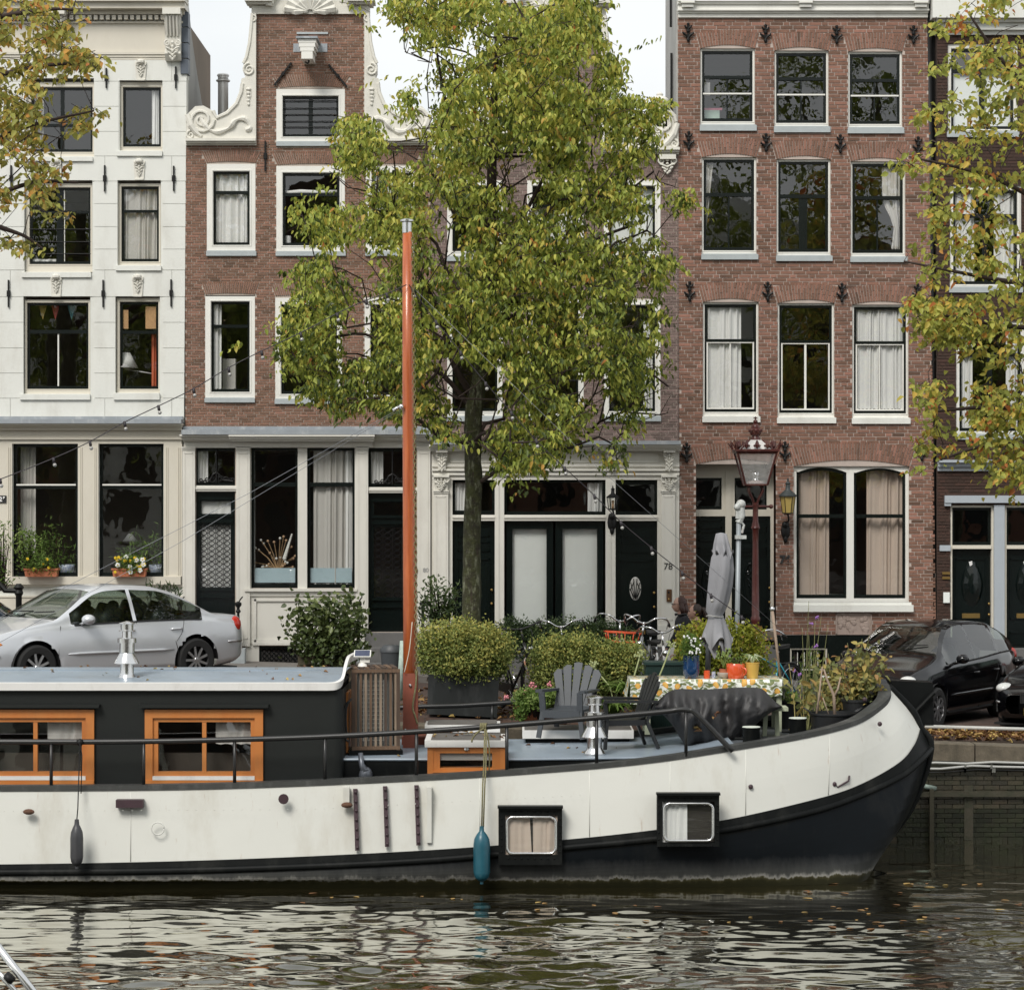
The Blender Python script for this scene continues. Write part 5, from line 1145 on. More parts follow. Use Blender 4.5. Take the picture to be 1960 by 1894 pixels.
# cabin
CH=mat("charcoal_cabin_paint",(.016,.018,.017),.55,spec=.2,var=.18,vs=2,bump=.002,bs=20)
cd=31.75;X0=WX(-560,cd);XR=WX(655,cd)
cab=MB();winx=[(278,504),(-45,181),(-470,-300)]
def cfx(p):return WX(p,cd)
def cfz(y):return WZ(y,cd)
holes=[(cfx(a),cfx(c),cfz(1505),cfz(1357))for a,c in winx]
slab_wall(cab,lambda z:(X0,cfx(640)),1.0,cfz(1319),holes,cd,cd+.06)
rr=.10;pl=[(cfx(640),cd)]+[(cfx(640)+rr*sin(a),cd+rr-rr*cos(a))for a in[pi/2*k/6 for k in range(1,7)]]+[(cfx(640)+rr,34.6),(cfx(640)+rr-.05,34.6),(cfx(640),cd+.1)]
for(xa,ya),(xb,yb)in zip(pl[:8],pl[1:8]):cab.add([(xa,ya,1.0),(xb,yb,1.0),(xb,yb,cfz(1319)),(xa,ya,cfz(1319))],[(0,1,2,3)])
cab.box(X0,cfx(640),34.55,34.6,1.0,cfz(1319));cab.build("cabin_wall",CH,boat,smooth=False)
cabin_x=cfx(640)+rr
b=MB();ydoor=33.0;b.box(cabin_x+.0,cabin_x+.03,32.4,33.0,1.5,2.25);b.build("cabin_door",ORN,boat)
b=MB();ny=14;ysn=[cd-.03+(34.65-cd+.03)*j/ny for j in range(ny+1)];crown=lambda y:2.415+.07*sin(pi*(y-cd)/(34.65-cd))
for j in range(ny):b.add([(X0,ysn[j],crown(ysn[j])),(cabin_x-.03,ysn[j],crown(ysn[j])),(cabin_x-.03,ysn[j+1],crown(ysn[j+1])),(X0,ysn[j+1],crown(ysn[j+1]))],[(0,1,2,3)])
b.build("cabin_roof",DKB,boat,smooth=True)
ROOFW=mat("white_rim_paint",(.74,.73,.70),.45,var=.06,vs=4,dirt=(.4,.38,.34),dirt_amt=.4,dirt_scale=4)
b=MB();rim=[Vector((X0,cd-.045,2.375)),Vector((cfx(560),cd-.045,2.375)),Vector((cfx(615),cd-.045,2.375)),Vector((cfx(630),cd-.045,2.375)),Vector((cfx(645),cd-.03,2.385)),Vector((cfx(655),cd+.06,2.43)),Vector((cfx(658),cd+.3,2.56)),Vector((cfx(660),cd+.6,2.64)),Vector((cfx(662),cd+1.0,2.65)),Vector((cfx(662),34.3,2.6))]
cr_=[rim[0]]+crv(rim[1:],5)
vs=[]
for p in cr_:vs+=[p+Vector((0,-.02,-.045)),p+Vector((0.02,-.02,.045)),p+Vector((-.02,.05,.05)),p+Vector((-.03,.05,-.045))]
b.add(vs,[(i*4+k,i*4+(k+1)%4,i*4+4+(k+1)%4,i*4+4+k)for i in range(len(cr_)-1)for k in range(4)]);b.build("roof_rim",ROOFW,boat,smooth=True,auto=40)
b=MB();b.box(X0,cfx(600),33.0,33.03,crown(33)-.0,crown(33)+.012);b.build("roof_seam",DKB,boat)
for i,(a,c)in enumerate(winx):
 m=MB();f=cd-.035;bx=lambda l,r,t,bt,p,q,mi=0:m.box(cfx(l),cfx(r),cd+p,cd+q,cfz(bt),cfz(t),mi)
 bx(a,c,1357,1373,-.045,.05);bx(a,a+15,1373,1492,-.045,.05);bx(c-16,c,1373,1492,-.045,.05);bx(a,c,1492,1504,-.06,.05);bx(a+15,c-16,1484,1491.5,-.055,.05,1)
 bx(a+15,c-16,1373,1381,-.015,.05);bx(a+15,c-16,1475.5,1484,-.02,.05);bx(a+15,a+25,1381,1475.5,-.015,.05);bx(c-24,c-16,1381,1475.5,-.015,.05);mid_=(a+c)/2;bx(mid_-4,mid_+4,1381,1475.5,-.01,.05)
 w=m.build("cabin_window",[ORN,ROOFW],boat)
 for l,r in((a+25,mid_-4),(mid_+4,c-24)):
  q=MB();q.add([W(l,1475.5,cd+.02),W(r,1475.5,cd+.02),W(r,1381,cd+.02),W(l,1381,cd+.02)],[(0,1,2,3)]);q.build("pane",M["glass_old"],w)
 q=MB();q.prism([(cfx(a-8),cfz(1353)),(cfx(c+10),cfz(1353)),(cfx(c+12),cfz(1347)),(cfx(a-10),cfz(1347))],cd-.11,cd);q.build("rain_hood",CH,w)
 q=MB();sheet(q,cfx(mid_+20),cfx(c-16),cfz(1378),cfz(1425),cd+.12,4,.015);q.build("curtain",M["curtain_g"],w,smooth=True)
 q=MB();q.box(cfx(a+20),cfx(c-20),cd+.3,cd+.38,1.2,cfz(1445));q.build("bench_back",mat("dark_furniture",(.05,.04,.03),.6),w)
b=MB();b.box(X0,cabin_x-.1,33.9,34.0,1.0,2.35);b.box(X0,cabin_x-.1,cd+.1,34,1.0,1.1);b.box(X0,cabin_x-.08,cd+.07,34.4,2.31,2.33);b.build("cabin_interior",M["roomd"],boat)
# railing
RL=mat("black_rail_paint",(.018,.018,.018),.35,var=.2)
rl=thing("railing","black pipe railing along the near side of the houseboat","railing",W(500,1505,31.4));dr=31.41
top=crv([W(x,y,dr)for x,y in((-420,1421),(-60,1419),(200,1419),(400,1416),(648,1408),(925,1391),(1246,1364),(1296,1358),(1318,1359),(1334,1367),(1402,1437))],6)
b=MB();b.tube(top,.034,10);b.build("top_rail",RL,rl,smooth=True)
def yint(px,pts):return np.interp(px,[p[0]for p in pts],[p[1]for p in pts])
RT=[(-420,1421),(-60,1419),(200,1419),(400,1416),(648,1408),(925,1391),(1246,1364),(1320,1359)];CT=[(-400,1511),(0,1510),(400,1506),(800,1490),(1078,1472),(1246,1456),(1387,1435)]
for x in(-250,-80,98,275,449,622,797,970,1142,1313):
 b=MB();b.tube([W(x,yint(x,RT),dr),W(x,yint(x,CT)+1,dr)],.021,8);b.build("post",RL,rl,smooth=True)
rl=thing("railing","short black pipe railing on the quay side before the planter","railing",W(900,1380,35.0));b=MB();b.tube([W(680,1358,35),W(800,1352,35),W(880,1350,35),W(991,1343,35),W(1010,1345,35)],.033,10);b.build("top_rail",RL,rl,smooth=True)
for x in(700,942):b=MB();b.tube([W(x,1349,35),W(x,1395,35)],.021,8);b.build("post",RL,rl,smooth=True)
# orange skylight box
b=MB();D=31.68
def pb(mb,l,r,t,bt,da,db,mi=0):mb.box(WX(l,D),WX(r,D),D+da,D+db,WZ(bt,D),WZ(t,D),mi)
pb(b,818,829,1427,1490,0,.9);pb(b,956,967,1427,1490,0,.9);pb(b,829,956,1427,1441,.01,.05);pb(b,829,956,1469,1490,.01,.9);pb(b,829,842,1441,1469,.01,.05);pb(b,942,956,1441,1469,.01,.05);pb(b,829,956,1475,1478,-.005,.02)
sk=b.build("skylight_box",ORN,boat)
b=MB();b.add([W(842,1469,D+.03),W(942,1469,D+.03),W(942,1441,D+.03),W(842,1441,D+.03)],[(0,1,2,3)]);b.build("pane",M["glass"],sk)
b=MB();pb(b,840,944,1441,1455,.06,.07);b.build("blind",M["curtain_g"],sk)
b=MB();pb(b,832,953,1430,1489,.5,.55);b.build("dark_backing",M["roomd"],sk)
b=MB();pb(b,813,968,1416,1429,-.03,.85,0);pb(b,825,958,1414,1416.2,.0,.8,1);sl=b.build("lid",[ROOFW,mat("weathered_lid",(.14,.13,.12),.6,var=.4)],sk)
b=MB();b.ball(W(893,1433,D-.01),.035,10,6,rz=.022,ry=.012);b.build("handle",M["steel"],sk)
b=MB();b.tube([W(886,1410,D+.4),W(888,1405,D+.4),W(906,1405,D+.4),W(908,1410,D+.4)],.01,6);b.build("grab_handle",M["steel"],sk)
b=MB();D=33.3;pb(b,813,957,1387,1401,0,.6,0);pb(b,818,950,1384,1388,.03,.57,1);pb(b,816,954,1400,1440,.02,.58,1);b.build("rear_hatch",[ROOFW,MATS["weathered_lid"]],boat)
b=MB();D=33.9;pb(b,1000,1213,1397,1413,0,.75,0);pb(b,1004,1209,1395.5,1398,.02,.73,1);pb(b,1006,1205,1412,1440,.05,.7,2);b.build("white_hatch",[ROOFW,MATS["weathered_lid"],BLK],boat)
b=MB();pb(b,770,822,1407,1428,-.2,.2,0);b.build("mast_step",mat("red_oxide",(.26,.075,.045),.5,var=.2,vs=5),boat)
# hull details
def on_hull(px,py):
 for a,c in zip(R_['v'][:-1],R_['v'][1:]):
  pa,pc=CX+a.x*FOC/a.y,CX+c.x*FOC/c.y
  if pa<=px<=pc:return a.y+(c.y-a.y)*(px-pa)/(pc-pa)
 return 31.2
IR=mat("plum_iron",(.045,.02,.028),.5,var=.4,vs=10)
for x,yt,yb in((683,1509,1627),(740,1504,1620),(800,1502,1617)):
 b=MB();d=31.2;b.bar(W(x-3,yt,31.29),W(x+1,yb,31.17),.05,.05);
 for k in range(7):b.ball(W(x-3+4*k/6,yt+6+(yb-yt-12)*k/6,31.24-.1*k/6),.018,6,4)
 b.build("rubbing_bar",IR,hull)
b=MB();d=31.2
b.box(WX(222,d),WX(274,d),d-.02,d+.1,WZ(1545,d),WZ(1530,d));b.build("vent_slot",IR,hull)
b=MB();b.lathe(W(543,1528,d),[(.0,.03),(.062,.03),(.06,0)],12,axis='y');b.build("scupper",IR,hull)
for x,y in((55,1553),(664,1540)):
 b=MB();b.ball(W(x,y,d),.07,10,6,rz=.035,ry=.05);b.build("scupper",mat("rusty_iron",(.12,.055,.03),.8,var=.5,vs=20),hull)
b=MB();b.tube([W(302+12*cos(k*pi/12),1585+12*sin(k*pi/12),d-.01)for k in range(25)],.008,5);b.build("welded_ring",HW,hull,smooth=True)
b=MB();b.box(WX(817,d),WX(826,d),d-.01,d+.1,WZ(1612,d),WZ(1506,d));b.build("drain_strip",HW,hull)
b=MB();b.box(WX(657,31.25),WX(669,31.25),31.22,31.3,WZ(1538,31.2),WZ(1507,31.2));b.build("drain_strip",HW,hull)
for(x,y),s in(((1668,1337),.04),((1684,1392),.05),((1597,1500),.05)):
 d=on_hull(x,y);b=MB();
b=MB()
for i in range(64):
 x=8+17.5*i;j=min(range(len(R_['t'])),key=lambda k:abs(CX+R_['t'][k].x*FOC/R_['t'][k].y-x));y0=yint(x,[(0,1552),(600,1548),(1130,1520)]);dd_=31.27-.12*(y0-1505)/150
 b.ball(W(x,y0,dd_-.035),.007,6,3)
 if False:
  for q in range(8):b.ball(W(x+3,1520+14*q,31.24),.010,6,3)
b.build("rivets",HW,hull,smooth=True)["kind"]="stuff"
# portholes
for(a,c,t,bt),(pa,pc,pt,pbm),cur in(((954,1076,1543,1655),(967,1067,1560,1636),"curtain_b"),((1258,1377,1518,1610),(1268,1368,1534,1612),"curtain")):
 d=31.06;bt=max(bt,pbm+8);m=MB();X=lambda p:WX(p,d);Z=lambda y:WZ(y,d)
 m.box(X(a),X(c),d,d+.16,Z(t+8),Z(t));m.box(X(a),X(pa),d+.02,d+.16,Z(bt),Z(t+8));m.box(X(pc),X(c),d+.02,d+.16,Z(bt),Z(t+8));m.box(X(pa),X(pc),d+.02,d+.16,Z(pt),Z(t+8));m.box(X(pa),X(pc),d+.02,d+.16,Z(bt),Z(pbm))
 m.box(X(a)-.01,X(c)+.01,d-.04,d+.1,Z(t+3),Z(t-1))
 for k in range(8):
  for yy in(pt-7,pbm+6):m.ball(W(pa+(pc-pa)*(k+.5)/8,yy,d+.018),.012,6,4)
 for k in range(6):
  for xx in(pa-7,pc+5):m.ball(W(xx,pt+(pbm-pt)*(k+.5)/6,d+.018),.012,6,4)
 w=m.build("porthole",BLK,hull)
 r_=.07;cx0,cx1,cz0,cz1=X(pa)+.02,X(pc)-.02,Z(pbm)+.02,Z(pt)-.02;ring=[]
 for(ox,oz,a0)in((cx1-r_,cz1-r_,0),(cx0+r_,cz1-r_,pi/2),(cx0+r_,cz0+r_,pi),(cx1-r_,cz0+r_,3*pi/2)):
  for k in range(6):aa=a0+pi/2*k/5;ring.append((ox+r_*cos(aa),d+.012,oz+r_*sin(aa)))
 m=MB();m.tube(ring+ring[:2],.017,8,cap=False);m.build("rim",M["steel"],w,smooth=True)
 m=MB();m.add([(x,d+.03,z)for x,_,z in ring],[tuple(range(len(ring)))]);m.build("pane",M["glass_clear"],w)
 m=MB();xx0,xx1=X(pa),X(pc)
 if cur=="curtain_b":sheet(m,xx0,(xx0+xx1)/2-.02,Z(pt),Z(pbm)-.05,d+.055,3,.010,taper=-.1);sheet(m,(xx0+xx1)/2+.02,xx1,Z(pt),Z(pbm)-.05,d+.058,4,.010)
 else:sheet(m,xx0,xx0+(xx1-xx0)*.48,Z(pt),Z(pbm)-.05,d+.058,4,.010)
 m.build("curtain",M[cur],w,smooth=True)
 m=MB();m.box(xx0-.05,xx1+.05,d+.08,d+.085,Z(pbm)-.05,Z(pt)+.05);m.build("dark_backing",M["roomd"],w)  # dark sheet added close behind the pane, stands for the unlit cabin inside
b=MB();d=on_hull(1607,1500);b.tube([W(1597,1498,d-.05),W(1603,1506,d-.05),W(1624,1494,on_hull(1624,1490)-.06),W(1626,1484,on_hull(1626,1484)-.04)],.012,6);b.build("mooring_eye",IR,hull)
for x,y in((1437,1505),(1597,1500),(1684,1385),(1655,1338)):
 b=MB();p=W(x,y,on_hull(x,y)-.03);b.ball(p,.03,8,5);b.build("hull_stud",IR,hull)
# plating joints: thin raised weld beads
for x in(245,925,1125,1280,1430,1590):
 b=MB();i=min(range(len(R_['t'])),key=lambda k:abs(CX+R_['t'][k].x*FOC/R_['t'][k].y-x));b.tube([R_['t'][i]+Vector((0,-.002,.02)),R_['v'][i]+Vector((0,-.002,0)),R_['c'][i]+Vector((0,-.002,-.03))],.005,5);b.build("plate_weld",HW,hull,smooth=True)
# dark bow box
bw_=MB();bw_.prism([(WX(x,33.5),WZ(y,33.5))for x,y in((1703,1302),(1786,1306),(1787,1388),(1768,1388),(1748,1356),(1720,1335))],33.5,33.9);bw_.tube([W(1752,1362,33.45),W(1788,1325,33.45)],.03,8)
bw_.build("bow_box",BLK,boat)
# bollards
for x,yt,yb,d in((1438,1391,1425,31.85),(1527,1374,1413,32.15)):
 c=W(x,yb,d);h=WZ(yt,d)-c.z;m=MB();m.lathe(c-Vector((0,0,.08)),[(.105,0),(.105,h+.05),(.112,h+.06),(.112,h+.08)],20);bo=m.build("bollard",BLK,boat,smooth=True,auto=40)
 m=MB();m.lathe(c+Vector((0,0,h)),[(.112,0),(.108,.008),(.0,.012)],20);m.build("bollard_cap",mat("pale_green_white",(.62,.66,.58),.6,var=.3,vs=20),bo)
 m=MB();m.tube([c+Vector((-.2,0,h*.35)),c+Vector((.2,0,h*.35))],.018,8);m.build("cross_pin",BLK,bo)
# chimneys
def flue(px,prof,ybase,d,label,rs_):
 t=thing("flue_pipe",label,"chimney",W(px,ybase,d),"polished steel stove flues on the houseboat");k=d/FOC;c=W(px,ybase,d)
 m=MB();m.lathe(c,[(r*k*rs_,(ybase-y)*k)for y,r in prof],24);m.build("flue",M["steel"],t,smooth=True,auto=30);return t
F1=[(1306,19),(1300,19),(1292,14),(1288,13),(1270,13),(1269,24),(1268,24),(1249,13.5),(1248,14.5),(1230,14.5),(1229.5,18),(1221,18),(1220,10),(1208,9.5),(1207,16),(1206,16),(1205,12),(1194,12.5),(1193,16),(1192,15),(1188,2)]
flue(243,F1,1306,32.3,"polished steel stove flue standing on the cabin roof",1.0)
F2=[(y+141,r)for y,r in F1];flue(1138,F2,1447,32.3,"polished steel stove flue standing on the blue deck beside the side-on chair",1.1)
# mast
mt=thing("mast","tall varnished orange wooden mast with steel cap in a red steel foot","mast",W(786,1432,33.4));dm=33.4;k=dm/FOC
WOOD=mat("varnished_mast_wood",(.52,.14,.04),.32,var=.6,vs=4,stretch=(6,6,.5),col2=(.30,.06,.018),coat=.3,bump=.002,bs=30)
b=MB();b.tube([W(785,1400,dm),W(784,1100,dm),W(781,700,dm),W(779.5,444,dm)],[13*k,12.6*k,11*k,9*k],24);b.build("pole",WOOD,mt,smooth=True)
b=MB();b.lathe(W(779,446,dm),[(9.2*k,0),(9.2*k,20*k),(13*k,22*k),(13*k,25*k),(8*k,27*k),(0,27.5*k)],20);b.build("steel_cap",M["steel"],mt,smooth=True,auto=40)
b=MB();b.box(WX(772,dm),WX(776,dm),dm-.12,dm+.12,WZ(1432,dm),WZ(1287,dm));b.box(WX(796,dm),WX(800,dm),dm-.12,dm+.12,WZ(1432,dm),WZ(1290,dm));b.box(WX(774,dm),WX(798,dm),dm-.115,dm-.10,WZ(1432,dm),WZ(1287,dm));b.build("mast_foot",MATS["red_oxide"],mt)
b=MB();b.ball(W(785,1311,dm-.13),.02,8,5);b.ball(W(776,1396,dm-.13),.015,8,5);b.build("bolt",M["steel"],mt)
ROPE=mat("flecked_rope",(.30,.27,.12),.85,var=1.0,vs=90,col2=(.03,.03,.03))
def rope(mb,pts,r=.012,n=6):mb.tube(pts,r,n)
def chain(mb,p,q,link=.07,r=.006):
 p=Vector(p);q=Vector(q);L=(q-p).length;n=max(1,int(L/(link*.72)));d=(q-p).normalized()
 for i in range(n):
  c=p+d*(L*(i+.5)/n);u=Vector((1,0,0))if i%2 else Vector((0,1,0));u=(u-d*u.dot(d)).normalized()
  pts=[c+d*link*.5*cos(a)+u*link*.26*sin(a)for a in[2*pi*k_/8 for k_ in range(9)]];mb.tube(pts,r,4,cap=False)
t=thing("chain","thin brass-coloured chain hanging down the right side of the mast","chain",W(795,1330,dm-.1));b=MB()
chain(b,W(790,447,dm-.08),W(795,1000,dm-.12));chain(b,W(795,1000,dm-.12),W(797,1290,dm-.14));b.build("links",mat("old_brass_chain",(.32,.27,.14),.45,metal=.7,var=.3),t)
t=thing("rope","flecked yellow and black rope hanging beside the foot of the mast","rope",W(797,1400,dm-.2));b=MB();rope(b,crv([W(797,1280,dm-.14),W(796,1310,dm-.16),W(790,1352,dm-.16),W(794,1368,dm-.17),W(799,1385,dm-.18)],4));b.build("strand",ROPE,t,smooth=True)
t=thing("rope","pale cord tied down along the front of the mast","rope",W(776,1290,dm-.15));b=MB();rope(b,crv([W(789,1190,dm-.14),W(784,1240,dm-.15),W(776,1278,dm-.16),W(774,1286,dm-.15)],4),.006);b.build("strand",mat("pale_cord",(.6,.55,.45),.8),t,smooth=True)
# fenders
def fender(px,yt,yb,w,d,m_,label,name="fender"):
 t=thing(name,label,"fender",W(px,(yt+yb)/2,d),"fenders hung over the side of the houseboat");k=d/FOC;c=W(px,yb,d);H=(yb-yt)*k;R=w/2*k
 b=MB();b.lathe(c,[(.02,-.03),(.02,.0),(R*.5,.015),(R*.85,.05),(R,.11),(R,H-.16),(R*.9,H-.09),(R*.6,H-.035),(.03,H-.0),(.025,H+.06)],24);b.build("body",m_,t,smooth=True,auto=50);return t,c+Vector((0,0,H+.05))
t,p=fender(147,1577,1657,25,31.0,mat("dark_grey_vinyl",(.05,.05,.055),.4,var=.3),"dark grey fender hanging on a thin black line over the white hull")
b=MB();b.tube([p,W(149,1545,31.05),W(150,1512,31.18),W(153,1419,31.33)],.007,6);b.tube([W(153,1419,31.33),W(157,1445,31.3),W(155,1518,31.2)],.006,5);b.ball(W(153,1420,31.36),.045,8,6);b.build("line",M["iron"],t,smooth=True)
t,p=fender(922,1590,1686,32,31.0,mat("teal_vinyl",(.015,.10,.14),.35,var=.35,vs=6),"teal blue fender hanging on a doubled flecked rope over the white hull")
b=MB();rope(b,[p,W(924,1500,31.12),W(926,1470,31.22),W(928,1396,31.34)],.009);rope(b,[p+Vector((.02,0,0)),W(928,1500,31.12),W(930,1470,31.22),W(931,1396,31.34)],.009)
rope(b,crv([W(928,1394,31.34),W(934,1410,31.33),W(937,1445,31.33),W(936,1477,31.33)],3),.009);rope(b,crv([W(926,1394,31.34),W(915,1400,31.33),W(905,1412,31.33),W(903,1420,31.33)],3),.012)
for k_ in range(4):rope(b,[W(921+3.2*k_+4.5*cos(a)*.3,1391+7*sin(a),31.41+.045*cos(a))for a in[2*pi*q/10 for q in range(11)]],.011)
b.build("line",ROPE,t,smooth=True)
# ================================================================== trees and plants
BARK=mat("mossy_bark",(.022,.017,.012),.9,vs=9,col2=(.055,.062,.018),bump=.04,bs=28,dirt=(.36,.37,.27),dirt_amt=.75,dirt_scale=13)
TWIG=mat("twig_bark",(.045,.028,.022),.85,var=.4,vs=20)
G_MID=leaf_mat("green_elm_leaves",[(0,(.07,.10,.028)),(.28,(.25,.31,.055)),(.58,(.42,.455,.085)),(.84,(.60,.56,.12)),(.93,(.50,.40,.08)),(.985,(.55,.30,.07)),(1,(.48,.16,.05))],transl=.38,spec=.3,rough=.45)
G_AUT=leaf_mat("turning_leaves",[(0,(.20,.20,.05)),(.35,(.36,.37,.09)),(.58,(.48,.43,.11)),(.74,(.58,.43,.10)),(.88,(.66,.36,.09)),(1,(.58,.24,.08))],transl=.42)
G_AUTR=leaf_mat("yellowing_leaves",[(0,(.17,.19,.045)),(.45,(.35,.38,.08)),(.68,(.50,.48,.10)),(.82,(.58,.44,.09)),(.93,(.66,.42,.09)),(1,(.45,.16,.05))],transl=.42)
G_BOX=leaf_mat("boxwood_leaves",[(0,(.05,.075,.022)),(.5,(.17,.22,.06)),(.85,(.34,.37,.11)),(1,(.48,.44,.12))],transl=.3)
G_DARK=leaf_mat("dark_glossy_leaves",[(0,(.02,.04,.014)),(.6,(.05,.09,.025)),(1,(.12,.17,.05))],transl=.2,rough=.35,spec=.5)
G_IVY=leaf_mat('ivy_leaves',[(0,(.04,.06,.02)),(.5,(.10,.14,.045)),(1,(.24,.28,.10))],transl=.25,rough=.35,spec=.5)
G_LIME=leaf_mat("lime_leaves",[(0,(.13,.16,.02)),(.6,(.26,.29,.035)),(.9,(.38,.36,.05)),(1,(.40,.22,.08))],transl=.4)
G_FRESH=leaf_mat("fresh_leaves",[(0,(.09,.16,.03)),(.6,(.17,.26,.06)),(1,(.30,.38,.12))],transl=.4)
G_PALE=leaf_mat("fading_yellow_leaves",[(0,(.16,.19,.08)),(.5,(.32,.30,.10)),(.8,(.48,.38,.12)),(1,(.35,.17,.08))],transl=.35)
def inside(poly,x,y):
 c=np.zeros(x.shape,bool);n=len(poly)
 for i in range(n):
  x1,y1=poly[i];x2,y2=poly[(i+1)%n]
  if y1==y2:continue
  k=((y1>y)!=(y2>y))&(x<(x2-x1)*(y-y1)/(y2-y1)+x1);c^=k
 return c
def sample_poly(poly,n,rs):
 p=np.array(poly,float);lo,hi=p.min(0),p.max(0);out=np.zeros((0,2))
 while len(out)<n:
  q=rs.uniform(lo,hi,(n*2,2));out=np.concatenate([out,q[inside(poly,q[:,0],q[:,1])]])
 return out[:n]
def grow(trunk,targets,rs,step=.3,sag=.15):
 """joins every target to the nearest grown node; returns nodes, parent index"""
 nodes=[np.array(p,float)for p in trunk];par=[-1]+list(range(len(trunk)-1));nt_=len(trunk)
 T=np.array(targets);base=np.array(trunk[0]);order=np.argsort(np.min(np.linalg.norm(T[:,None,:]-np.array(trunk)[None,:,:],axis=2),axis=1))
 arr=np.zeros((len(T)*14+nt_+10,3));arr[:nt_]=np.array(nodes);cnt=nt_
 for k in order:
  t=T[k];A=arr[:cnt];d=np.linalg.norm(A-t,axis=1)+np.maximum(0,A[:,2]-t[2]+.1)*1.3;j=int(np.argmin(d));a=A[j].copy();L=np.linalg.norm(t-a)
  n=max(1,int(L/step));prev=j
  for i in range(1,n+1):
   u=i/n;p=a+(t-a)*u;p[2]+=sag*L*sin(pi*u)*.5;p[:2]+=rs.normal(0,.03,2)*(u<1)
   if cnt>=len(arr):return arr[:cnt],par
   arr[cnt]=p;par.append(prev);prev=cnt;cnt+=1
 return arr[:cnt],par
def skeleton_mesh(mb,nodes,par,r_tip,r_max,power=.45,sides=6,trunk_n=0,trunk_r=None):
 n=len(nodes);w=np.zeros(n);ch=[[]for _ in range(n)]
 for i in range(n):
  if par[i]>=0:ch[par[i]].append(i)
 for i in range(n-1,-1,-1):
  w[i]=max(1,sum(w[c]for c in ch[i]))if ch[i]else 1
# children may have been attached to later nodes: relax
 for _ in range(2):
  w[:]=1
  for i in range(n-1,-1,-1):
   if par[i]>=0 and par[i]<i:w[par[i]]+=w[i]*(1 if ch[i]==[]or True else 0)
 rad=np.minimum(r_max,r_tip*w**power)
 if trunk_r is not None:rad[:trunk_n]=trunk_r
 done=set()
 for i in range(n):
  for c in ch[i]:
   if c in done:continue
   path=[i,c];done.add(c);k=c
   while True:
    nx_=[q for q in ch[k]if q not in done]
    if not nx_:break
    q=max(nx_,key=lambda z:w[z]);path.append(q);done.add(q);k=q
   rr=[min(rad[path[0]],rad[path[1]]*1.3)]+[rad[q]for q in path[1:]]
   if path[0]==0 or(trunk_n and path[1]<trunk_n):rr[0]=rad[path[0]]
   s_=sides if rr[0]>.03 else 4
   mb.tube([nodes[q]for q in path],rr,s_,cap=False)
 return rad
def twig_leaves(centres,rs,per,spread,L,Wr=.52,droop=.55,outward=None,toward=.35):
 """leaves set along short hanging sprays"""
 n=len(centres);C=np.repeat(centres,per,axis=0);N=n*per
 az=np.repeat(rs.uniform(0,2*pi,n),per);t=np.tile(np.linspace(-1,1,per),n)+rs.normal(0,.12,N);sp=spread*np.repeat(rs.uniform(.6,1.3,n),per)
 ax=np.stack([np.cos(az),np.sin(az)*.8,-.25*np.ones(N)],1)
 P=C+ax*(t*sp)[:,None]+rs.normal(0,spread*.16,(N,3));P[:,2]-=(t**2)*sp*.25
 side=np.where(np.arange(N)%2,1,-1)[:,None]*np.stack([-np.sin(az),np.cos(az),np.zeros(N)],1)
 D=unit(ax*.45+side*.55+rs.normal(0,.28,(N,3))+np.array([0,0,-droop]));Nn=unit(rs.normal(0,.45,(N,3))+np.array([0,-toward,.85]))
 LL=L*rs.uniform(.5,1.3,N);return P,D,Nn,LL,LL*Wr*rs.uniform(.8,1.25,N)
def crown_object(root,name,data,tones,m,singles=0,fold=.25,curl=.12):
 P,D,N,L,Wd=data;n=len(P);idx=np.arange(n)
 if singles:
  px=CX+P[:,0]*FOC/P[:,1];py=HY+(EYE-P[:,2])*FOC/P[:,1]
  face=np.abs(N[:,1])+.3;score=P[:,1]-np.where((px>5)&(px<1955)&(py>5)&(py<1890),0,-99)-face*.4*L/L.mean()
  vis=(px>5)&(px<1955)&(py>5)&(py<1890);sc=np.where(vis,P[:,1]-face*.5-L*3,1e9);pick=np.argsort(sc)[:singles];keep=np.ones(n,bool);keep[pick]=False
  V,F=leaf_verts(np.zeros((1,3)),np.array([[0,0,1.]]),np.array([[0,-1.,0]]),np.ones(1),np.ones(1)*Wd.mean()/L.mean(),fold,curl);me=None
  for i in pick:
   if me is None:o=raw_mesh("leaf",V,F,m,root,tone=np.zeros(len(F)),org=(0,0,0));me=o.data
   else:o=bpy.data.objects.new("leaf",me);COL.objects.link(o);o.parent=root
   d=Vector(D[i]);nn=Vector(N[i]);s=d.cross(nn).normalized();nn=s.cross(d)
   mtx=Matrix((s,-nn,d)).transposed();o.matrix_local=Matrix.Translation(Vector(P[i])-ORG[root])@mtx.to_4x4()@Matrix.Scale(float(L[i]),4);o["tone"]=float(tones[i])
  idx=idx[keep]
 V,F=leaf_verts(P[idx],D[idx],N[idx],L[idx],Wd[idx],fold,curl);o=raw_mesh(name,V,F,m,root,tone=np.concatenate([tones[idx]]*2));o["kind"]="stuff";return o
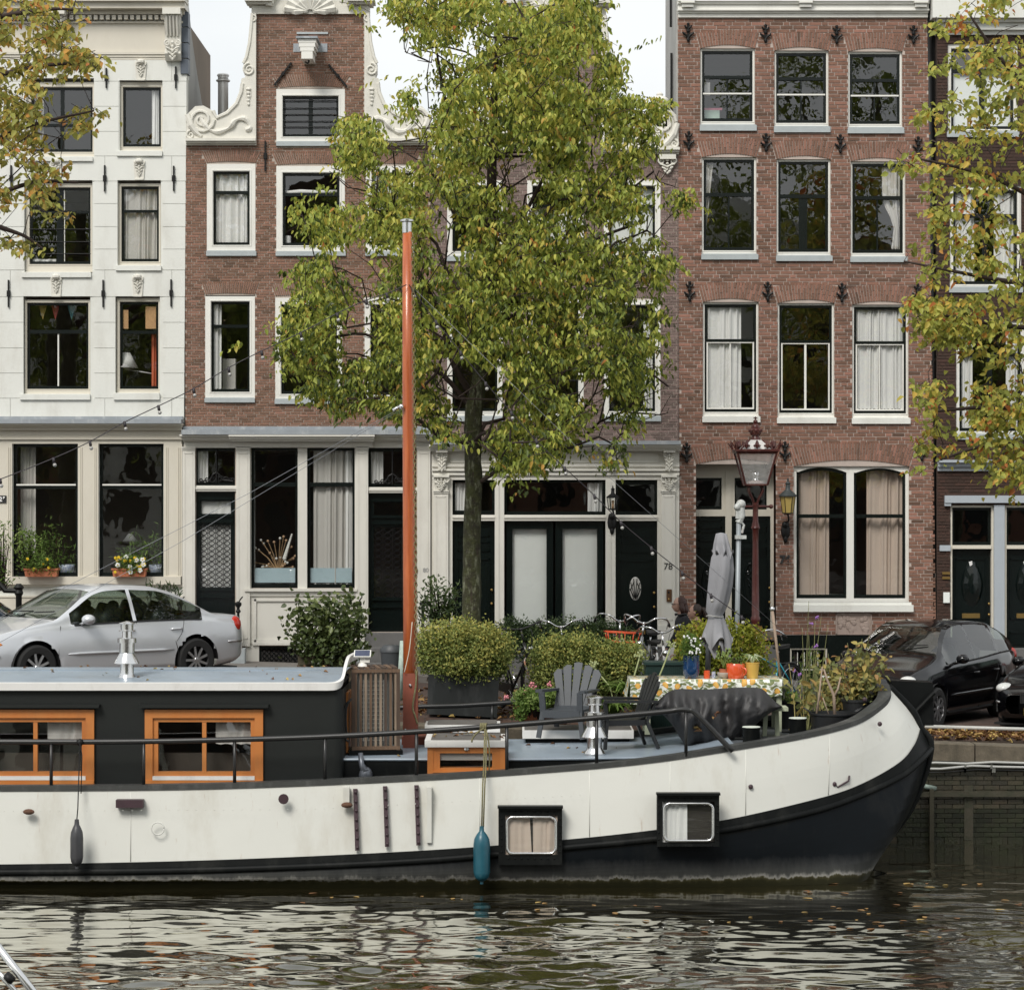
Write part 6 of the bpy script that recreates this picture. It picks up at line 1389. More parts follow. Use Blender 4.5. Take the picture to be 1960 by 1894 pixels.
# ---- the tall green tree
rs=np.random.RandomState(11);TD=37.2
tree=thing("street_tree","tall green tree with mossy trunk standing between the mast and the street lamp","tree",W(903,1380,TD),"trees along the canal")
CR=[(760,-60),(745,20),(775,60),(765,90),(790,130),(800,170),(770,175),(758,205),(780,240),(740,262),(715,235),(672,210),(640,250),(655,300),(600,350),(560,385),(552,420),(590,440),(620,480),(570,500),(560,560),(545,630),(530,680),(590,720),(580,745),(650,790),(700,770),(760,800),(830,840),(900,850),(960,870),(940,900),(1050,900),(1080,860),(1140,880),(1180,900),(1190,840),(1260,800),(1310,830),(1325,780),(1290,700),(1240,690),(1270,620),(1260,560),(1290,500),(1250,430),(1330,380),(1290,330),(1300,290),(1245,250),(1270,190),(1180,180),(1190,130),(1150,60),(1120,-60)]
pts=sample_poly(CR,620,rs);cx0=930
def dep(px,py,rs):
 hw=360*np.clip(1-np.abs(py-560)/900,.35,1);u=np.clip(1-((px-cx0)/(hw+60))**2,.05,1);return TD+rs.uniform(-1,1,len(px))*2.2*np.sqrt(u)
dd=dep(pts[:,0],pts[:,1],rs);tg=np.array([list(W(a,b,c))for(a,b),c in zip(pts,dd)])
trk=[list(W(x,y,TD))for x,y in((903,1385),(902,1200),(903,1050),(906,930),(905,850),(907,790),(918,720),(930,640),(936,560),(938,480),(940,400),(942,300),(945,200),(950,100),(952,10),(955,-60))]
nodes,par=grow(trk,tg,rs,.3);b=MB();k=TD/FOC
tr_r=[21*k,17.5*k,16.3*k,15.6*k,15.5*k,16.5*k,13*k,11.5*k,10.5*k,10*k,10*k,9*k,7*k,5*k,4*k,3*k]
nb=MB();skeleton_mesh(nb,nodes,par,.0055,.09,.42,8,len(trk),tr_r);nb.build("branches",TWIG,tree,smooth=True)
b=MB();base=crv([Vector(p)for p in trk[:10]],8);rr=np.interp(np.linspace(0,9,len(base)),range(10),[r+.006 for r in tr_r[:10]]);n_=18;vs=[]
for i,p in enumerate(base):
 for q in range(n_):
  a=2*pi*q/n_;f=1+.10*noise.noise(Vector((cos(a)*1.6,sin(a)*1.6,i*.35)))+.05*noise.noise(Vector((cos(a)*5,sin(a)*5,i*.8)));vs.append(p+Vector((cos(a),sin(a),0))*rr[i]*f)
b.add(vs,[(i*n_+q,i*n_+(q+1)%n_,(i+1)*n_+(q+1)%n_,(i+1)*n_+q)for i in range(len(base)-1)for q in range(n_)]);b.build("trunk",BARK,tree,smooth=True)
# two visible heavy limbs
for lst,r0 in(([(925,700),(935,650),(1000,560),(1045,520),(1100,485),(1160,450),(1230,425)],8),([(912,770),(870,700),(840,600),(790,500),(760,430),(720,350)],8),([(908,790),(850,720),(790,690),(700,640),(620,650)],6),([(945,680),(1020,690),(1100,700),(1200,690),(1280,740)],6),([(935,600),(960,500),(1010,400),(1060,300),(1100,200)],6),([(938,520),(900,400),(880,300),(850,180),(830,60)],6)):
 b=MB();q=crv([W(x,y,TD+.2-.5*(i/6))for i,(x,y)in enumerate(lst)],4);b.tube(q,[r0*k*(1-.75*i/len(q))for i in range(len(q))],7);b.build("limb",TWIG,tree,smooth=True)
ncl=8600;c2=sample_poly(CR,ncl,rs);dn=np.array([noise.noise(Vector((x*.011,y*.011,3.3)))for x,y in c2]);c2=c2[dn+rs.uniform(-.16,.16,ncl)>-.16]
d2=dep(c2[:,0],c2[:,1],rs);cen=np.array([list(W(a,b_,c))for(a,b_),c in zip(c2,d2)])
# an airy halo of outliers
j=rs.permutation(len(cen))[:260];hal=cen[j]+rs.normal(0,.35,(260,3))*np.array([1,.6,.8]);cen=np.concatenate([cen,hal])
data=twig_leaves(cen,rs,11,.19,.094,.47,.85);N_=len(data[0]);cl=np.repeat(rs.normal(0,.16,len(cen)),11)
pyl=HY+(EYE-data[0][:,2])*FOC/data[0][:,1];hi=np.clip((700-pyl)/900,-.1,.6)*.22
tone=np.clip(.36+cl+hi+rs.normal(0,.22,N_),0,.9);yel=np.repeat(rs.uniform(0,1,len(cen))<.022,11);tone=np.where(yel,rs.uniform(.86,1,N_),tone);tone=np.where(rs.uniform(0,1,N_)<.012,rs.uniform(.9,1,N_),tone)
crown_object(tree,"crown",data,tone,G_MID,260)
# twigs under the leaf sprays
b=MB()
for i in rs.permutation(len(cen))[:900]:
 c=cen[i];a=rs.uniform(0,6.28);b.tube([c-np.array([cos(a)*.25,sin(a)*.2,-.05]),c,c+np.array([cos(a)*.22,sin(a)*.2,-.12])],[.006,.005,.003],3,cap=False)
o=b.build("twigs",TWIG,tree);o["kind"]="stuff"
def side_tree(label,polys,limbs,base_px,D,ncl,seed,m,per=9,L=.105,tmu=.5,singles=200,extra=None,gap=-.15):
 rs=np.random.RandomState(seed);t=thing("street_tree",label,"tree",W(base_px,1390,D),"trees along the canal");k=D/FOC
 b=MB();q=crv([W(base_px,1390,D),W(base_px,1000,D),W(base_px,600,D),W(base_px,300,D),W(base_px,-60,D)],5);b.tube(q,np.linspace(.24,.10,len(q)).tolist(),12);b.build("trunk",BARK,t,smooth=True)
 cen=[];tg=[]
 for poly,w_ in polys:
  c=sample_poly(poly,int(ncl*w_),rs);dn=np.array([noise.noise(Vector((x*.014,y*.014,seed)))for x,y in c]);c=c[dn+rs.uniform(-.3,.3,len(c))>gap]
  cen+=[list(W(x,y,D+dz))for(x,y),dz in zip(c,rs.uniform(-1.3,1.0,len(c)))];s=sample_poly(poly,max(6,int(60*w_)),rs);tg+=[list(W(x,y,D+dz))for(x,y),dz in zip(s,rs.uniform(-1.2,.9,len(s)))]
 cen=np.array(cen)
 trunk=[list(v)for v in q];nb=MB();skel=[]
 for l in limbs:skel.append(crv([W(x,y,D+dz)for x,y,dz in l],5))
 nodes0=trunk+[list(p)for l in skel for p in l];
 rs2=np.random.RandomState(seed+1);nodes,par=grow(nodes0,tg,rs2,.25,.1)
# the limbs are drawn on their own; cut their chains from the shared list
 for i in range(1,len(nodes0)):par[i]=-1
 skeleton_mesh(nb,nodes,par,.0035,.05,.45,6);nb.build("branches",TWIG,t,smooth=True)["kind"]="stuff"
 for l in skel:b=MB();b.tube(l,np.linspace(.06,.012,len(l)).tolist(),7);b.build("limb",TWIG,t,smooth=True)
 b=MB()
 for i in rs.permutation(len(cen))[:500]:
  c=cen[i];a=rs.uniform(0,6.28);b.tube([c-np.array([cos(a)*.12,sin(a)*.2,-.06]),c,c+np.array([cos(a)*.12,sin(a)*.12,-.08])],[.006,.005,.003],3,cap=False)
 b.build("twigs",TWIG,t)["kind"]="stuff"
 data=twig_leaves(cen,rs,per,.19,L,.62,.5,toward=.8);N_=len(data[0]);cl=np.repeat(rs.normal(0,.14,len(cen)),per);crown_object(t,"crown",data,np.clip(tmu+cl+rs.normal(0,.2,N_),0,1),m,singles);return t
side_tree("tree with yellow and orange leaves reaching over the white house",[([(-60,-40),(165,-40),(160,60),(130,80),(190,130),(120,150),(60,150),(100,190),(205,212),(170,240),(120,280),(70,300),(60,330),(-60,380)],1.0),([(-40,330),(80,315),(165,322),(120,350),(165,375),(130,420),(60,400),(-30,410)],.16),([(-40,430),(30,440),(90,475),(60,485),(-20,465)],.035),([(130,95),(196,105),(185,140),(140,125)],.03)],[[(-260,350,0),(-80,180,0),(60,130,-.2),(185,120,-.3)],[(-260,450,0),(-100,330,0),(30,250,-.3),(180,212,-.4)],[(-260,520,0),(-60,400,0),(60,350,-.2),(150,350,-.3)],[(-260,560,0),(-60,440,0),(30,445,0),(85,478,-.1)],[(-260,250,0),(-60,60,0),(80,20,0),(150,20,0)]],-300,35.9,540,21,G_AUT,9,.105,.49,200)
side_tree("tree with yellowing leaves reaching in front of the dark brick house",[([(1870,-40),(2060,-40),(2060,900),(1960,920),(1900,860),(1900,760),(1960,700),(1850,690),(1780,640),(1745,560),(1790,560),(1730,480),(1780,450),(1770,330),(1700,310),(1760,270),(1730,240),(1790,180),(1760,140),(1850,90),(1760,60),(1840,10)],1.0),([(1755,560),(1850,570),(1880,640),(1800,660),(1715,600)],.10),([(1745,730),(1880,720),(1960,780),(1960,950),(1930,960),(1890,900),(1810,860),(1775,905),(1745,895),(1760,800)],.20)],[[(2180,300,0),(2050,230,0),(1930,130,-.2),(1850,20,-.2)],[(2180,480,0),(2050,420,0),(1900,340,-.3),(1740,300,-.4)],[(2180,620,0),(2040,560,0),(1880,530,-.3),(1730,500,-.3)],[(2180,700,0),(2050,640,0),(1900,620,-.3),(1735,590,-.4)],[(2180,850,0),(2000,790,0),(1880,780,-.2),(1770,790,-.3)],[(2180,900,0),(2020,860,0),(1900,850,-.2),(1800,880,-.3)]],2260,35.9,1000,33,G_AUTR,9,.105,.55,250,gap=-.10)
# ---- trees and houses across the water behind the camera (seen only mirrored)
rs=np.random.RandomState(77)
for i,x in enumerate((-19,-11.5,-4,4.5,12,20)):
 t=thing("far_tree","broad dark tree on the opposite bank","tree",(x,-12.5,1.4),"trees on the opposite bank");b=MB();H=(16,17,17.5,18,22.5,17)[i];b.tube([(x,-12.5,1.4),(x+.2,-12.5,5),(x,-12.4,H)],[.3,.22,.08],8)
 for q in range(7):
  a=rs.uniform(0,6.28);b.tube([(x,-12.5,5+q*.9),(x+1.6*cos(a),-12.5+1.6*sin(a),7+q),(x+3.4*cos(a),-12.5+3.2*sin(a),8+q*1.1)],[.12,.08,.03],5)
 b.build("trunk",BARK,t,smooth=True);n=620 if i!=4 else 420;u=unit(rs.normal(0,1,(n,3)))*(rs.uniform(.25,1,(n,1))**.5);c=u*np.array([4.3,3.6,6.0 if i!=4 else 9])+np.array([x,-12.5,H-5])
 data=twig_leaves(c,rs,8,.55,.34,.6);crown_object(t,"crown",data,rs.uniform(0,.5,len(data[0])),G_MID)
for i in range(7):
 x=-28+8*i;t=thing("far_house","tall house on the opposite bank","house",(x+4,-24,1.4),"houses on the opposite bank");hh=14.5+(i*37%5)*.7;b=MB();b.box(x+.02,x+7.98,-33,-24,1.4,hh);b.prism([(x,hh),(x+8,hh),(x+4,hh+2.2)],-33,-24);b.build("body",[M["brick76"],M["stucco"],M["mortard"]][i%3],t)
 for r_ in range(4):
  for c in range(3):b=MB();b.box(x+1+2.3*c,x+2.4+2.3*c,-24.0,-23.93,3+2.5*r_,4.8+2.5*r_);b.build("window",M["black"],t)
# ---- shrubs
def blob_shrub(t,poly,D,dz,n,L,m,seed,tmu=.5,per=6,spread=.06,singles=0,up=.5,Wr=.5,stems=40,hollow=.6):
 """leafy mass over a pixel outline, built round a rounded volume"""
 rs=np.random.RandomState(seed);p=np.array(poly,float);cx_,cy_=p.mean(0);c=sample_poly(poly,n,rs);hw=(p[:,0].max()-p[:,0].min())/2;hh=(p[:,1].max()-p[:,1].min())/2
 u=np.clip(1-((c[:,0]-cx_)/(hw*1.03))**2,.03,1)*np.clip(1-((c[:,1]-cy_)/(hh*1.1))**4,.1,1);s=np.where(rs.uniform(0,1,n)<hollow,-rs.uniform(.75,1,n),rs.uniform(-1,1,n))
 lump=np.array([noise.noise(Vector((x*.045,y*.045,seed)))for x,y in c]);c=c+np.array([0,-1])*(lump*9)[:,None];d=D+dz*np.sqrt(u)*s*(1+.35*lump);cen=np.array([list(W(a,b_,q))for(a,b_),q in zip(c,d)])
 N=n*per;C=np.repeat(cen,per,axis=0)+rs.normal(0,spread,(N,3));D_=unit(rs.normal(0,.7,(N,3))+np.array([0,-.25,up]));Nn=unit(rs.normal(0,.6,(N,3))+np.array([0,-.5,.6]));LL=L*rs.uniform(.7,1.3,N)
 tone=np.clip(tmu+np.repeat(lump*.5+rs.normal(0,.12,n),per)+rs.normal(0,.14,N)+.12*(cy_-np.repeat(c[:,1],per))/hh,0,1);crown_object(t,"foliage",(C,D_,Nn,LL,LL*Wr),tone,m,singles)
 b=MB();bx,by=cx_,p[:,1].max()
 for i in rs.permutation(n)[:stems]:
  q=cen[i];r0=W(bx+(c[i,0]-bx)*.35,by,D);b.tube([r0,(r0+Vector(q))/2+Vector((0,0,.05)),Vector(q)],[.012,.008,.004],4,cap=False)
 b.build("stems",TWIG,t)["kind"]="stuff"
PLB=mat("black_planter",(.010,.013,.013),.6,var=.5,vs=5,dirt=(.1,.1,.1),dirt_amt=.4)
t=thing("planter_shrub","clipped boxwood in a large black tapered planter to the right of the mast","shrub",W(888,1373,36.4));D=36.4;b=MB();a0,a1=D-.45,D+.5
vs=[W(829-12,1366,a0),W(951,1373,a0),W(956,1294,a0),W(820,1290,a0)];vb=[v+Vector((0,.95,0))for v in vs];b.add(vs+vb,[(0,1,2,3),(1,5,6,2),(4,0,3,7),(7,6,5,4),(4,5,1,0)]);b.build("planter",PLB,t)
b=MB();b.box(WX(818,D),WX(958,D),a0+.02,a1-.02,WZ(1299,D),WZ(1297,D));b.build("soil",MATS["dark_earth"],t)
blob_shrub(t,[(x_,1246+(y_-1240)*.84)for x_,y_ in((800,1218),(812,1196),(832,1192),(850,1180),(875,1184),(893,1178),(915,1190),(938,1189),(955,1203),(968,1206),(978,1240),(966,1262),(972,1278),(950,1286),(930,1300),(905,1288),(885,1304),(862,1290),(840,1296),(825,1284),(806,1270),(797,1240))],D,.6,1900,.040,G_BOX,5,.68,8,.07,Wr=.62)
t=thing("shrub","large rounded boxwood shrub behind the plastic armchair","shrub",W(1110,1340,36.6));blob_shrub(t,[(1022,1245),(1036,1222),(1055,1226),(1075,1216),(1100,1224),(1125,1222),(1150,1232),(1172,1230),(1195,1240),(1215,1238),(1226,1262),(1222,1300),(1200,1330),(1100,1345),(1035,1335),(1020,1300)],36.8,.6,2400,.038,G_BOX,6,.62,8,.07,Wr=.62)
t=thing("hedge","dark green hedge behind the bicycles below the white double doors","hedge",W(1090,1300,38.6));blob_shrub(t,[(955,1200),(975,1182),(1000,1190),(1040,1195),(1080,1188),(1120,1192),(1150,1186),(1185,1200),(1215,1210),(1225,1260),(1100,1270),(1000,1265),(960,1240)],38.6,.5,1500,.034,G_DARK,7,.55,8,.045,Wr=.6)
t=thing("planter_shrub","dark ivy bush in a weathered stone trough in front of the white panel","shrub",W(628,1300,41));b=MB();b.box(WX(573,41),WX(680,41),40.7,41.3,WZ(1310,41),WZ(1250,41));b.build("trough",mat("mossy_trough",(.16,.13,.09),.9,var=.6,vs=6,dirt=(.05,.07,.03),dirt_amt=.7),t)
blob_shrub(t,[(570,1168),(585,1146),(600,1160),(614,1152),(622,1170),(640,1150),(655,1142),(672,1150),(688,1160),(682,1185),(693,1200),(686,1225),(692,1240),(678,1268),(660,1250),(648,1275),(632,1262),(618,1280),(600,1255),(584,1265),(572,1240),(560,1228),(570,1205),(558,1190)],40.9,.4,330,.085,G_IVY,8,.45,6,.10,singles=80,Wr=.8)
t=thing("climbing_shrub","thin leafy shrub climbing in front of the number 80 pilaster","shrub",W(838,1260,42.5));blob_shrub(t,[(806,1150),(825,1100),(842,1125),(870,1130),(884,1125),(872,1165),(860,1190),(830,1195),(808,1180)],42.5,.3,130,.07,G_DARK,9,.7,6,.07,Wr=.5,stems=60)
t=thing("climbing_shrub","wispy shrub with small leaves at the left edge beside the flower boxes","shrub",W(10,1150,43.5));blob_shrub(t,[(-40,980),(8,1000),(20,1040),(8,1080),(25,1100),(30,1120),(-40,1130)],43.5,.2,120,.05,G_FRESH,10,.3,6,.06,stems=80)
t=thing("oleander","sparse oleander sprays with narrow leaves behind the silver car","shrub",W(315,1210,43.6));
b=MB();rs=np.random.RandomState(12);Pp=[]
for i in range(16):
 x0=280+75*rs.uniform();q=[W(x0,1200,43.6),W(x0+rs.uniform(-6,6),1160,43.6),W(x0+rs.uniform(-20,15),rs.uniform(1115,1135),43.6)];b.tube(q,[.008,.006,.003],4)
 for u in np.linspace(.4,1,9):Pp.append(list(q[1]+(q[2]-q[1])*u))
b.build("stems",TWIG,t)["kind"]="stuff";P=np.array(Pp);n=len(P);crown_object(t,"foliage",(P,unit(rs.normal(0,.6,(n,3))+np.array([0,-.2,.8])),unit(rs.normal(0,.5,(n,3))+np.array([0,-1,0])),np.full(n,.11),np.full(n,.022)),rs.uniform(.2,.9,n),G_DARK)
for(poly,lab,D,sd)in(([(1300,1230),(1310,1208),(1335,1198),(1370,1205),(1375,1250),(1368,1300),(1340,1310),(1310,1295),(1300,1260)],"lime green shrub behind the blue pot",36.0,15),([(1372,1215),(1400,1195),(1430,1200),(1460,1215),(1466,1250),(1470,1290),(1440,1310),(1400,1310),(1375,1280)],"lime green shrub behind the yellow pot and lamp post foot",36.0,16)):
 t=thing("shrub",lab,"shrub",W(poly[0][0]+40,1330,D));blob_shrub(t,poly,D,.4,520,.055,G_LIME,sd,.5,7,.06,singles=40,Wr=.5)
# flower boxes on the shop sills
TERR=mat("terracotta",(.46,.15,.07),.75,var=.25,vs=6,dirt=(.5,.4,.33),dirt_amt=.3,dirt_scale=6)
def window_box(x0,x1,lab,seed,flowers):
 D=FD-.16;t=thing("flower_box",lab,"flower box",W((x0+x1)/2,1103,D));b=MB();z0,z1=WZ(1103,D),WZ(1087,D);xa,xb=WX(x0,D),WX(x1,D)
 b.prism([(xa+.02,z0),(xb-.02,z0),(xb,z1),(xa,z1)],D-.1,D+.08);b.box(xa-.012,xb+.012,D-.115,D+.095,z1-.03,z1)
 for i in range(9):b.box(xa+.05+i*(xb-xa-.1)/8-.006,xa+.05+i*(xb-xa-.1)/8+.006,D-.106,D-.09,z0+.03,z1-.04)
 b.build("trough",TERR,t);blob_shrub(t,[(x0+4,1090),(x0+8,1068),((x0+x1)/2,1060),(x1-8,1070),(x1-2,1090),((x0+x1)/2,1096)],D-.04,.12,150,.035,G_FRESH,seed,.4,6,.03,stems=20)
 rs=random.Random(seed);f=MB()
 for i in range(flowers):
  p=W(rs.uniform(x0+4,x1-4),rs.uniform(1066,1096),D-.14);c=0 if rs.random()<.75 else 1;r_=.022+.014*c
  for k_ in range(5):a=2*pi*k_/5+i;q=p+Vector((cos(a)*r_*.7,-.005,sin(a)*r_*.7));f.ball(q,r_*.62,6,3,c,ry=r_*.25)
  f.ball(p-Vector((0,.008,0)),r_*.35,6,3,0)
 if flowers:f.build("flowers",[mat("yellow_petals",(.75,.52,.02),.6,var=.1),mat("white_petals",(.8,.8,.78),.6,var=.05)],t)["kind"]="stuff"
 return t
t=window_box(48,112,"terracotta trough with trailing green plant on the left sill",31,5);window_box(216,281,"terracotta trough of yellow and white flowers on the right sill",32,26)
blob_shrub(t,[(28,1040),(40,1010),(62,1018),(75,1040),(70,1075),(55,1092),(35,1075)],FD-.12,.15,110,.05,G_FRESH,33,.6,6,.05)
for i,(poly,lab)in enumerate((([(70,1035),(95,1005),(120,1030),(145,1050),(140,1095),(80,1095)],"pale-flowered plant behind the left shop window"),([(235,1060),(250,1030),(280,1045),(300,1012),(312,1040),(310,1090),(240,1085)],"fern and broad-leaved plants behind the right shop window"))):
 t=thing("indoor_plant",lab,"potted plant",W(poly[0][0]+30,1098,FD+.35));blob_shrub(t,poly,FD+.3,.1,70,.09,G_FRESH,41+i,.2,6,.09,Wr=.25)
 b=MB();b.lathe(W(300 if i else 128,1102,FD+.3),[(.08,0),(.13,.12),(.14,.2),(.12,.2)],14);b.build("pot",mat("blue_white_china",(.7,.74,.78),.3,var=1,vs=30,col2=(.1,.16,.35)),t,smooth=True)
# ================================================================== cars
CGL0=mat("car_glass_dark",(.008,.012,.010),.03,spec=.14,var=.3,vs=2)
CGL=glass_mat('car_glass',r0=1.7,wave=0,tint=(.50,.57,.53))
TYRE=mat("tyre_rubber",(.014,.014,.014),.8,var=.2);ALLOY=mat("alloy_rim",(.55,.55,.56),.28,metal=.85,var=.1)
BTRIM=mat("black_plastic_trim",(.015,.015,.015),.45)
def car(name,label,paint,loc,yaw,kind="sedan",group=None,sc=1.0,rake=0.0,rough=False):
 t=thing(name,label,"car",(0,0,0),group);F_AX,R_AX,HR=1.40,-1.31,.325
 sedan=kind=="sedan"
 kx=[-2.32,-2.27,-2.1,-1.7,-1.2,-.5,.4,1.1,1.6,2.0,2.2,2.30]
 kw=[.60,.72,.82,.885,.905,.91,.905,.895,.87,.80,.70,.52]
 ksh=[.76,.84,.875,.90,.92,.92,.905,.88,.82,.74,.66,.58]if sedan else[.88,.97,1.02,1.05,1.04,1.00,.97,.94,.88,.80,.72,.64]
 kb=[.40,.32,.26,.20,.19,.19,.19,.19,.20,.22,.28,.36]
 if sedan:tx=[-2.32,-2.25,-1.95,-1.68,-1.05,-.75,-.2,.15,.36,1.02,1.3,1.8,2.15,2.30];tz=[.84,.965,.99,1.005,1.34,1.42,1.45,1.435,1.38,.99,.94,.84,.72,.62]
 else:tx=[-2.32,-2.28,-2.15,-1.85,-1.3,-.75,-.2,.15,.42,1.12,1.35,1.8,2.15,2.30];tz=[.98,1.08,1.18,1.38,1.54,1.585,1.60,1.585,1.52,1.10,1.03,.93,.80,.68]
 def sm(x,xs_,ys_):
  xs_=np.array(xs_);ys_=np.array(ys_,float);return sum(w_*np.interp(x+o,xs_,ys_)for o,w_ in((-.06,.25),(0,.5),(.06,.25)))
 gx0,gx1=(-1.70,1.02)if sedan else(-2.10,1.12);rf0,rf1=(-.95,.30)if sedan else(-1.55,.36)
 xs_=sorted(set([round(-2.32+.058*i,3)for i in range(81)]+[2.30]))
 def halfw(x):return float(sm(x,kx,kw))
 def shz(x):return float(sm(x,kx,ksh))
 nlow=12;P=[]
 for x in xs_:
  w,zb,zs,zt=halfw(x),float(sm(x,kx,kb)),shz(x),float(sm(x,tx,tz));col=[(0,zb),(w*.86,zb)]
  for k in range(nlow):
   u=k/(nlow-1);z=zb+.05+(zs-zb-.05)*u;col.append((w*(1-.035*(1-u)**2-.045*u**3+.012*sin(u*pi)),z))
  ws=col[-1][0];g=max(0,min(1,(zt-zs-.03)/.35));wr=ws-.04-.20*g*(zt-zs)/.5
  col+=[(ws-.03,zs+.018),(ws-.03+(wr-ws+.03)*.5,zs+(zt-zs)*.5),(wr,zt-.05*g-.012),(wr-.07,zt-.012),(wr*.5,zt+.008*g),(0,zt+.012*g)]
  P.append(col)
 npt=len(P[0]);V=np.array([[(x,p[0],p[1])for p in col]for x,col in zip(xs_,P)])
 for ax in(F_AX,R_AX):
  for i in range(len(xs_)):
   for j in range(1,nlow+2):
    dx,dz=V[i,j,0]-ax,V[i,j,2]-HR;r_=sqrt(dx*dx+dz*dz)
    if .355<r_<.43 and V[i,j,2]>.2:V[i,j,0]=ax+dx/r_*.385;V[i,j,2]=HR+dz/r_*.385
 mbs={"body":MB(),"windscreen":MB(),"side_window":MB(),"rear_screen":MB(),"trim":MB()}
 pill=((-.30,-.22),(gx0,gx0+.12))if sedan else((-.30,-.22),(-1.25,-1.17))
 for sgn in(1,-1):
  for i in range(len(xs_)-1):
   for j in range(npt-1):
    q=[V[i,j],V[i+1,j],V[i+1,j+1],V[i,j+1]];c=sum(q)/4
    if j<=nlow+1 and any(sqrt((c[0]-ax)**2+(c[2]-HR)**2)<.375 for ax in(F_AX,R_AX)):continue
    key="body";x=c[0]
    if gx0<x<gx1:
     js=j-(nlow+1)
     if js in(1,2):
      zt_,zs_=float(sm(x,tx,tz)),shz(x)
      if zt_-zs_>.16 and not any(a<x<b for a,b in pill)and gx0+.25<x<gx1-.22:key="side_window"
      elif js==2 and False:key="body"
     if js in(4,5)and x>rf1+.02:key="windscreen"
     if js in(4,5)and x<rf0-.02:key="rear_screen"
    v4=[Vector((a[0],a[1]*sgn,a[2]))for a in q];mbs[key].add(v4,[(0,1,2,3)if sgn<0 else(3,2,1,0)])
 for key,m_ in(("body",paint),("windscreen",CGL),("side_window",CGL),("rear_screen",CGL)):
  o=mbs[key].build(key,m_,t,smooth=True);bmw=o.modifiers.new("weld",'WELD');bmw.merge_threshold=.002
  if key=="body":body=o
 def ys(x,z):
  i=min(range(len(xs_)),key=lambda k_:abs(xs_[k_]-x));col=V[i,2:nlow+2];return float(np.interp(z,col[:,2],col[:,1]))
# wheel housings, underside
 b=MB()
 for ax in(F_AX,R_AX):
  for s in(-1,1):
   n=14;ring=[(ax+.385*cos(pi*k_/n),HR+.385*sin(pi*k_/n))for k_ in range(n+1)]
   for(xa,za),(xb,zb_)in zip(ring[:-1],ring[1:]):b.add([(xa,s*.89,za),(xb,s*.89,zb_),(xb,s*.55,zb_),(xa,s*.55,za)],[(0,1,2,3)])
   b.box(ax-.4,ax+.4,s*.54,s*.56,.2,.72)
 b.box(-2.1,2.1,-.8,.8,.17,.2);b.build("wheel_housing",BTRIM,t)
 b=MB();b.box(-1.75,1.25,-.78,.78,.5,.52);b.box(.75,1.2,-.74,.74,.52,.90);b.box(-1.9,-1.45,-.7,.7,.52,.93);b.build("cabin_floor",BTRIM,t)
 for sx in(.05,-.85):
  for sy in(-.38,.38):
   b=MB();b.tube([Vector((sx-.02,sy,.5)),Vector((sx-.10,sy,.9)),Vector((sx-.20,sy,1.12))],[.2,.23,.21],8);b.ball(Vector((sx-.23,sy,1.15)),.07,8,6,rz=.075,ry=.12);b.build("seat",BTRIM,t,smooth=True)
# seams, trim, handles
 b=MB()
 for s in(-1,1):
  for pts in([(1.02,.25),(1.05,.5),(1.0,.9)],[(-.27,.22),(-.27,.92)],[(-.95,.62),(-1.05,.75),(-1.1,.92)],[(-1.0,.24),(-.98,.45),(-.93,.62)]):
   q=[Vector((x,s*(ys(x,z)+.001),z))for x,z in pts];b.tube(crv(q,4),.005,4)
  b.tube([Vector((x,s*(ys(x,.21)+.002),.225))for x in np.linspace(-.85,.95,8)],.012,5)
  dz=np.linspace(gx0+.28,gx1-.25,16);b.tube([Vector((x,s*(halfw(x)*.955+.0),shz(x)+.012))for x in dz],.011,5)
  b.box(-.30,-.22,s*(halfw(-.26)*.93-.04),s*(halfw(-.26)*.93-.012),shz(-.26)+.02,shz(-.26)+.03)
 b.build("seams",BTRIM,t)
 b=MB()
 for s in(-1,1):
  q=[Vector((x,s*(ys(x,.50)+.006),.50))for x in np.linspace(-.9,.9,10)];b.tube(q,[.004]+[.022]*8+[.004],6)
 b.build("side_moulding",paint,body,smooth=True)
 for s in(-1,1):
  for hx in(.0-.12,-1.0+.05):
   b=MB();p=Vector((hx,s*(ys(hx,.80)+.012),.80));b.tube([p+Vector((-.1,0,0)),p+Vector((-.05,s*.012,0)),p+Vector((.05,s*.012,0)),p+Vector((.1,0,0))],.016,6);b.build("handle",paint,t,smooth=True)
  b=MB();mx=.62 if sedan else .66;p=Vector((mx,s*(halfw(mx)+.09),shz(mx)+.09));b.ball(p,.10,12,8,rz=.075,ry=.105);b.tube([p+Vector((.02,-s*.05,-.03)),Vector((mx+.04,s*halfw(mx)*.93,shz(mx)+.01))],.022,6);b.build("mirror",paint,t,smooth=True)
  b=MB();b.ball(p+Vector((-.055,0,0)),.07,10,6,rz=.055,ry=.085);b.build("mirror_glass",CGL,t,smooth=True)
# lamps
  b=MB();b.ball(Vector((2.03,s*(halfw(2.03)-.125),.69 if sedan else .77)),.17,14,8,rz=.08,ry=.13);b.build("headlight",mat("lamp_lens",(.75,.76,.74),.12,spec=.8,var=.4,vs=25),t,smooth=True)
  b=MB();b.ball(Vector((1.93,s*(halfw(1.93)-.09),.66 if sedan else .74)),.08,10,6,rz=.05,ry=.085);b.build("indicator",mat("amber_lens",(.65,.22,.04),.2),t,smooth=True)
  b=MB();zt_=.86 if sedan else 1.0;b.ball(Vector((-2.10,s*(halfw(-2.1)-.085),zt_-.04)),.11,12,8,rz=.13,ry=.08);b.build("tail_light",mat("red_lens",(.55,.03,.015),.2,spec=.7),t,smooth=True)
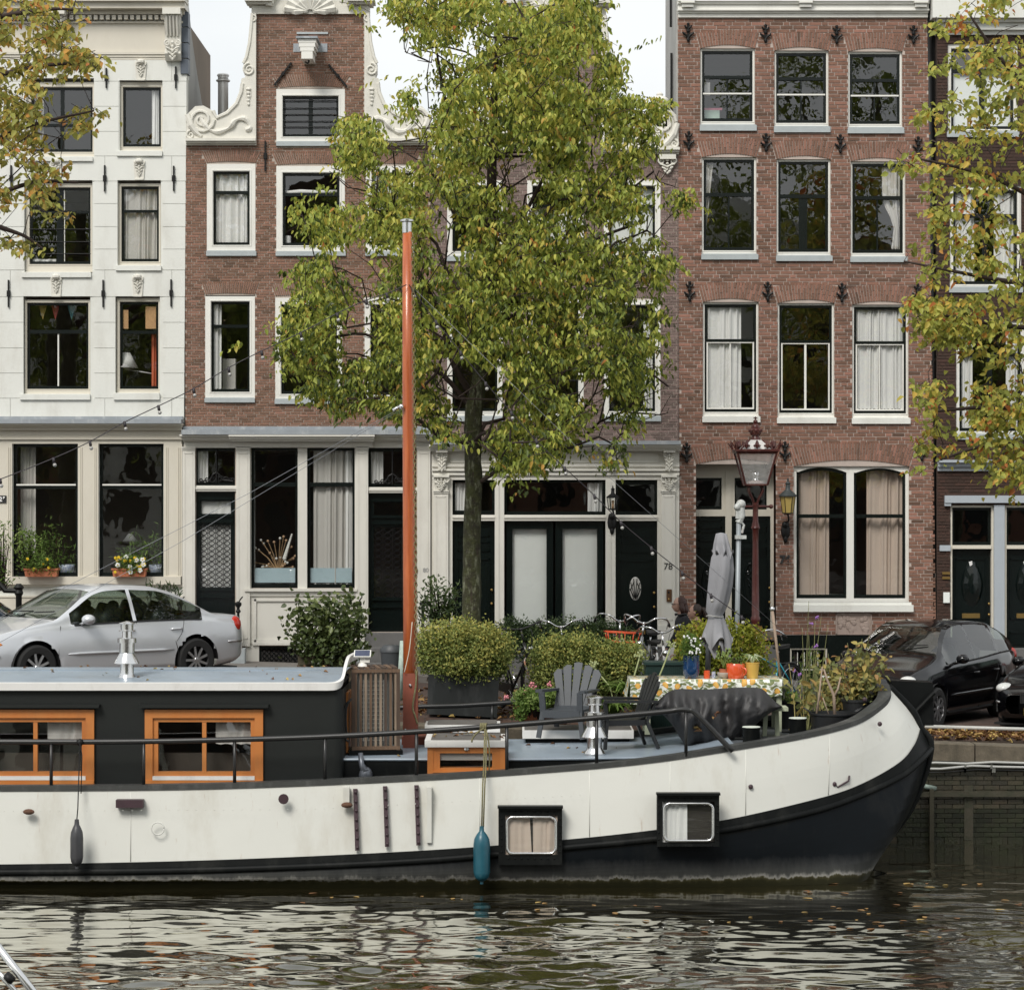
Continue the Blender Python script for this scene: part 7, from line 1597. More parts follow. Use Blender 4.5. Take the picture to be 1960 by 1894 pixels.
  b=MB();q=[Vector((x,s*(ys(x,.58)*1.0+.008),.58))for x in(-2.2,-2.05,-1.9)];b.tube(q,.016,6);q=[Vector((x,s*(ys(x,.5)+.008),.5))for x in(1.95,2.1,2.2)];b.tube(q,.016,6);b.build("bumper_strip",ALLOY,t,smooth=True)
 b=MB();b.box(2.285,2.315,-.32,.32,.50,.64);
 for k_ in range(6):b.box(2.31,2.325,-.32+.12*k_,-.30+.12*k_,.5,.64)
 b.build("grille",BTRIM,t)
 b=MB();b.box(2.30,2.33,-.26,.26,.34,.44)if sedan else b.box(2.30,2.31,-.2,.2,.36,.42);b.build("number_plate",mat("yellow_plate",(.65,.45,.03),.5)if sedan else BTRIM,t)
 b=MB();b.tube([Vector((.88,.5,float(sm(.88,tx,tz))+.02)),Vector((.98,.1,float(sm(.95,tx,tz))+.04))],.010,5);b.tube([Vector((.88,-.1,float(sm(.9,tx,tz))+.02)),Vector((.98,-.5,float(sm(.95,tx,tz))+.04))],.010,5);b.build("wiper",BTRIM,t)
# wheels
 for ax in(F_AX,R_AX):
  for s in(-1,1):
   c=Vector((ax,s*.80,HR));b=MB();sg=-s
   prof=[(.20,.10),(.235,.105),(.29,.105),(.318,.085),(.325,.05),(.325,-.05),(.318,-.085),(.29,-.105),(.235,-.105),(.20,-.10)]
   b.lathe(c,prof,30,axis='y',caps=False);w=b.build("wheel",TYRE,t,smooth=True,auto=35,org=None)
   b=MB();R_=.228
   b.lathe(c,[(R_+.006,-s*-.085 if False else-.09*s),(R_+.008,-.105*s),(R_-.012,-.102*s),(R_-.02,-.05*s)][::1],30,axis='y',caps=False)
   for k_ in range(9):
    a=2*pi*k_/9;d_=Vector((cos(a),0,sin(a)));tn=Vector((-sin(a),0,cos(a)))
    b.obox(c+d_*.125+Vector((0,s*.083,0)),d_*.10,tn*.017,Vector((0,.010,0)))
   b.lathe(c,[(.0,-.10*s),(.035,-.098*s),(.05,-.08*s),(.052,-.06*s)],14,axis='y');b.build("rim",ALLOY,w,smooth=False)
   b=MB();b.lathe(c,[(.0,-.03*s),(.2,-.03*s)],24,axis='y');b.build("hub_shadow",mat("hub_shade_dark",(.02,.02,.02),.7),w)  # dark disc put in as the shade behind the spokes
 t.location=loc;t.rotation_euler=(0,radians(rake),yaw);t.scale=(sc,sc,sc);ORG[t]=Vector(loc);return t
SILVER=mat("silver_paint",(.60,.62,.65),.28,metal=.3,spec=.6,var=.05,vs=2,coat=.8)
BLACKP=mat("black_car_paint",(.003,.003,.004),.1,spec=.45,var=.1,coat=.25)
NAVY=mat("dark_blue_paint",(.02,.03,.05),.2,var=.1,coat=.8)
yaw=pi+radians(41);d=38.6
car("car","silver saloon car parked nose to the left behind the houseboat cabin",SILVER,(WX(170,d),d,WZ(1306,d)),yaw,"sedan","cars parked along the quay")
d=38.6;car("car","glossy black car parked at an angle behind the rounded bow",BLACKP,(6.1,39.0,1.34),pi+radians(58),"hatch","cars parked along the quay",.93)
d=37.6;car("car","black car at the right edge showing only its pale headlight",BLACKP,(8.72,38.9,1.24),pi+radians(58),"sedan","cars parked along the quay")
car("car","dark blue car at the left edge showing only its tail light",NAVY,(WX(12,40.0)-2.25,40.0,WZ(1320,40.0)),0+radians(180+8+180)-0,"sedan","cars parked along the quay")if False else None
t=car("car","dark blue car at the left edge showing only its rear corner",NAVY,(WX(-4,39.6)-2.05,39.6,WZ(1316,39.6)),radians(180+6),"hatch","cars parked along the quay")
# ================================================================== bicycles
CHR=mat("bike_chrome",(.75,.75,.76),.2,metal=1,var=.2,vs=20);GRIP=mat("black_grip",(.015,.015,.015),.7)
def bike(label,col,loc,yaw,bar="dutch",lean=0.0,rack=None,fork=None,group="bicycles parked along the quay",extras=True):
 t=thing("bicycle",label,"bicycle",(0,0,0),group);R_=.34;fx_,rx_=.55,-.53;fm=mat("bike_"+col[0],col[1],.3,var=.1,coat=.5)
 for nm,x in(("front",fx_),("rear",rx_)):
  c=Vector((x,0,R_));b=MB();b.tube([c+Vector((R_*cos(a),0,R_*sin(a)))for a in[2*pi*k/28 for k in range(29)]],.019,8,cap=False);w=b.build("wheel",TYRE,t,smooth=True)
  b=MB();b.tube([c+Vector(((R_-.027)*cos(a),0,(R_-.027)*sin(a)))for a in[2*pi*k/28 for k in range(29)]],.010,6,cap=False)
  b.tube([c+Vector((0,-.05,0)),c+Vector((0,.05,0))],.02,8);b.build("rim",CHR,w,smooth=True)
  b=MB()
  for k in range(24):a=2*pi*k/24+.1;b.tube([c+Vector((.015*cos(a+1),.03*(-1)**k,.015*sin(a+1))),c+Vector(((R_-.03)*cos(a),0,(R_-.03)*sin(a)))],.0018,3,cap=False)
  b.build("spokes",CHR,w)["kind"]="stuff"
  b=MB();b.tube([c+Vector(((R_+.03)*cos(a),0,(R_+.03)*sin(a)))for a in np.linspace(.15 if nm=="rear" else .3,3.3,14)],.018,6);b.build("mudguard",BTRIM,t,smooth=True)
 bb=Vector((-.06,0,.30));hd0,hd1=Vector((.40,0,.74)),Vector((.36,0,.92));st=Vector((-.20,0,.80));ra=Vector((rx_,0,R_));fa=Vector((fx_,0,R_))
 b=MB();b.tube([bb,st],.016,8);b.tube([bb,hd0],.018,8);b.tube([hd0-Vector((-.02,0,.08)),hd1],.02,8);b.tube([st*.75+bb*.25,hd1-Vector((0,0,.06))],.014,8)
 for s in(-.05,.05):
  b.tube([ra+Vector((0,s,0)),bb+Vector((0,s*.5,0))],.010,6);b.tube([ra+Vector((0,s,0)),st+Vector((0,s*.3,-.06))],.009,6)
 b.build("frame",fm,t,smooth=True)
 b=MB()
 for s in(-.055,.055):b.tube(crv([fa+Vector((0,s,0)),fa+Vector((-.06,s,.15)),hd0+Vector((.02,s,-.06)),hd0+Vector((0,s*.3,-.02))],3),.013,6)
 b.build("fork",fork or fm,t,smooth=True)
 b=MB();hs=hd1+Vector((-.03,0,.17));b.tube([hd1,hs],.013,8)
 if bar=="dutch":pts=[(hs.x+.0,0,hs.z),(hs.x+.06,.07,hs.z+.02),(hs.x+.08,.16,hs.z+.08),(hs.x-.02,.26,hs.z+.09),(hs.x-.16,.29,hs.z+.04),(hs.x-.25,.29,hs.z-.01)]
 else:pts=[(hs.x,0,hs.z),(hs.x+.02,.12,hs.z+.02),(hs.x,.22,hs.z+.04),(hs.x-.05,.31,hs.z+.04)]
 for s in(-1,1):b.tube(crv([Vector((x,y*s,z))for x,y,z in pts],4),.0125,8)
 b.ball(hs,.022,8,6);b.build("handlebar",CHR if bar=="dutch" else BTRIM,t,smooth=True)
 for s in(-1,1):
  p,q=[Vector((v[0],v[1]*s,v[2]))for v in pts[-2:]];b=MB();b.tube([p*.55+q*.45,q+(q-p)*.25],.019,8);b.build("grip",GRIP,t,smooth=True)
  b=MB();b.tube([p+Vector((.03,0,-.03)),q+Vector((.05,-s*.02,-.045))],.006,5);b.build("brake_lever",CHR,t)
 b=MB();b.tube([st,st+Vector((-.03,0,.12))],.012,6);b.build("seat_post",CHR,t,smooth=True)
 b=MB();c=st+Vector((-.04,0,.15));b.add([c+Vector(v)for v in((-.14,-.10,.02),(-.14,.10,.02),(.0,.06,.0),(.0,-.06,.0),(.14,.015,-.005),(.14,-.015,-.005),(-.13,-.09,-.03),(-.13,.09,-.03),(0,.05,-.04),(0,-.05,-.04),(.13,.012,-.03),(.13,-.012,-.03))],[(0,1,2,3)[::-1],(3,2,4,5)[::-1],(6,7,8,9),(9,8,10,11),(0,3,9,6),(3,5,11,9),(1,7,8,2),(2,8,10,4),(0,6,7,1),(5,4,10,11)]);b.build("saddle",GRIP,t)
 b=MB();b.tube([bb+Vector((0,-.07,0)),bb+Vector((0,.07,0))],.022,8);b.tube([bb+Vector((0,-.07,0)),bb+Vector((.10,-.08,-.13))],.009,6);b.tube([bb+Vector((0,.07,0)),bb+Vector((-.10,.08,.13))],.009,6)
 for v in((.10,-.13,-.13),(-.10,.13,.13)):b.obox(bb+Vector(v),(.045,0,0),(0,.05,0),(0,0,.012))
 b.build("crank",CHR,t)
 b=MB();b.prism([(bb.x+.09,bb.z+.07),(bb.x+.09,bb.z-.07),(ra.x-.04,ra.z-.05),(ra.x-.04,ra.z+.05)],-.075,-.045);b.build("chain_case",BTRIM,t)
 b=MB()
 for s in(-.06,.06):b.tube([Vector((-.30,s,.72)),Vector((-.78,s,.72)),ra+Vector((-.02,s,0))],.008,5)
 for k in range(4):b.tube([Vector((-.36-.12*k,-.06,.72)),Vector((-.36-.12*k,.06,.72))],.006,4)
 b.build("rear_rack",BTRIM,t)
 b=MB();b.lathe(hd0+Vector((.07,0,.10)),[(.0,0),(.03,.01),(.045,.06),(.0,.065)],10,axis='x');b.build("front_lamp",CHR,t,smooth=True)
 b=MB();b.tube(crv([hs+Vector((.06,.1,0)),hd1+Vector((.16,.05,.1)),hd0+Vector((.08,.02,.02)),hd0+Vector((.0,.02,-.1))],4),.0035,4);b.build("cable",BTRIM,t)
 if rack:
  m_=mat("front_rack_red",(.72,.10,.03),.4);b=MB();z0,z1=.84,.96;x0,x1=.46,.74;w=.23
  for z in(z0,z1):
   sc_=1 if z==z1 else .9;b.tube([(x0,-w*sc_,z),(x1,-w*sc_,z),(x1,w*sc_,z),(x0,w*sc_,z),(x0,-w*sc_,z)],.011,6)
  for k in range(5):yy=-w+2*w*k/4;b.tube([(x1,yy,z1),(x1,yy*.9,z0),(x0,yy*.9,z0)],.008,5)
  for s in(-1,1):b.tube([(x0+.1,s*w,z1),(x0+.1,s*w*.9,z0)],.008,5)
  b.tube([(x1-.05,.1,z0),(fx_,.06,R_)],.008,5);b.tube([(x1-.05,-.1,z0),(fx_,-.06,R_)],.008,5);b.build("front_rack",m_,t,smooth=True)
 t.location=loc;t.rotation_euler=(radians(lean),0,yaw);t.scale=(1.1,1.1,1.1);ORG[t]=Vector(loc);return t
def bk(px,hub_y_ground,d):return(WX(px,d),d,gz(WX(px,d)))
yb_=-pi/2
bike("black bicycle with an orange and blue fork standing by the boxwood planter",("black",(.012,.012,.014)),bk(992,0,37.3),yb_+radians(30),"flat",8,fork=mat("orange_fork",(.65,.25,.06),.3,vs=14,col2=(.05,.3,.45)))
bike("bicycle with wide chrome handlebars behind the clipped shrubs",("grey",(.2,.2,.2)),bk(1083,0,38.1),yb_-radians(5),"dutch",2)
bike("bicycle with an orange-red front rack and raised chrome handlebars",("dark_red",(.10,.01,.01)),(WX(1170,38.2),38.2,gz(1.4)+.10),yb_+radians(8),"dutch",-3,rack=True)
bike("grey bicycle with tall chrome handlebar stem next to the strollers",("steel_grey",(.28,.29,.30)),(WX(1228,37.6),37.6,gz(1.8)+.12),yb_-radians(14),"dutch",-5)
bike("silver bicycle with a chrome stem in front of the two walking women",("silver",(.5,.5,.5)),(WX(1268,37.4),37.4,gz(2.1)),yb_+radians(6),"dutch",3)
bike("turquoise bicycle with swept chrome handlebar in front of the cellar window",("turquoise",(.01,.25,.33)),(WX(1487,37.2),37.6,gz(3.8)-.02),yb_-radians(35),"dutch",4)
t=thing("iron_railing","black iron stair rail with knob at the left edge behind the cars","railing",W(35,1200,42));b=MB();b.tube([W(-30,1085,42),W(10,1130,42),W(35,1130,42)],.045,8);b.lathe(W(36,1200,42),[(.05,0),(.05,.5),(.075,.55),(.06,.6),(.085,.64),(.04,.70),(0,.7)],12);b.build("rail",M["iron"],t,smooth=True,auto=40)
# ================================================================== people
SKIN=mat("skin",(.55,.33,.25),.5,var=.08)
def person(label,loc,yaw,hair,top,trousers,look=0,pony=False,glasses=False,h=1.66):
 t=thing("person",label,"person",loc,"women walking along the street");s=h/1.66
 J=[((0,0,.93),.13),((0,0,1.12),.125),((0,0,1.30),.145),((.0,0,1.40),.09),((.02,0,1.45),.052),((.04,0,1.52),.055),((.0,.17,1.36),.06),((-.05,.24,1.10),.045),((.10,.22,.90),.035),((.16,.21,.83),.038),((.0,-.17,1.36),.06),((.05,-.24,1.10),.045),((.18,-.20,.92),.035),((.24,-.19,.86),.038),((.02,.09,.88),.10),((.12,.10,.48),.07),((.05,.10,.09),.045),((.18,.10,.04),.04),((-.02,-.09,.88),.10),((-.02,-.10,.48),.07),((-.22,-.10,.12),.045),((-.10,-.10,.04),.04)]
 E=[(0,1),(1,2),(2,3),(3,4),(4,5),(2,6),(6,7),(7,8),(8,9),(2,10),(10,11),(11,12),(12,13),(0,14),(14,15),(15,16),(16,17),(0,18),(18,19),(19,20),(20,21)]
 me=bpy.data.meshes.new("body");me.from_pydata([tuple(c*s for c in j[0])for j in J],E,[]);o=bpy.data.objects.new("body",me);COL.objects.link(o)
 sk=o.modifiers.new("skin",'SKIN');sk.use_smooth_shade=True
 for i,j in enumerate(J):me.skin_vertices[0].data[i].radius=(j[1]*s,j[1]*s*(1.0 if i>3 else 1.15))
 me.skin_vertices[0].data[0].use_root=True;su=o.modifiers.new("sub",'SUBSURF');su.levels=2;su.render_levels=2
 dg=bpy.context.evaluated_depsgraph_get();m2=bpy.data.meshes.new_from_object(o.evaluated_get(dg));bpy.data.objects.remove(o)
 m2.materials.clear();[m2.materials.append(x)for x in(top,trousers,SKIN,BTRIM)]
 for p in m2.polygons:
  c=p.center/s;p.material_index=2 if c.z>1.425 or(c.z<.90 and abs(c.y)>.16 and c.z>.7)else 3 if c.z<.09 else 1 if c.z<.95 else 0
 o=bpy.data.objects.new("body",m2);COL.objects.link(o);o.parent=t
# head
 b=MB();n,m_=20,14;hc=Vector((.055,0,1.575))*s;vs=[];prof=[]
 for i in range(m_+1):
  ph=pi*i/m_;zc_=cos(ph)
  for k in range(n):
   a=2*pi*k/n;x,y=cos(a),sin(a);rx=.092 if x<0 else .088;ry=.072;z=zc_*(.115)
   if zc_<-.2:x_=x*rx*sin(ph)*(1.0 if x>0 else .8);y_=y*ry*sin(ph)*.9
   else:x_,y_=x*rx*sin(ph),y*ry*sin(ph)
   if x>.3 and zc_<0:x_+=.012
   f=math.exp(-((y_/.013)**2))*(x>0)
   x_+=f*(.024*math.exp(-((z+.018)/.016)**2)+.010*math.exp(-((z+.05)/.008)**2)+.008*math.exp(-((z+.066)/.008)**2)+.010*math.exp(-((z+.092)/.016)**2))
   x_-=.010*math.exp(-((z-.012)/.014)**2)*math.exp(-(((abs(y_)-.03)/.014)**2))*(x>0)
   vs.append(hc+Vector((x_,y_,z))*s)
 b.add(vs,[(i*n+k,i*n+(k+1)%n,(i+1)*n+(k+1)%n,(i+1)*n+k)[::-1]for i in range(m_)for k in range(n)])
 for q in(-1,1):b.ball(hc+Vector((-.005,q*.073,-.01))*s,.022*s,8,6,rz=.032*s,ry=.010*s)
 hd=b.build("head",SKIN,t,smooth=True,org=loc)if False else None
 me_h=MB();me_h.v,me_h.f,me_h.m,me_h.t=b.v,b.f,b.m,b.t;me_h.v=[tuple(Vector(v)+Vector(loc))for v in me_h.v];hd=me_h.build("head",SKIN,t,smooth=True)
 def part(nm,mb_,mm,par=t):mb_.v=[tuple(Vector(v)+Vector(loc))for v in mb_.v];return mb_.build(nm,mm,par,smooth=True)
 b=MB()
 for q in(-1,1):b.ball(hc+Vector((.078,q*.03,.012))*s,.009*s,8,6)
 part("eyes",b,mat("eye_dark",(.03,.02,.015),.2),t)
 b=MB();b.ball(hc+Vector((-.036,0,.022))*s,.092*s,16,10,rz=.108*s,ry=.086*s)
 if pony:
  b.tube([hc+Vector((-.09,0,.05))*s,hc+Vector((-.15,0,.04))*s,hc+Vector((-.19,.01,-.06))*s,hc+Vector((-.20,.02,-.16))*s],[.03,.045,.04,.012],8)
 else:
  for q in(-1,1):b.tube([hc+Vector((-.02,q*.07,.03))*s,hc+Vector((-.04,q*.085,-.08))*s,hc+Vector((-.05,q*.08,-.17))*s],[.04,.04,.02],8)
  b.tube([hc+Vector((-.07,0,.0))*s,hc+Vector((-.09,0,-.1))*s,hc+Vector((-.09,0,-.19))*s],[.07,.07,.03],10)
 part("hair",b,hair,t)
 if glasses:
  b=MB()
  for q in(-1,1):
   c=hc+Vector((.098,q*.034,.010))*s;b.tube([c+Vector((0,.023*cos(a),.016*sin(a)))*s for a in[2*pi*k/12 for k in range(13)]],.0025,4,cap=False);b.tube([c+Vector((0,q*.022,.004))*s,hc+Vector((0,q*.078,.01))*s],.0025,4)
  part("glasses",b,BTRIM,t)
 for side,(hx,hy,hz)in((1,(.16,.21,.83)),(-1,(.24,-.19,.86))):
  b=MB()
  for k in range(4):y0=hy+(-.03+.02*k);b.tube([Vector((hx+.01,y0,hz-.02))*s,Vector((hx+.03,y0,hz-.06))*s,Vector((hx+.02,y0,hz-(.095,.105,.10,.085)[k]))*s],[.010,.009,.006],6)
  b.tube([Vector((hx+.02,hy-side*.02,hz))*s,Vector((hx+.055,hy-side*.045,hz-.03))*s,Vector((hx+.06,hy-side*.045,hz-.06))*s],[.011,.010,.007],6);part("hand",b,SKIN,t)
 b=MB();b.tube([Vector((.09,.10,1.42))*s,Vector((-.02,.14,1.44))*s,Vector((-.13,.10,1.25))*s],.02,6);b.tube([Vector((.09,-.10,1.42))*s,Vector((-.02,-.14,1.44))*s,Vector((-.13,-.10,1.25))*s],.02,6);part("strap",b,BTRIM,t)
 t.rotation_euler[2]=yaw;return t
HAIR1=mat("auburn_hair",(.06,.022,.015),.5,var=.5,vs=60);HAIR2=mat("dark_hair",(.035,.018,.012),.5,var=.5,vs=60)
d=40.6
person("woman with long auburn hair and glasses walking left in a dark top",(WX(1306,d),d,WZ(1144,d)-1.70),pi+.15,HAIR1,mat("charcoal_top",(.03,.03,.035),.9),mat("dark_jeans",(.03,.035,.05),.9),glasses=True,h=1.68)
d=40.2
person("younger woman with dark ponytail and brown jacket looking down",(WX(1336,d),d,WZ(1158,d)-1.60),pi-.1,HAIR2,mat("brown_jacket",(.10,.06,.045),.9),MATS["dark_jeans"],pony=True,h=1.58)
def hazy_glass():
 m=bpy.data.materials.new("hazy_lantern_glass");m.use_nodes=True;nt=m.node_tree;L=nt.links;nt.nodes.clear();o=nd(nt,"ShaderNodeOutputMaterial");t=nd(nt,"ShaderNodeBsdfTransparent");d=nd(nt,"ShaderNodeBsdfPrincipled");d.inputs['Base Color'].default_value=(.75,.74,.73,1);d.inputs['Roughness'].default_value=.1
 n=nd(nt,"ShaderNodeTexNoise");n.inputs['Scale'].default_value=6;r=nd(nt,"ShaderNodeMapRange");r.inputs['To Min'].default_value=.22;r.inputs['To Max'].default_value=.5;L.new(n.outputs['Fac'],r.inputs['Value'])
 x=nd(nt,"ShaderNodeMixShader");L.new(r.outputs[0],x.inputs[0]);L.new(t.outputs[0],x.inputs[1]);L.new(d.outputs[0],x.inputs[2]);L.new(x.outputs[0],o.inputs[0]);return m
M["lantern_glass"]=hazy_glass()
LM=mat("maroon_lamp_paint",(.10,.022,.018),.35,var=.8,vs=9,dirt=(.35,.22,.17),dirt_amt=.5,dirt_scale=9)
LD=39.4;k=LD/FOC;lz=lambda y:WZ(y,LD);lx=lambda x:WX(x,LD)
t=thing("street_lamp","maroon cast-iron street lamp with crowned glass lantern","street lamp",W(1446,1340,LD));c=Vector((lx(1446),LD,0));cx_=lx(1446)
def lt(mb,prof,n=16,px=1446,**kw):mb.lathe(Vector((lx(px),LD,0)),[(r*k,lz(y))for y,r in prof][::-1]if prof[0][0]<prof[-1][0]else[(r*k,lz(y))for y,r in prof],n,**kw)
b=MB();lt(b,[(961,4),(963,6.5),(968,6.5),(971,5.2),(998,5.4),(1003,7),(1006,7),(1010,8.6),(1013,6),(1040,5.6),(1110,6.6),(1178,7.2),(1183,9.3),(1188,9),(1192,7.5),(1215,8),(1222,12),(1240,13),(1262,14),(1268,18),(1330,19),(1345,20)],18);b.build("post",LM,t,smooth=True,auto=40)
b=MB();b.tube([W(1424,969,LD),W(1474,969,LD)],.018,8);b.ball(W(1476,969,LD),.035,8,6);b.ball(W(1422,969,LD),.03,8,6);b.build("ladder_bar",LM,t,smooth=True)
for a in range(4):
 q=pi/4+a*pi/2;dx,dy=cos(q),sin(q);b=MB();f=lambda r,y:Vector((cx_+dx*r*k,LD+dy*r*k,lz(y)))
 b.tube(crv([f(4,965),f(8,955),f(17,942),f(19,934),f(13,929)],4),.016,8);b.build("bracket_arm",LM,t,smooth=True)
def frustum(mb,y0,r0,y1,r1,mi=None,closed=True):
 q=[(r0*k*cos(pi/4+a*pi/2)*1.0,r0*k*sin(pi/4+a*pi/2))for a in range(4)];p=[(r1*k*cos(pi/4+a*pi/2),r1*k*sin(pi/4+a*pi/2))for a in range(4)]
 vs=[(cx_+x,LD+y,lz(y0))for x,y in q]+[(cx_+x,LD+y,lz(y1))for x,y in p];fs=[(i,(i+1)%4,4+(i+1)%4,4+i)for i in range(4)]
 if closed:fs+=[(3,2,1,0),(4,5,6,7)]
 mb.add(vs,fs,mi)
S2=sqrt(2)
b=MB();frustum(b,929,22*S2,926,22*S2);frustum(b,926,12*S2,920,8*S2);frustum(b,868,38*S2,864,40.5*S2);frustum(b,864,42*S2,860,42*S2);
for a in range(4):
 q=pi/4+a*pi/2;b.tube([(cx_+21*S2*k*cos(q),LD+21*S2*k*sin(q),lz(927)),(cx_+37*S2*k*cos(q),LD+37*S2*k*sin(q),lz(867))],.016,6)
b.build("lantern_frame",LM,t)
for a in range(4):
 q,q2=pi/4+a*pi/2,pi/4+(a+1)*pi/2;f=lambda r,y,q_:(cx_+r*S2*k*cos(q_),LD+r*S2*k*sin(q_),lz(y));b=MB();b.add([f(20.5,927,q),f(20.5,927,q2),f(36.5,867,q2),f(36.5,867,q)],[(0,1,2,3)]);b.build("pane",M["lantern_glass"],t)
b=MB();frustum(b,860,30*S2,842,12*S2);b.build("lantern_roof",mat("milky_glass_roof",(.70,.68,.66),.4,var=.3,vs=20),t)
b=MB()
for a in range(4):
 q=pi/4+a*pi/2;b.tube([(cx_+30*S2*k*cos(q),LD+30*S2*k*sin(q),lz(860)),(cx_+12*S2*k*cos(q),LD+12*S2*k*sin(q),lz(842))],.014,5)
 cxn,cyn=cos(a*pi/2),sin(a*pi/2);tx_,ty_=-cyn,cxn
 for j in(-20,0,20):
  p=Vector((cx_+(cxn*33+tx_*j)*k,LD+(cyn*33+ty_*j)*k,lz(858)));b.ball(p+Vector((0,0,.05)),.032,6,4,rz=.06);b.ball(p+Vector((0,0,.10)),.018,6,4)
  for s in(-1,1):b.ball(p+Vector((tx_*s*.035,ty_*s*.035,.035)),.022,6,4)
 q=pi/4+a*pi/2;p=Vector((cx_+40*S2*k*cos(q),LD+40*S2*k*sin(q),lz(860)))
 for s,h_ in((-.03,.10),(0,.14),(.03,.10)):b.tube([p,p+Vector((cos(q)*(.04+abs(s))-sin(q)*s,sin(q)*.04+cos(q)*s,h_))],[.016,.008],5)
b.build("cresting",LM,t)
b=MB();lt(b,[(842,11),(838,8),(834,7),(832,10),(826,11.5),(821,11),(819,8),(816,8.5),(812,5),(810,3)],14)
for a in range(8):q=a*pi/4;b.ball((cx_+11*k*cos(q),LD+11*k*sin(q),lz(824)),.024,6,4)
b.ball((cx_,LD,lz(807)),.035,8,6);b.box(cx_-.009,cx_+.009,LD-.01,LD+.01,lz(803),lz(797));b.box(cx_-.03,cx_+.03,LD-.01,LD+.01,lz(801),lz(799));b.build("crown",LM,t,smooth=True,auto=50)
b=MB();lt(b,[(921,9),(917,5),(912,5),(904,8)],12);b.build("burner",M["steel"],t,smooth=True)
b=MB();lt(b,[(926,18),(921,15),(919,6),(919,0)],14);b.build("reflector",mat("pink_white",(.6,.5,.48),.4),t,smooth=True)
# wall lanterns
def wall_lantern(px,y_eave,y_bot,yt,yb,rt,rb,glass,label,roofm,side):
 D=FD-.42;kk=D/FOC;t=thing("wall_lantern",label,"wall lantern",W(px,yb,FD));p=lambda y,r:(r*kk,WZ(y,D));c=Vector((WX(px,D),D,0));b=MB()
 h=y_eave-yt
 b.lathe(c,[p(*v)for v in((y_eave+1,rt*1.12),(y_eave-1,rt*1.14),(y_eave-h*.16,rt*.85),(y_eave-h*.3,rt*.4),(y_eave-h*.36,rt*.32),(y_eave-h*.62,rt*.27),(y_eave-h*.66,rt*.4),(y_eave-h*.70,rt*.3),(y_eave-h*.8,rt*.08),(y_eave-h*.86,rt*.14),(yt,0))],14);b.build("hood",roofm,t,smooth=True,auto=45)
 b=MB();b.lathe(c,[p(y_bot,rb),p(y_eave,rt)],6);b.build("glass",glass,t)
 b=MB();
 for a in range(6):q=pi*a/3;b.tube([c+Vector((rb*kk*cos(q),rb*kk*sin(q),WZ(y_bot,D))),c+Vector((rt*kk*cos(q),rt*kk*sin(q),WZ(y_eave,D)))],.007,5)
 b.lathe(c,[p(y_bot+2,rb*.7),p(y_bot,rb*1.1),p(y_bot-1,rb*1.1)],12);b.tube(crv([c+Vector((0,0,WZ(y_bot+2,D))),c+Vector((.02,.05,WZ(y_bot+14,D))),Vector((c.x,FD-.1,WZ(yb-34,D))),Vector((c.x,FD-.05,WZ(yb-22,D)))],4),.016,8);b.build("frame",M["iron"],t,smooth=True,auto=40)
 b=MB();cc=Vector((c.x,FD-.04,WZ(yb-18,D)));b.ball(cc,.08,10,6,rz=.15,ry=.05);b.ball(cc+Vector((0,-.02,.1)),.065,8,6);b.ball(cc-Vector((0,0,.14)),.04,8,6,rz=.07);b.build("wall_plate",M["iron"],t,smooth=True)
 b=MB();b.ball(c+Vector((0,0,WZ((y_bot+y_eave)/2-3,D))),.025,8,6);b.tube([c+Vector((0,0,WZ(y_bot,D))),c+Vector((0,0,WZ((y_bot+y_eave)/2,D)))],.02,8);b.build("bulb",mat("warm_bulb",(.7,.4,.2),.3),t,smooth=True)
wall_lantern(1173,952,974,928,1018,11,8,M["glass_clear"],"small black wall lantern with clear glass on the white shopfront post",M["iron"],1)
wall_lantern(1508,949,982,913,1034,15,10,mat("yellow_glass",(.52,.38,.12),.3,var=.2,vs=6),"wall lantern with yellow glass on the red brick wall above the number 76",mat("verdigris_black",(.05,.06,.06),.5,var=.5),1)
# pole with pulley head
D=36.9;t=thing("pole","thin grey pole with rusty white pulley head beside the closed parasol","pole",W(1413,1330,D));b=MB();b.tube([W(1409,1330,D),W(1414,1000,D)],.035,10);b.build("shaft",mat("grey_galvanised",(.33,.36,.38),.5,metal=.3,var=.2),t,smooth=True)
WR=mat("chipped_white_metal",(.6,.62,.6),.5,var=.6,vs=25,dirt=(.25,.08,.03),dirt_amt=.8,dirt_scale=8);b=MB();b.box(WX(1408,D),WX(1421,D),D-.05,D+.05,WZ(992,D),WZ(969,D));b.box(WX(1407,D),WX(1428,D),D-.06,D+.06,WZ(1031,D),WZ(1024,D));b.tube([W(1414,1000,D),W(1420,985,D),W(1418,966,D)],.05,8);b.ball(W(1418,965,D),.07,10,6);b.ball(W(1411,970,D-.04),.05,8,6)
b.tube([W(1420,1020,D),W(1424,1005,D),W(1418,998,D),W(1422,986,D)],.018,6);b.build("pulley_head",WR,t,smooth=True,auto=40)
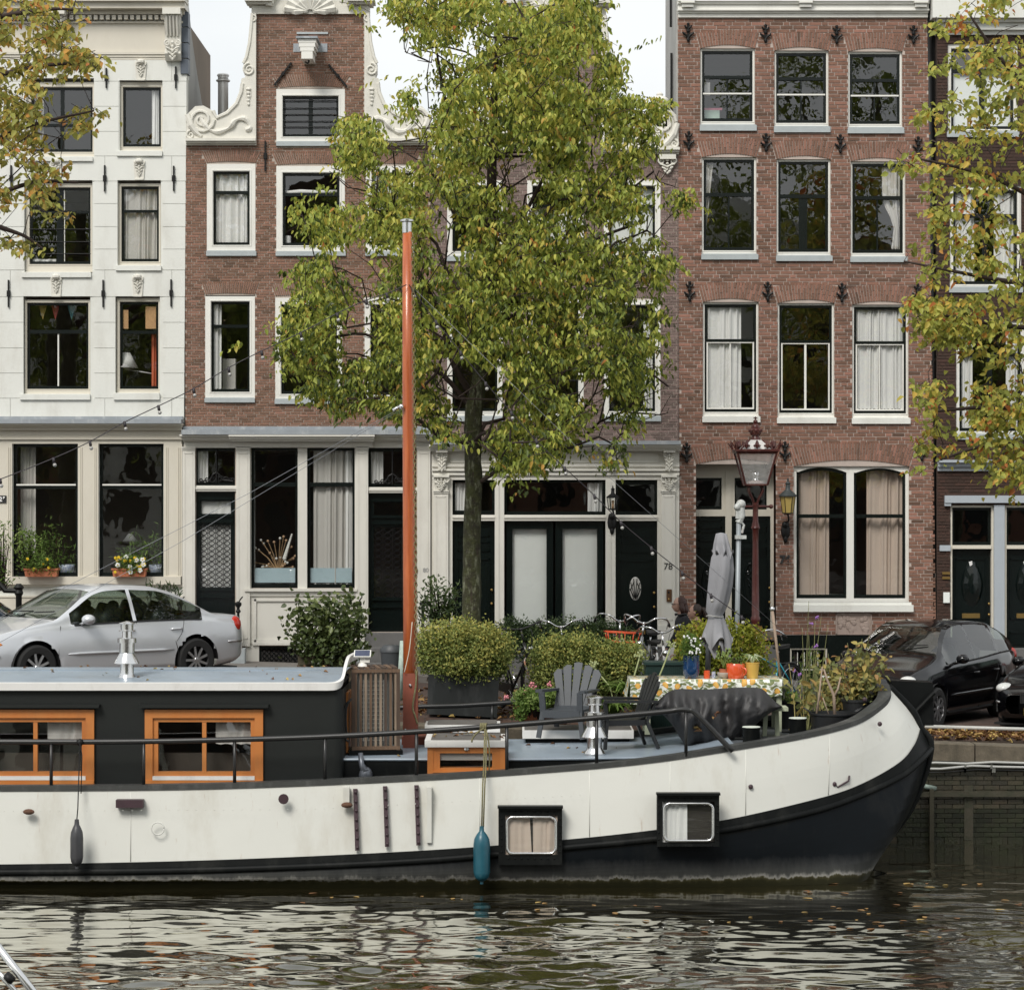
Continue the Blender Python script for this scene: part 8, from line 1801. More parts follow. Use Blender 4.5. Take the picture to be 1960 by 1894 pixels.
# ================================================================== things on the boat deck
PLS=mat("dark_grey_plastic",(.055,.062,.07),.5,var=.15,vs=4)
PLB2=mat("black_plastic",(.012,.013,.014),.4)
def chair(label,loc,yaw,PLS=PLS):
 t=thing("garden_chair",label,"chair",(0,0,0),"dark plastic garden armchairs on the deck")
 SH=.36
 for i in range(5):
  a=(i-2)*.105;y0=(i-2)*.085;H_=.60-.035*abs(i-2)**1.3;b=MB();p0=Vector((-.20,y0*.95,SH));d_=Vector((-.34,sin(a)*1.15,.94)).normalized();s_=Vector((0,1,0))-d_*d_.y;s_.normalize();n_=d_.cross(s_).normalized()
  w0,w1=.039,.057;q=[p0-s_*w0,p0+s_*w0,p0+d_*H_+s_*w1-d_*.02*(i>2)*abs(i-2),p0+d_*(H_+.012),p0+d_*H_-s_*w1-d_*.02*(i<2)*abs(i-2)]
  th=n_*.014;b.add([v+th for v in q]+[v-th for v in q],[(0,1,2,3,4),(9,8,7,6,5)]+[(j,j+5,(j+1)%5+5,(j+1)%5)for j in range(5)]);b.build("back_slat",PLS,t)
 b=MB()
 for u in(.30,.78):
  y_=.21+.05*u;p=Vector((-.20-.34*.62*u-.012,0,SH+.94*.62*u));b.obox(p,(.010,0,0),(0,y_,0),(0,0,.024))
 b.build("back_rail",PLS,t)
 b=MB();n=10;vs=[]
 for i in range(n+1):
  u=i/n;x=-.24+.56*u;z=SH+.02-.035*sin(u*pi*.8)+.05*max(0,.3-u)-(.05*max(0,u-.88)/.12)
  for y in(-.235,.235):vs.append(Vector((x,y,z)))
 f=[(2*i,2*i+2,2*i+3,2*i+1)for i in range(n)];b.add(vs+[v-Vector((0,0,.03))for v in vs],f+[tuple(j+22 for j in q[::-1])for q in f]);b.box(.30,.33,-.25,.25,SH-.10,SH-.0);b.box(-.25,.32,-.25,-.225,SH-.07,SH+.0);b.box(-.25,.32,.225,.25,SH-.07,SH+.0);b.build("seat",PLS,t)
 for s in(-1,1):
  b=MB();b.add([Vector(v)for v in((-.36,s*.22,SH+.24),(.34,s*.25,SH+.26),(.36,s*.33,SH+.26),(.30,s*.36,SH+.26),(-.36,s*.30,SH+.24))]+[Vector(v)for v in((-.36,s*.22,SH+.21),(.34,s*.25,SH+.225),(.36,s*.33,SH+.225),(.30,s*.36,SH+.225),(-.36,s*.30,SH+.21))],[(0,1,2,3,4),(9,8,7,6,5)]+[(j,j+5,(j+1)%5+5,(j+1)%5)for j in range(5)]);b.build("armrest",PLS,t)
  b=MB();q0=[Vector((.33,s*.26,SH+.23)),Vector((.30,s*.25,SH-.02)),Vector((.34,s*.30,0))]
  for p,q,w in((q0[0],q0[1],.075),(q0[1],q0[2],.06)):b.bar(p,q,w,.035,up=(1,0,0))
  b.build("leg",PLS,t)
  b=MB();q0=[Vector((-.34,s*.25,SH+.22)),Vector((-.22,s*.25,SH-.02)),Vector((-.36,s*.29,0))]
  for p,q,w in((q0[0],q0[1],.05),(q0[1],q0[2],.06)):b.bar(p,q,w,.035,up=(1,0,0))
  b.build("leg",PLS,t)
 t.location=loc;t.rotation_euler[2]=yaw;ORG[t]=Vector(loc);t.scale=(1.0,1.0,1.0);return t
d=33.9;chair("dark plastic armchair facing the camera beside the geranium pot",(WX(1089,d),d,1.57),-pi/2-radians(20))
d=33.0;chair("dark plastic armchair seen side-on in front of the lemon tablecloth",(WX(1195,d),d,1.52),pi+radians(14),PLB2)
# table with lemon cloth
D0,D1=33.75,34.5;zt=WZ(1300,D0);t=thing("garden_table","long pale green wooden table under the lemon cloth","table",W(1350,1400,34.1));GW=mat("pale_green_wood",(.46,.50,.36),.7,var=.3,vs=5,dirt=(.2,.2,.14),dirt_amt=.4)
b=MB();b.box(WX(1212,D0),WX(1508,D0),D0+.02,D1-.02,zt-.05,zt-.012);b.build("tabletop",GW,t)
for x in(1240,1492):
 for y in(D0+.1,D1-.1):b=MB();b.box(WX(x,D0)-.035,WX(x,D0)+.035,y-.035,y+.035,1.6,zt-.05);b.build("leg",GW,t)
def cloth_mat():
 m=bpy.data.materials.new("lemon_cloth");m.use_nodes=True;nt=m.node_tree;L=nt.links;bs=nt.nodes['Principled BSDF'];bs.inputs['Roughness'].default_value=.45
 g=nd(nt,"ShaderNodeNewGeometry");sx=nd(nt,"ShaderNodeSeparateXYZ");L.new(g.outputs['Position'],sx.inputs[0]);ad=nd(nt,"ShaderNodeMath",operation='SUBTRACT');L.new(sx.outputs['Z'],ad.inputs[0]);L.new(sx.outputs['Y'],ad.inputs[1])
 cb=nd(nt,"ShaderNodeCombineXYZ");L.new(sx.outputs['X'],cb.inputs[0]);L.new(ad.outputs[0],cb.inputs[1])
 col=None
 def layer(scale,stretch,rot,lo,c,prev,rnd=.8,off=(0,0,0)):
  mp=nd(nt,"ShaderNodeMapping");mp.inputs['Scale'].default_value=(scale,scale*stretch,1);mp.inputs['Rotation'].default_value=(0,0,rot);mp.inputs['Location'].default_value=off;L.new(cb.outputs[0],mp.inputs[0])
  v=nd(nt,"ShaderNodeTexVoronoi",voronoi_dimensions='2D');v.inputs['Scale'].default_value=1;v.inputs['Randomness'].default_value=rnd;L.new(mp.outputs[0],v.inputs['Vector'])
  r=nd(nt,"ShaderNodeMath",operation='LESS_THAN');r.inputs[1].default_value=lo;L.new(v.outputs['Distance'],r.inputs[0]);mx=nd(nt,"ShaderNodeMix",data_type='RGBA');L.new(r.outputs[0],mx.inputs[0]);mx.inputs[7].default_value=(*c,1)
  if prev is None:mx.inputs[6].default_value=(.74,.76,.70,1)
  else:L.new(prev,mx.inputs[6])
  return mx.outputs[2]
 c=layer(11,2.4,.7,.26,(.33,.34,.26),None);c=layer(9,2.1,-.8,.30,(.13,.17,.07),c,off=(.3,.2,0));c=layer(9,2.0,.5,.28,(.20,.22,.09),c,off=(.7,.5,0));c=layer(6.2,1.0,.3,.23,(.62,.30,.05),c,rnd=.45);c=layer(6.2,1.0,.3,.16,(.70,.42,.10),c,rnd=.45)
 L.new(c,bs.inputs['Base Color']);return m
xa,xb=WX(1206,D0),WX(1497,D0);b=MB();nx=90;prof=[];vs=[]
def drop(u):return .20+.05*sin(u*9)+(.10 if u<.25 else 0)*(1-u/.25)-.04*(u>.9)
for i in range(nx+1):
 u=i/nx;x=xa+(xb-xa)*u;w=.010*sin(u*40)+.006*sin(u*93)
 rows_=[(D1+.01,zt-.15),(D1+.005,zt),(D0+.01,zt),(D0-.012+w*.3,zt-.02)]+[(D0-.015+w*(1+1.5*j/5),zt-.02-drop(u)*j/5)for j in range(1,6)]
 vs+=[(x,y,z)for y,z in rows_]
R9=9;b.add(vs,[(i*R9+j,i*R9+j+1,(i+1)*R9+j+1,(i+1)*R9+j)for i in range(nx)for j in range(R9-1)])
# end flaps
for x,s in((xa,-1),(xb,1)):
 q=[];
 for j in range(9):
  v=j/8;y=D0+(D1-D0)*v;q+=[(x,y,zt),(x+s*.03+.01*sin(v*20),y,zt-.16),(x+s*(.05 if s<0 else .02)+.02*sin(v*17),y-.02,zt-(.33 if s<0 else .26)*(1-.3*v))]
 b.add(q,[(j*3+i,j*3+i+1,j*3+4+i,j*3+3+i)for j in range(8)for i in range(2)])
o=b.build("tablecloth",cloth_mat(),None,smooth=True);tag(o,"lemon-patterned oilcloth draped over the long garden table","tablecloth")
# dark tarpaulin heap
def tarp():
 TP=crv([Vector((x,0,y))for x,y in((1237,1352),(1258,1342),(1277,1325),(1300,1318),(1340,1319),(1380,1317),(1420,1315),(1456,1317),(1472,1330),(1484,1342),(1497,1351))],5)
 BT=crv([Vector((x,0,y))for x,y in((1237,1353),(1262,1362),(1285,1385),(1302,1412),(1318,1428),(1345,1424),(1372,1429),(1402,1418),(1440,1392),(1468,1368),(1497,1353))],5)
 n=len(TP);m_=26;D=33.0;vs=[];
 for i in range(n):
  u=i/(n-1)
  for j in range(m_+1):
   v=j/m_;x=TP[i].x+(BT[i].x-TP[i].x)*v;y=TP[i].z+(BT[i].z-TP[i].z)*v;bulge=(sin(pi*u)**.5)*(sin(pi*(v*.92+.04))**.6)
   f=.5*noise.noise(Vector((x*.035,y*.012,1)))+.35*abs(noise.noise(Vector((x*.09+.4*sin(y*.05),y*.02,5))))+.18*sin(x*.22+2*noise.noise(Vector((x*.02,y*.03,9))))*(1-.3*v)
   d_=D-.36*bulge-.42*f*bulge;vs.append(W(x,y,d_))
 back=[Vector((v.x*(D+.35)/v.y,D+.35-0*v.y,EYE+(v.z-EYE)*(D+.35)/v.y))for v in vs]
 b=MB();fs=[(i*(m_+1)+j,i*(m_+1)+j+1,(i+1)*(m_+1)+j+1,(i+1)*(m_+1)+j)for i in range(n-1)for j in range(m_)];b.add(vs,fs);N=len(vs);b.add(back,[q[::-1]for q in fs])
 edge=[i*(m_+1)for i in range(n)];e2=[i*(m_+1)+m_ for i in range(n)];b.add([vs[i]for i in edge]+[back[i]for i in edge],[(i,i+1,n+i+1,n+i)for i in range(n-1)]);b.add([vs[i]for i in e2]+[back[i]for i in e2],[(i,n+i,n+i+1,i+1)for i in range(n-1)])
 o=b.build("tarpaulin",mat("charcoal_tarp",(.030,.029,.030),.55,var=.2,vs=4,bump=.02,bs=5),None,smooth=True);tag(o,"creased charcoal tarpaulin thrown over furniture in front of the table","tarpaulin")
tarp()
# bench
D=33.2;t=thing("garden_bench","pale green wooden bench end poking out beside the dark tarpaulin","bench",W(1480,1412,D));b=MB();b.box(WX(1380,D),WX(1507,D),D-.12,D+.22,WZ(1359,D),WZ(1352,D));b.build("seat",GW,t)
for x,s in((1486,2),(1466,-3),(1395,0)):b=MB();b.bar(W(x,1359,D),W(x+s,1412,D),.055,.055);b.build("leg",GW,t)
# parasol
D=34.2;t=thing("parasol","closed grey parasol rising out of the lemon-cloth table","parasol",W(1355,1305,D));kk=D/FOC
def drape(name,rows,seed,nf=7):
 b=MB();n=48;vs=[]
 for(y,xl,xr,amp)in rows:
  cx2,r=(xl+xr)/2,(xr-xl)/2
  for q in range(n):
   a=2*pi*q/n;rr=1+amp*sin(nf*a+seed+y*.01)+amp*.5*sin(2.3*nf*a+y*.03);x=cx2+r*rr*cos(a)/(1+amp*.8);yy=y+(amp*60*sin(nf*a+seed*2)if(y,xl,xr,amp)==rows[-1]else 0)
   vs.append(Vector((WX(x,D),D+r*kk*.85*rr*sin(a),WZ(yy,D))))
 m_=len(rows);b.add(vs,[(i*n+q,(i+1)*n+q,(i+1)*n+(q+1)%n,i*n+(q+1)%n)for i in range(m_-1)for q in range(n)])
 return b.build(name,mat("grey_parasol_cloth",(.26,.26,.275),.85,var=.12,vs=3),t,smooth=True)
drape("top_flap",[(1019,1379,1381,0),(1021,1370,1391,.05),(1040,1366,1397,.12),(1060,1364,1402,.18),(1064,1363,1405,.22)],1)
drape("canopy",[(1052,1368,1394,.05),(1066,1361,1403,.10),(1090,1358,1405,.14),(1120,1356,1402,.16),(1150,1354,1396,.16),(1168,1352,1389,.14),(1176,1356,1384,.08),(1182,1356,1386,.08),(1194,1353,1391,.08),(1208,1348,1397,.12),(1222,1344,1402,.17),(1230,1343,1404,.20)],2,4)
drape("inner_folds",[(1190,1358,1386,.05),(1215,1354,1394,.14),(1246,1352,1400,.24)],4,6)
b=MB();b.tube([W(1352+32*.5+16*cos(a),1179+1.5*sin(2*a),D-.11*sin(a))for a in[2*pi*q/20 for q in range(21)]],.008,5);b.build("tie_cord",MATS["grey_cable"],t)
b=MB();b.tube([W(1354,1302,D),W(1356,1240,D),W(1372,1060,D)],[.038,.034,.02],10);b.build("pole",PLS,t,smooth=True)
# pots on the table
def pot(label,px,yt,yb,wt,wb,m_,D=33.95,name="plant_pot",shape="flare",group=None):
 kk=D/FOC;c=W(px,yb,D);c.z=zt if D<34.4 and D>33.7 and abs(yb-1298)<8 else c.z;H_=(yb-yt)*kk;a,q=wt/2*kk,wb/2*kk;t=thing(name,label,"plant pot",tuple(c),group);b=MB()
 if shape=="flare":pr=[(q,0),(q*1.02,.01),(a*.97,H_*.93),(a,H_*.94),(a,H_),(a*.92,H_),(a*.86,H_*.8),(0,H_*.8)]
 if shape=="belly":pr=[(q,0),(a*1.0,H_*.25),(a*1.02,H_*.5),(a*.98,H_*.8),(a,H_),(a*.92,H_),(a*.9,H_*.82),(0,H_*.82)]
 if shape=="drum":pr=[(q*.95,0),(q,.01),(a*1.03,H_*.3),(a*1.02,H_*.75),(a*.97,H_*.97),(a*.93,H_),(a*.86,H_),(a*.84,H_*.8),(0,H_*.8)]
 b.lathe(c,pr,24);b.build("pot",m_,t,smooth=True,auto=35);return t,c,H_
t,c,h_=pot("glazed blue pot with tiny white flowers at the left end of the table",1323,1254,1299,32,24,mat("blue_glaze",(.012,.055,.16),.12,var=1.0,vs=5,col2=(.004,.008,.012),coat=1),shape="belly")
blob_shrub(t,[(1306,1252),(1308,1225),(1322,1212),(1338,1225),(1342,1252),(1324,1258)],33.95,.12,150,.03,G_FRESH,51,.3,6,.03,stems=30)
b=MB();r5=random.Random(2)
for i in range(26):b.ball(W(r5.uniform(1308,1342),r5.uniform(1216,1250),33.8),.014,6,4)
b.build("flowers",mat("white_petals",(.8,.8,.78)),t)["kind"]="stuff"
REDG=mat("orange_red_glaze",(.70,.10,.03),.22,var=.1,coat=.6)
t,c,h_=pot("wide orange-red glazed pot with a handle next to the yellow pot",1408,1271,1300,36,32,REDG,shape="drum");b=MB();b.tube(crv([W(1420,1277,33.80),W(1427,1280,33.76),W(1428,1288,33.76),W(1422,1292,33.80)],3),.012,6);b.build("handle",REDG,t,smooth=True)
blob_shrub(t,[(1394,1270),(1400,1258),(1420,1258),(1424,1270)],33.95,.1,30,.03,G_FRESH,52,.5,5,.03,stems=10)
t,c,h_=pot("yellow flared pot with a striped spider plant at the right of the row",1440,1269,1300,28,21,mat("yellow_glaze",(.62,.40,.09),.4,var=.12,vs=5))
b=MB();r5=random.Random(8)
for i in range(34):
 a=r5.uniform(0,6.28);p=W(1440,1270,33.95);L_=r5.uniform(.08,.17);e=p+Vector((cos(a)*L_,sin(a)*L_*.7,r5.uniform(.02,.12)));m_=(p+e)/2+Vector((0,0,.07));b.tube([p,m_,e],[.005,.007,.001],4,0 if i%2 else 1,cap=False)
b.build("striped_leaves",[mat("pale_stripe",(.5,.55,.35)),mat("leaf_stripe",(.2,.3,.1))],t)["kind"]="stuff"
t,c,h_=pot("small orange-red jar beside the blue pot",1353,1285,1300,12,12,REDG,shape="belly");
pot("tiny white and blue jar between the orange jar and the terracotta pot",1366,1286,1299,8,8,mat("white_blue_glaze",(.7,.72,.7),.2,var=1,vs=40,col2=(.05,.08,.3)),shape="belly")
t,c,h_=pot("terracotta pot standing in a grey bowl in the middle of the row",1385,1276,1294,17,14,TERR);b=MB();b.lathe(Vector((c.x,c.y,zt)),[(.05,0),(.075,.03),(.088,.075),(.085,.08),(.0,.06)],20);b.build("bowl",mat("grey_bowl",(.4,.36,.31),.6),t,smooth=True)
b=MB()
for i in range(30):a=r5.uniform(0,6.28);p=W(1385,1277,33.95);e=p+Vector((cos(a)*.09,sin(a)*.06,r5.uniform(.12,.24)));b.tube([p,(p+e)/2+Vector((0,0,.03)),e],.003,3,cap=False);b.ball(e,.016,5,3)
b.build("herb",mat("herb_green",(.22,.30,.08),.7,var=.4,vs=30),t)["kind"]="stuff"
# geranium pot, agapanthus, dark trough beside chair
D=34.9;t,c,h_=pot("large terracotta pot of pink trailing geraniums beside the facing armchair",1014,1352,1383,52,42,TERR,D=D)
blob_shrub(t,[(985,1340),(995,1325),(1020,1320),(1050,1328),(1072,1322),(1070,1350),(1040,1352),(1010,1352),(1000,1378),(990,1372),(992,1352)],D-.1,.3,420,.035,G_FRESH,53,.5,7,.035,Wr=.8,stems=60)
b=MB()
for(x,y)in((968,1335),(1018,1310),(1008,1325),(1052,1308),(1070,1318),(1005,1330),(1021,1314)):
 p=W(x,y,D-.2)
 for i in range(9):b.ball(p+Vector((r5.uniform(-.035,.035),r5.uniform(-.02,.02),r5.uniform(-.03,.03))),.015,5,4)
 b.tube([p,W(1014+(x-1014)*.4,1348,D-.1)],.004,4,1)
b.build("flower_heads",[mat("pink_petals",(.62,.22,.25)),mat("pale_stem",(.3,.25,.15))],t)["kind"]="stuff"
b=MB();b.lathe(W(1062,1388,35.3),[(.16,0),(.20,.3),(.21,.3),(.2,.34)],18);o=b.build("plant_pot",TERR,None,smooth=True);tag(o,"plain terracotta pot half hidden under the facing armchair","plant pot")
def strap_plant(t,px,py,D,n,L,seed,spread=1.0,m=None,w=.018):
 b=MB();r=random.Random(seed)
 for i in range(n):
  a=r.uniform(0,6.28);l=L*r.uniform(.6,1.1);o_=W(px+r.uniform(-6,6),py,D);q=[];
  for j in range(6):u=j/5;q.append(o_+Vector((cos(a)*l*u*spread*.8,sin(a)*l*u*.6,l*(u*.9-u*u*.75))))
  s=Vector((-sin(a),cos(a),.3)).normalized();vs=[]
  for j,p in enumerate(q):ww=w*(1-(j/5)**2*.95);vs+=[p-s*ww,p+s*ww]
  b.add(vs,[(2*j,2*j+1,2*j+3,2*j+2)for j in range(5)],tone=min(1,max(0,r.gauss(.5,.25))))
 o=b.build("leaves",m or G_FRESH,t);o["kind"]="stuff";return b
t=thing("agapanthus","strap-leaved plant with long flower stalks between the two armchairs","plant",W(1180,1400,34.7));strap_plant(t,1172,1370,34.7,90,.85,61,.8,w=.028);strap_plant(t,1205,1335,34.8,70,.75,62,.9,w=.026)
for(x,y,x2,y2)in((1235,1296,1285,1240-25),(1180,1330,1225,1235),(1185,1320,1135,1255)):
 b=MB();p,q=W(x,y+60,34.8),W(x2,y2+20,34.9);b.tube([p,(p+q)/2+Vector((.05,0,.1)),q],.010,5)
 for i in range(14):e=q+Vector((r5.uniform(-.07,.07),r5.uniform(-.05,.05),r5.uniform(-.02,.07)));b.tube([q,e],.004,3);b.ball(e,.014,5,3)
 b.build("flower_stalk",mat("seed_green",(.38,.42,.2),.7),t)
D=35.3;t=thing("planter_box","dark green ribbed planter box behind the left end of the table","planter",W(1275,1330,D));b=MB();b.box(WX(1236,D),WX(1322,D),D,D+.4,1.5,WZ(1272,D));b.box(WX(1233,D),WX(1325,D),D-.03,D+.43,WZ(1272,D),WZ(1267,D))
for i in range(22):x=WX(1239+3.8*i,D);b.box(x-.006,x+.006,D-.012,D,1.5,WZ(1273,D))
b.build("box",mat("dark_green_plastic",(.012,.035,.03),.5),t)
# crate with slats, wearing a lamp
D=32.35;t=thing("slatted_crate","weathered slatted wooden cover round a heat pump in front of the mast","slatted cover",W(715,1447,D));WD=[mat("weathered_slat_"+n_,c_,.85,var=.5,vs=6,stretch=(8,8,.8),dirt=(.05,.04,.03),dirt_amt=.5)for n_,c_ in(("brown",(.17,.105,.065)),("grey",(.33,.25,.18)),("dark",(.09,.058,.04)))]
th=radians(9);u=Vector((cos(th),sin(th),0));v=Vector((-sin(th),cos(th),0));c0=W(676,1436,D);ww,dd_,hh=.56,.50,1.0;Zv=Vector((0,0,1))
for i in range(9):
 b=MB();p=c0+u*(ww*(i+.5)/9);b.obox(p+Zv*(hh*.5),u*.0145,v*.009,Zv*hh*.47);b.build("slat",WD[(0,0,1,0,1,1,2,0,1)[i]],t)
for i in range(8):
 b=MB();p=c0+u*ww+v*(dd_*(i+.5)/8);b.obox(p+Zv*(hh*.5),u*.008,v*.022,Zv*hh*.48);b.build("slat",WD[i%2],t)
 b=MB();p=c0+u*(ww*(i+.5)/8)+v*(dd_*.5);b.obox(p+Zv*(hh+.02),u*.026,v*(dd_*.55),Zv*.009);b.build("top_slat",WD[2 if i%2 else 0],t)
for z in(.03,.985):b=MB();b.obox(c0+u*ww/2-v*.012+Zv*hh*z,u*(ww/2+.02),v*.012,Zv*.022);b.build("batten",WD[0],t)
for a in(0,1):
 b=MB();b.obox(c0+u*ww*a+Zv*hh/2,u*.022,v*.022,Zv*hh/2);b.build("corner_post",WD[2],t)
b=MB();b.obox(c0+u*ww*.5+v*(dd_*.5)+Zv*.5,u*ww*.40,v*dd_*.38,Zv*.46);b.build("heat_pump",mat("pump_grey",(.30,.30,.28),.6),t)
b=MB()
for i in range(15):b.obox(c0+u*ww*.42+v*(dd_*.10)+Zv*(.12+.052*i),u*.15,v*.004,Zv*.004)
for i in range(7):b.obox(c0+u*(ww*.42-.15+.05*i)+v*(dd_*.10)+Zv*.49,u*.004,v*.004,Zv*.38)
b.build("fan_guard",M["trim"],t)
b=MB();b.obox(c0+u*ww*.5+v*dd_*.5-Zv*.05,u*ww*.6,v*dd_*.55,Zv*.05);b.build("base",BLK,t)
top_z=c0.z+hh+.03;t=thing("solar_lamp","small white solar lamp panel standing on the slatted cover","solar lamp",tuple(Vector((WX(692,D),D+.2,top_z))));p=Vector((WX(692,D),D+.2,top_z))
b=MB();b.lathe(p,[(.06,0),(.05,.03),(.03,.05),(.03,.1)],14);b.box(p.x-.03,p.x+.09,p.y-.03,p.y+.03,p.z+.05,p.z+.085);b.build("stand",M["trim"],t,smooth=True,auto=40)
b=MB();n_=Vector((0,-.5,.86));b.obox(p+Vector((0,0,.155)),(.105,0,0),Vector((0,.86,.5))*.075,n_*.009);b.build("panel_frame",M["trim"],t)
b=MB();b.obox(p+Vector((0,0,.155))+n_*.006,(.093,0,0),Vector((0,.86,.5))*.064,n_*.006);b.build("solar_cell",mat("solar_blue",(.03,.04,.09),.2,coat=.6),t)
# green tube + bin behind
D=36.6;t=thing("rubbish_bin","small dark bin on the quay left of the mast","bin",W(750,1300,D));b=MB();b.lathe(W(750,1305,D),[(.13,0),(.16,.42),(.17,.42),(.17,.46),(.12,.52),(0,.53)],16);b.build("body",mat("bin_grey",(.05,.055,.06),.5),t,smooth=True,auto=40)
t=thing("pole","short verdigris pipe leaning beside the mast","pole",W(765,1330,35.9));b=MB();b.tube([W(764,1340,35.9),W(771,1226,35.9)],.04,10);b.build("shaft",MATS["verdigris"],t,smooth=True)
t=thing("hose_reel","coiled black hose hanging at the end of the cabin","hose",W(662,1380,32.4));b=MB();b.tube(crv([W(671,1340,32.0),W(661,1350,32.0),W(657,1385,32.0),W(661,1412,32.0),W(667,1418,32.0)],4),.015,6);b.tube(crv([W(673,1336,32.0),W(664,1352,32.0),W(662,1385,32.0),W(665,1405,32.0)],4),.012,6);b.build("coil",GRIP,t,smooth=True)
# bow pots and plants
BP=mat("black_plastic_pot",(.014,.015,.016),.45,var=.3)
D=32.75;kk=D/FOC;t=thing("tub","big black plastic tub with bare forked stems on the bow","plant tub",W(1594,1420,D));c=W(1594,1430,D);b=MB();H_=(1430-1363)*kk;b.lathe(c,[(36*kk,0),(43*kk,H_-.03),(46*kk,H_-.02),(46*kk,H_),(42*kk,H_),(40*kk,H_-.12),(0,H_-.13)],28);b.build("tub_body",BP,t,smooth=True,auto=35)
for s in(-1,1):b=MB();q=c+Vector((s*46*kk,0,H_));b.tube(crv([q+Vector((-s*.03,-.05,0)),q+Vector((s*.05,-.04,.05)),q+Vector((s*.05,.04,.05)),q+Vector((-s*.03,.05,0))],3),.012,6);b.build("tub_handle",BP,t,smooth=True)
b=MB();st=mat("pale_stem_bark",(.36,.27,.20),.8,var=.3,vs=20)
b.tube([W(1598,1375,D),W(1596,1330,D),W(1583,1300,D),W(1577,1280,D)],[.022,.02,.015,.01],7);b.tube([W(1597,1332,D),W(1604,1318,D),W(1609,1295,D)],[.018,.014,.008],6);b.tube([W(1562,1372,D),W(1568,1330,D),W(1574,1275,D)],[.014,.012,.008],6);b.tube([W(1588,1372,D),W(1575,1335,D)],.007,5);b.build("stems",st,t,smooth=True)
def stalk_plant(label,px,yb,D,tops,m_leaf,seed,leaf=.07,per=16,potw=None,stem=None,cat="potted plant",poth=.28,nobs=True,Wr=.6,dens=1.0,name="potted_plant"):
 t=thing(name,label,cat,W(px,yb,D));r=random.Random(seed);rs=np.random.RandomState(seed);b=MB();P=[]
 if potw:kk=D/FOC;pb_=MB();pb_.lathe(W(px,yb,D),[(potw*.38*kk,0),(potw*.48*kk,poth-.03),(potw*.52*kk,poth-.03),(potw*.52*kk,poth),(potw*.45*kk,poth),(potw*.43*kk,poth-.05),(0,poth-.06)],20);pb_.build("pot",BP,t,smooth=True,auto=35)
 z0=poth-.06 if potw else 0
 for(x,y)in tops:
  o_=W(px+r.uniform(-4,4),yb,D)+Vector((0,r.uniform(-.08,.08),z0));q=W(x,y,D+r.uniform(-.25,.2));c_=crv([o_,o_*.6+q*.4+Vector((r.uniform(-.04,.04),0,.03)),q],5);b.tube(c_,np.linspace(.010,.003,len(c_)).tolist(),5)
  for i in range(int(per*dens)):u=r.uniform(.25,1);p=c_[int(u*(len(c_)-1))];P.append([p.x+r.gauss(0,.05),p.y+r.gauss(0,.05),p.z+r.gauss(0,.03)])
 b.build("stems",stem or mat("green_stem",(.20,.20,.08),.8,var=.4,vs=15),t,smooth=True)["kind"]="stuff"
 P=np.array(P);n=len(P)
 if n:crown_object(t,"foliage",(P,unit(rs.normal(0,.7,(n,3))+np.array([0,-.1,-.1])),unit(rs.normal(0,.5,(n,3))+np.array([0,-.6,.5])),leaf*rs.uniform(.6,1.3,n),leaf*Wr*rs.uniform(.7,1.2,n)),rs.uniform(0,1,n),m_leaf,min(60,n//3))
 return t
stalk_plant("tall leggy shrub with yellowing round leaves in a brown-rimmed pot near the bow tip",1640,1420,33.1,[(1610,1250),(1622,1230),(1640,1235),(1655,1250),(1664,1215),(1678,1240),(1690,1262),(1700,1250),(1655,1290),(1630,1285),(1650,1222),(1610,1270),(1672,1275),(1684,1290),(1697,1320),(1660,1320)],G_PALE,71,.095,26,58,poth=.55,Wr=.62)
stalk_plant("yellow-leaved rose bush in the middle of the bow",1590,1410,33.7,[(1560,1262),(1575,1270),(1590,1262),(1600,1275),(1612,1268),(1570,1290),(1605,1300),(1625,1280),(1585,1250),(1640,1300)],G_PALE,72,.085,34,50,poth=.35,Wr=.65)
stalk_plant("feathery green fennel behind the yellow-leaved stalks",1553,1410,33.9,[(1535,1250),(1545,1240),(1555,1235),(1562,1245),(1548,1265),(1538,1280),(1560,1275),(1550,1295)],G_FRESH,73,.07,60,30,Wr=.10,poth=.3)
stalk_plant("tall thin stem with umbel heads and purple flowers above the fennel",1545,1400,33.8,[(1548,1150),(1560,1190),(1535,1200),(1572,1180),(1585,1195),(1548,1215)],G_FRESH,74,.04,4,None,cat="plant",Wr=.3)
stalk_plant("withered sunflower stalk leaning at the right end of the table",1522,1408,32.9,[(1510,1270)],G_PALE,75,.13,12,None,cat="plant",stem=mat("yellow_stalk",(.45,.38,.14),.8))
stalk_plant("yellow-leaved stalk leaning between the bollard and the tub",1545,1412,33.0,[(1537,1290),(1532,1305)],G_PALE,76,.12,14,None,cat="plant",stem=MATS["yellow_stalk"])
stalk_plant("straight yellow stalk rising out of the black tub",1570,1400,33.2,[(1568,1298),(1560,1290),(1578,1300)],G_PALE,77,.11,12,None,cat="plant",stem=MATS["yellow_stalk"])
stalk_plant("low green plants in a dark pot behind the table corner",1510,1400,34.3,[(1490,1330),(1500,1322),(1512,1325),(1522,1330),(1505,1335)],G_FRESH,78,.06,22,50,poth=.42)
stalk_plant("dark empty plastic pot at the back of the bow",1640,1400,34.3,[(1640,1320),(1620,1330)],G_DARK,79,.05,10,90,poth=.55)
b=MB()
for x,y in((1553,1185+8),(1561,1236),(1520,1283),(1531,1290),(1565,1181)):
 p=W(x,y,33.6)
 for i in range(8):b.ball(p+Vector((r5.uniform(-.025,.025),r5.uniform(-.02,.02),r5.uniform(-.02,.02))),.012,5,4)
o=b.build("verbena",mat("purple_petals",(.30,.14,.42),.7),None);tag(o,"small purple verbena heads above the bow plants","flowers",kind="stuff")
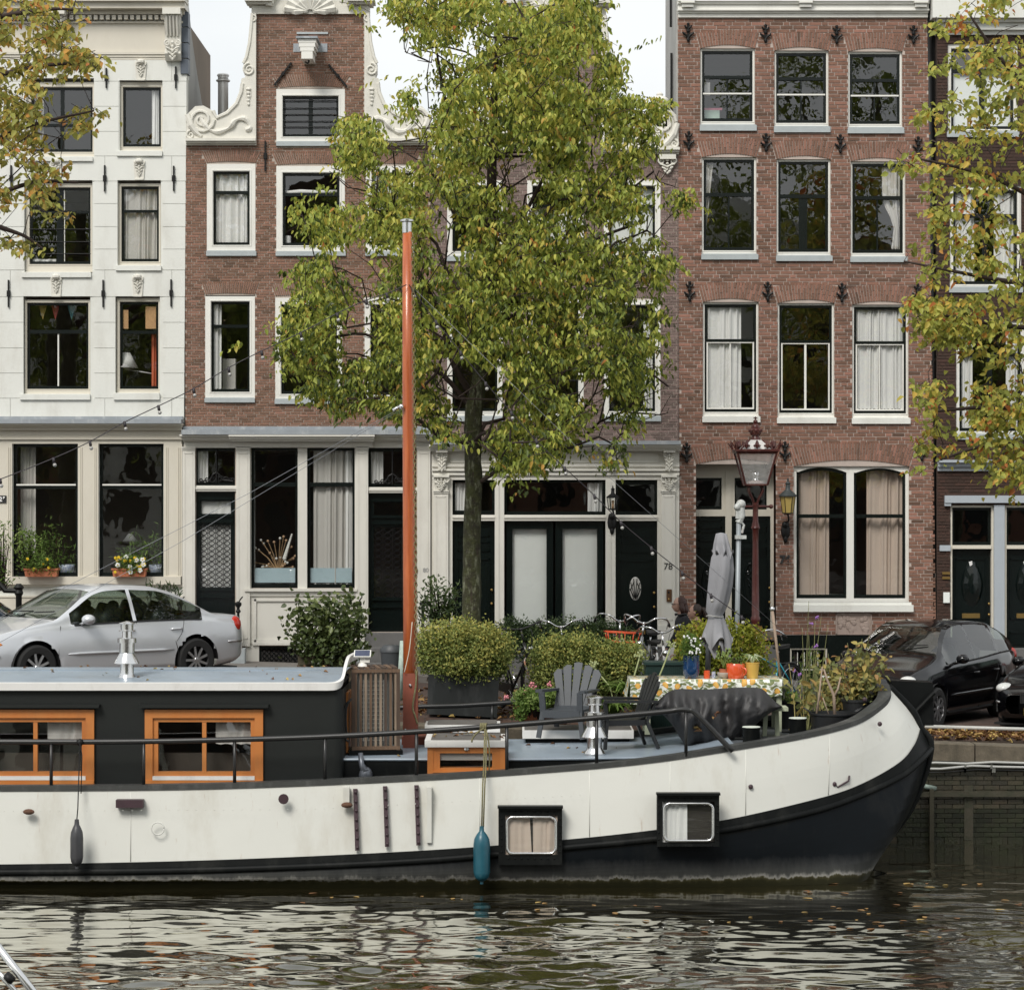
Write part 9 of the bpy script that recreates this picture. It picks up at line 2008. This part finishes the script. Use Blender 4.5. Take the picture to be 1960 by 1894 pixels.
D=33.2;t=thing("stake","pale bare stake standing by the turquoise bicycle","stake",W(1490,1300,34.0));b=MB();b.tube([W(1494,1300,34),W(1478,1165,34)],[.016,.02],8);b.build("shaft",st,t,smooth=True);b=MB();b.ball(W(1478,1165,34),.035,8,6);b.build("knob",M["steel"],t,smooth=True)
# ================================================================== wires and string lights
WIRE=mat("dark_wire",(.03,.025,.03),.6);PW=mat("steel_wire",(.25,.26,.28),.5,metal=.3)
def lit(name,label,pts,r,m_,cat,group=None):
 t=thing(name,label,cat,pts[0],group);b=MB();b.tube(pts,r,5);b.build("wire",m_,t,smooth=True);return t
def festoon(label,pix,d0,d1,bulbs):
 n=len(pix);P=[W(x,y,d0+(d1-d0)*i/(n-1))for i,(x,y)in enumerate(pix)];t=lit("string_lights",label,crv(P,3),.0065,WIRE,"string lights","strings of bulbs hung from the mast")
 for i in bulbs:
  p=P[i];b=MB();b.tube([p+Vector((0,0,.01)),p+Vector((.012,-.01,-.055))],.018,8);s=b.build("socket",WIRE,t,smooth=True);b=MB();b.ball(p+Vector((.02,-.012,-.082)),.024,10,8);b.build("bulb",mat("clear_bulb",(.36,.35,.33),.06,spec=.9),s,smooth=True)
festoon("bulb string sloping from the mast down to the left edge",[(778,545),(740,562),(700,575),(645,600),(575,637),(500,672),(437,704),(370,744),(303,777),(238,808),(172,845),(102,877),(0,917),(-90,950)],33.3,32.0,range(1,13))
festoon("bulb string sloping from the mast down towards the turquoise bicycle",[(783,545),(790,555),(834,614),(881,673),(929,732),(978,788),(1026,842),(1080,894),(1137,947),(1188,998),(1246,1047),(1305,1094),(1360,1137),(1419,1179),(1480,1228)],33.3,34.0,range(1,14))
lit("guy_wire","upper steel stay wire from the mast to the lower left",[W(768,780,33.35),W(480,942,32.6),W(-60,1218,31.5)],.0032,PW,"wire","stay wires of the mast");lit("guy_wire","lower steel stay wire from the mast to the lower left",[W(768,783,33.35),W(350,1035,32.3),W(-60,1262,31.5)],.003,PW,"wire","stay wires of the mast")
lit("guy_wire","steel stay wire from the mast towards the bow",[W(790,550,33.35),W(1140,890,33.5),W(1500,1210,33.8)],.0025,PW,"wire","stay wires of the mast")
b=MB();b.tube([W(752,785,33.3),W(769,776,33.35)],.022,6);b.ball(W(768,778,33.3),.035,8,6);o=b.build("wire_clamp",M["steel"],None,smooth=True);tag(o,"steel wire clamps on the left side of the mast","clamp")
# leaves lying about
rs=np.random.RandomState(9)
def lay(n,x0,x1,y0,y1,zf,L,seed,name="fallen_leaves",**k):
 r=np.random.RandomState(seed);X=r.uniform(x0,x1,n);Y=r.uniform(y0,y1,n);return litter(name,np.stack([X,Y,np.array([zf(a,c)for a,c in zip(X,Y)])],1),L,seed=seed,**k)
o=lay(26,WX(700,32),WX(1330,32),32.0,34.2,lambda a,c:1.492,.06,91);tag(o,"scattered dead leaves on the blue deck","leaves")
o=lay(34,WX(0,32),WX(650,32),31.9,34.3,lambda a,c:crown(c)+.008,.055,92);tag(o,"scattered dead leaves on the cabin roof","leaves")
o=lay(24,WX(820,32),WX(960,32),31.8,32.5,lambda a,c:1.752,.06,93);tag(o,"yellow leaves on the skylight lid","leaves")
o=litter("fallen_leaves",[list(W(x,y,d_))for x,y,d_ in((1372,1368,32.55),(1380,1364,32.55),(1368,1372,32.55),(1340,1396,32.6),(1344,1399,32.6))],.11,seed=94);tag(o,"brown leaves caught on the tarpaulin","leaves")
def water_z(x,y):
 i=min(max(int(np.searchsorted(xs,x)),0),nx_w-1);j=min(max(int(np.searchsorted(ys,y)),0),ny_w-1);return float(ZZ[j,i])
nx_w,ny_w=len(grid_lines([(-90,-9.5,8),(-9.5,9.5,.045),(9.5,90,8)])),ZZ.shape[0];xs=grid_lines([(-90,-9.5,8),(-9.5,9.5,.045),(9.5,90,8)]);ys=grid_lines([(-10,22,2),(22,31.8,.036),(31.8,36.2,.08)])
V_,F_=leaf_verts(np.zeros((1,3)),np.array([[1.,0,.04]]),np.array([[0,0,1.]]),np.array([.075]),np.array([.042]),.06,.02);one=raw_mesh("floating_leaf",V_,F_,dead,None,tone=np.full(2,.6));lm=one.data;r6=random.Random(14)
spots=[(r6.uniform(1500,1960),r6.uniform(1680,1800))for _ in range(34)]+[(r6.uniform(1000,1700),r6.uniform(1715,1800))for _ in range(22)]+[(r6.uniform(480,900),r6.uniform(1708,1730))for _ in range(7)]
for i,(px,py)in enumerate(spots):
 d_=EYE*FOC/(py-HY);o=one if i==0 else bpy.data.objects.new("floating_leaf",lm)
 if i:COL.objects.link(o)
 x=WX(px,d_);o.location=(x,d_,water_z(x,d_)+.006);o.rotation_euler=(0,0,r6.uniform(0,6.28));s_=r6.uniform(.8,1.9);o.scale=(s_,s_,s_);o["tone"]=r6.uniform(-.3,.35)
 tag(o,"small fallen leaf floating on the dark canal water","leaf","fallen leaves floating on the canal")
# chrome rail of a passing boat in the corner
D=22.0;t=thing("boat_rail","chrome rails of another boat in the lower left corner","rail",W(20,1900,D));b=MB();b.tube([W(-40,1765,D),W(70,1905,D),W(130,1980,D)],.035,12);b.tube([W(-60,1800,D),W(38,1905,D),W(90,1980,D)],.024,12);b.build("rail",M["steel"],t,smooth=True)
b=MB();b.tube([W(14,1875,D),W(22,1866,D)],.05,10);b.build("clamp",M["iron"],t,smooth=True)
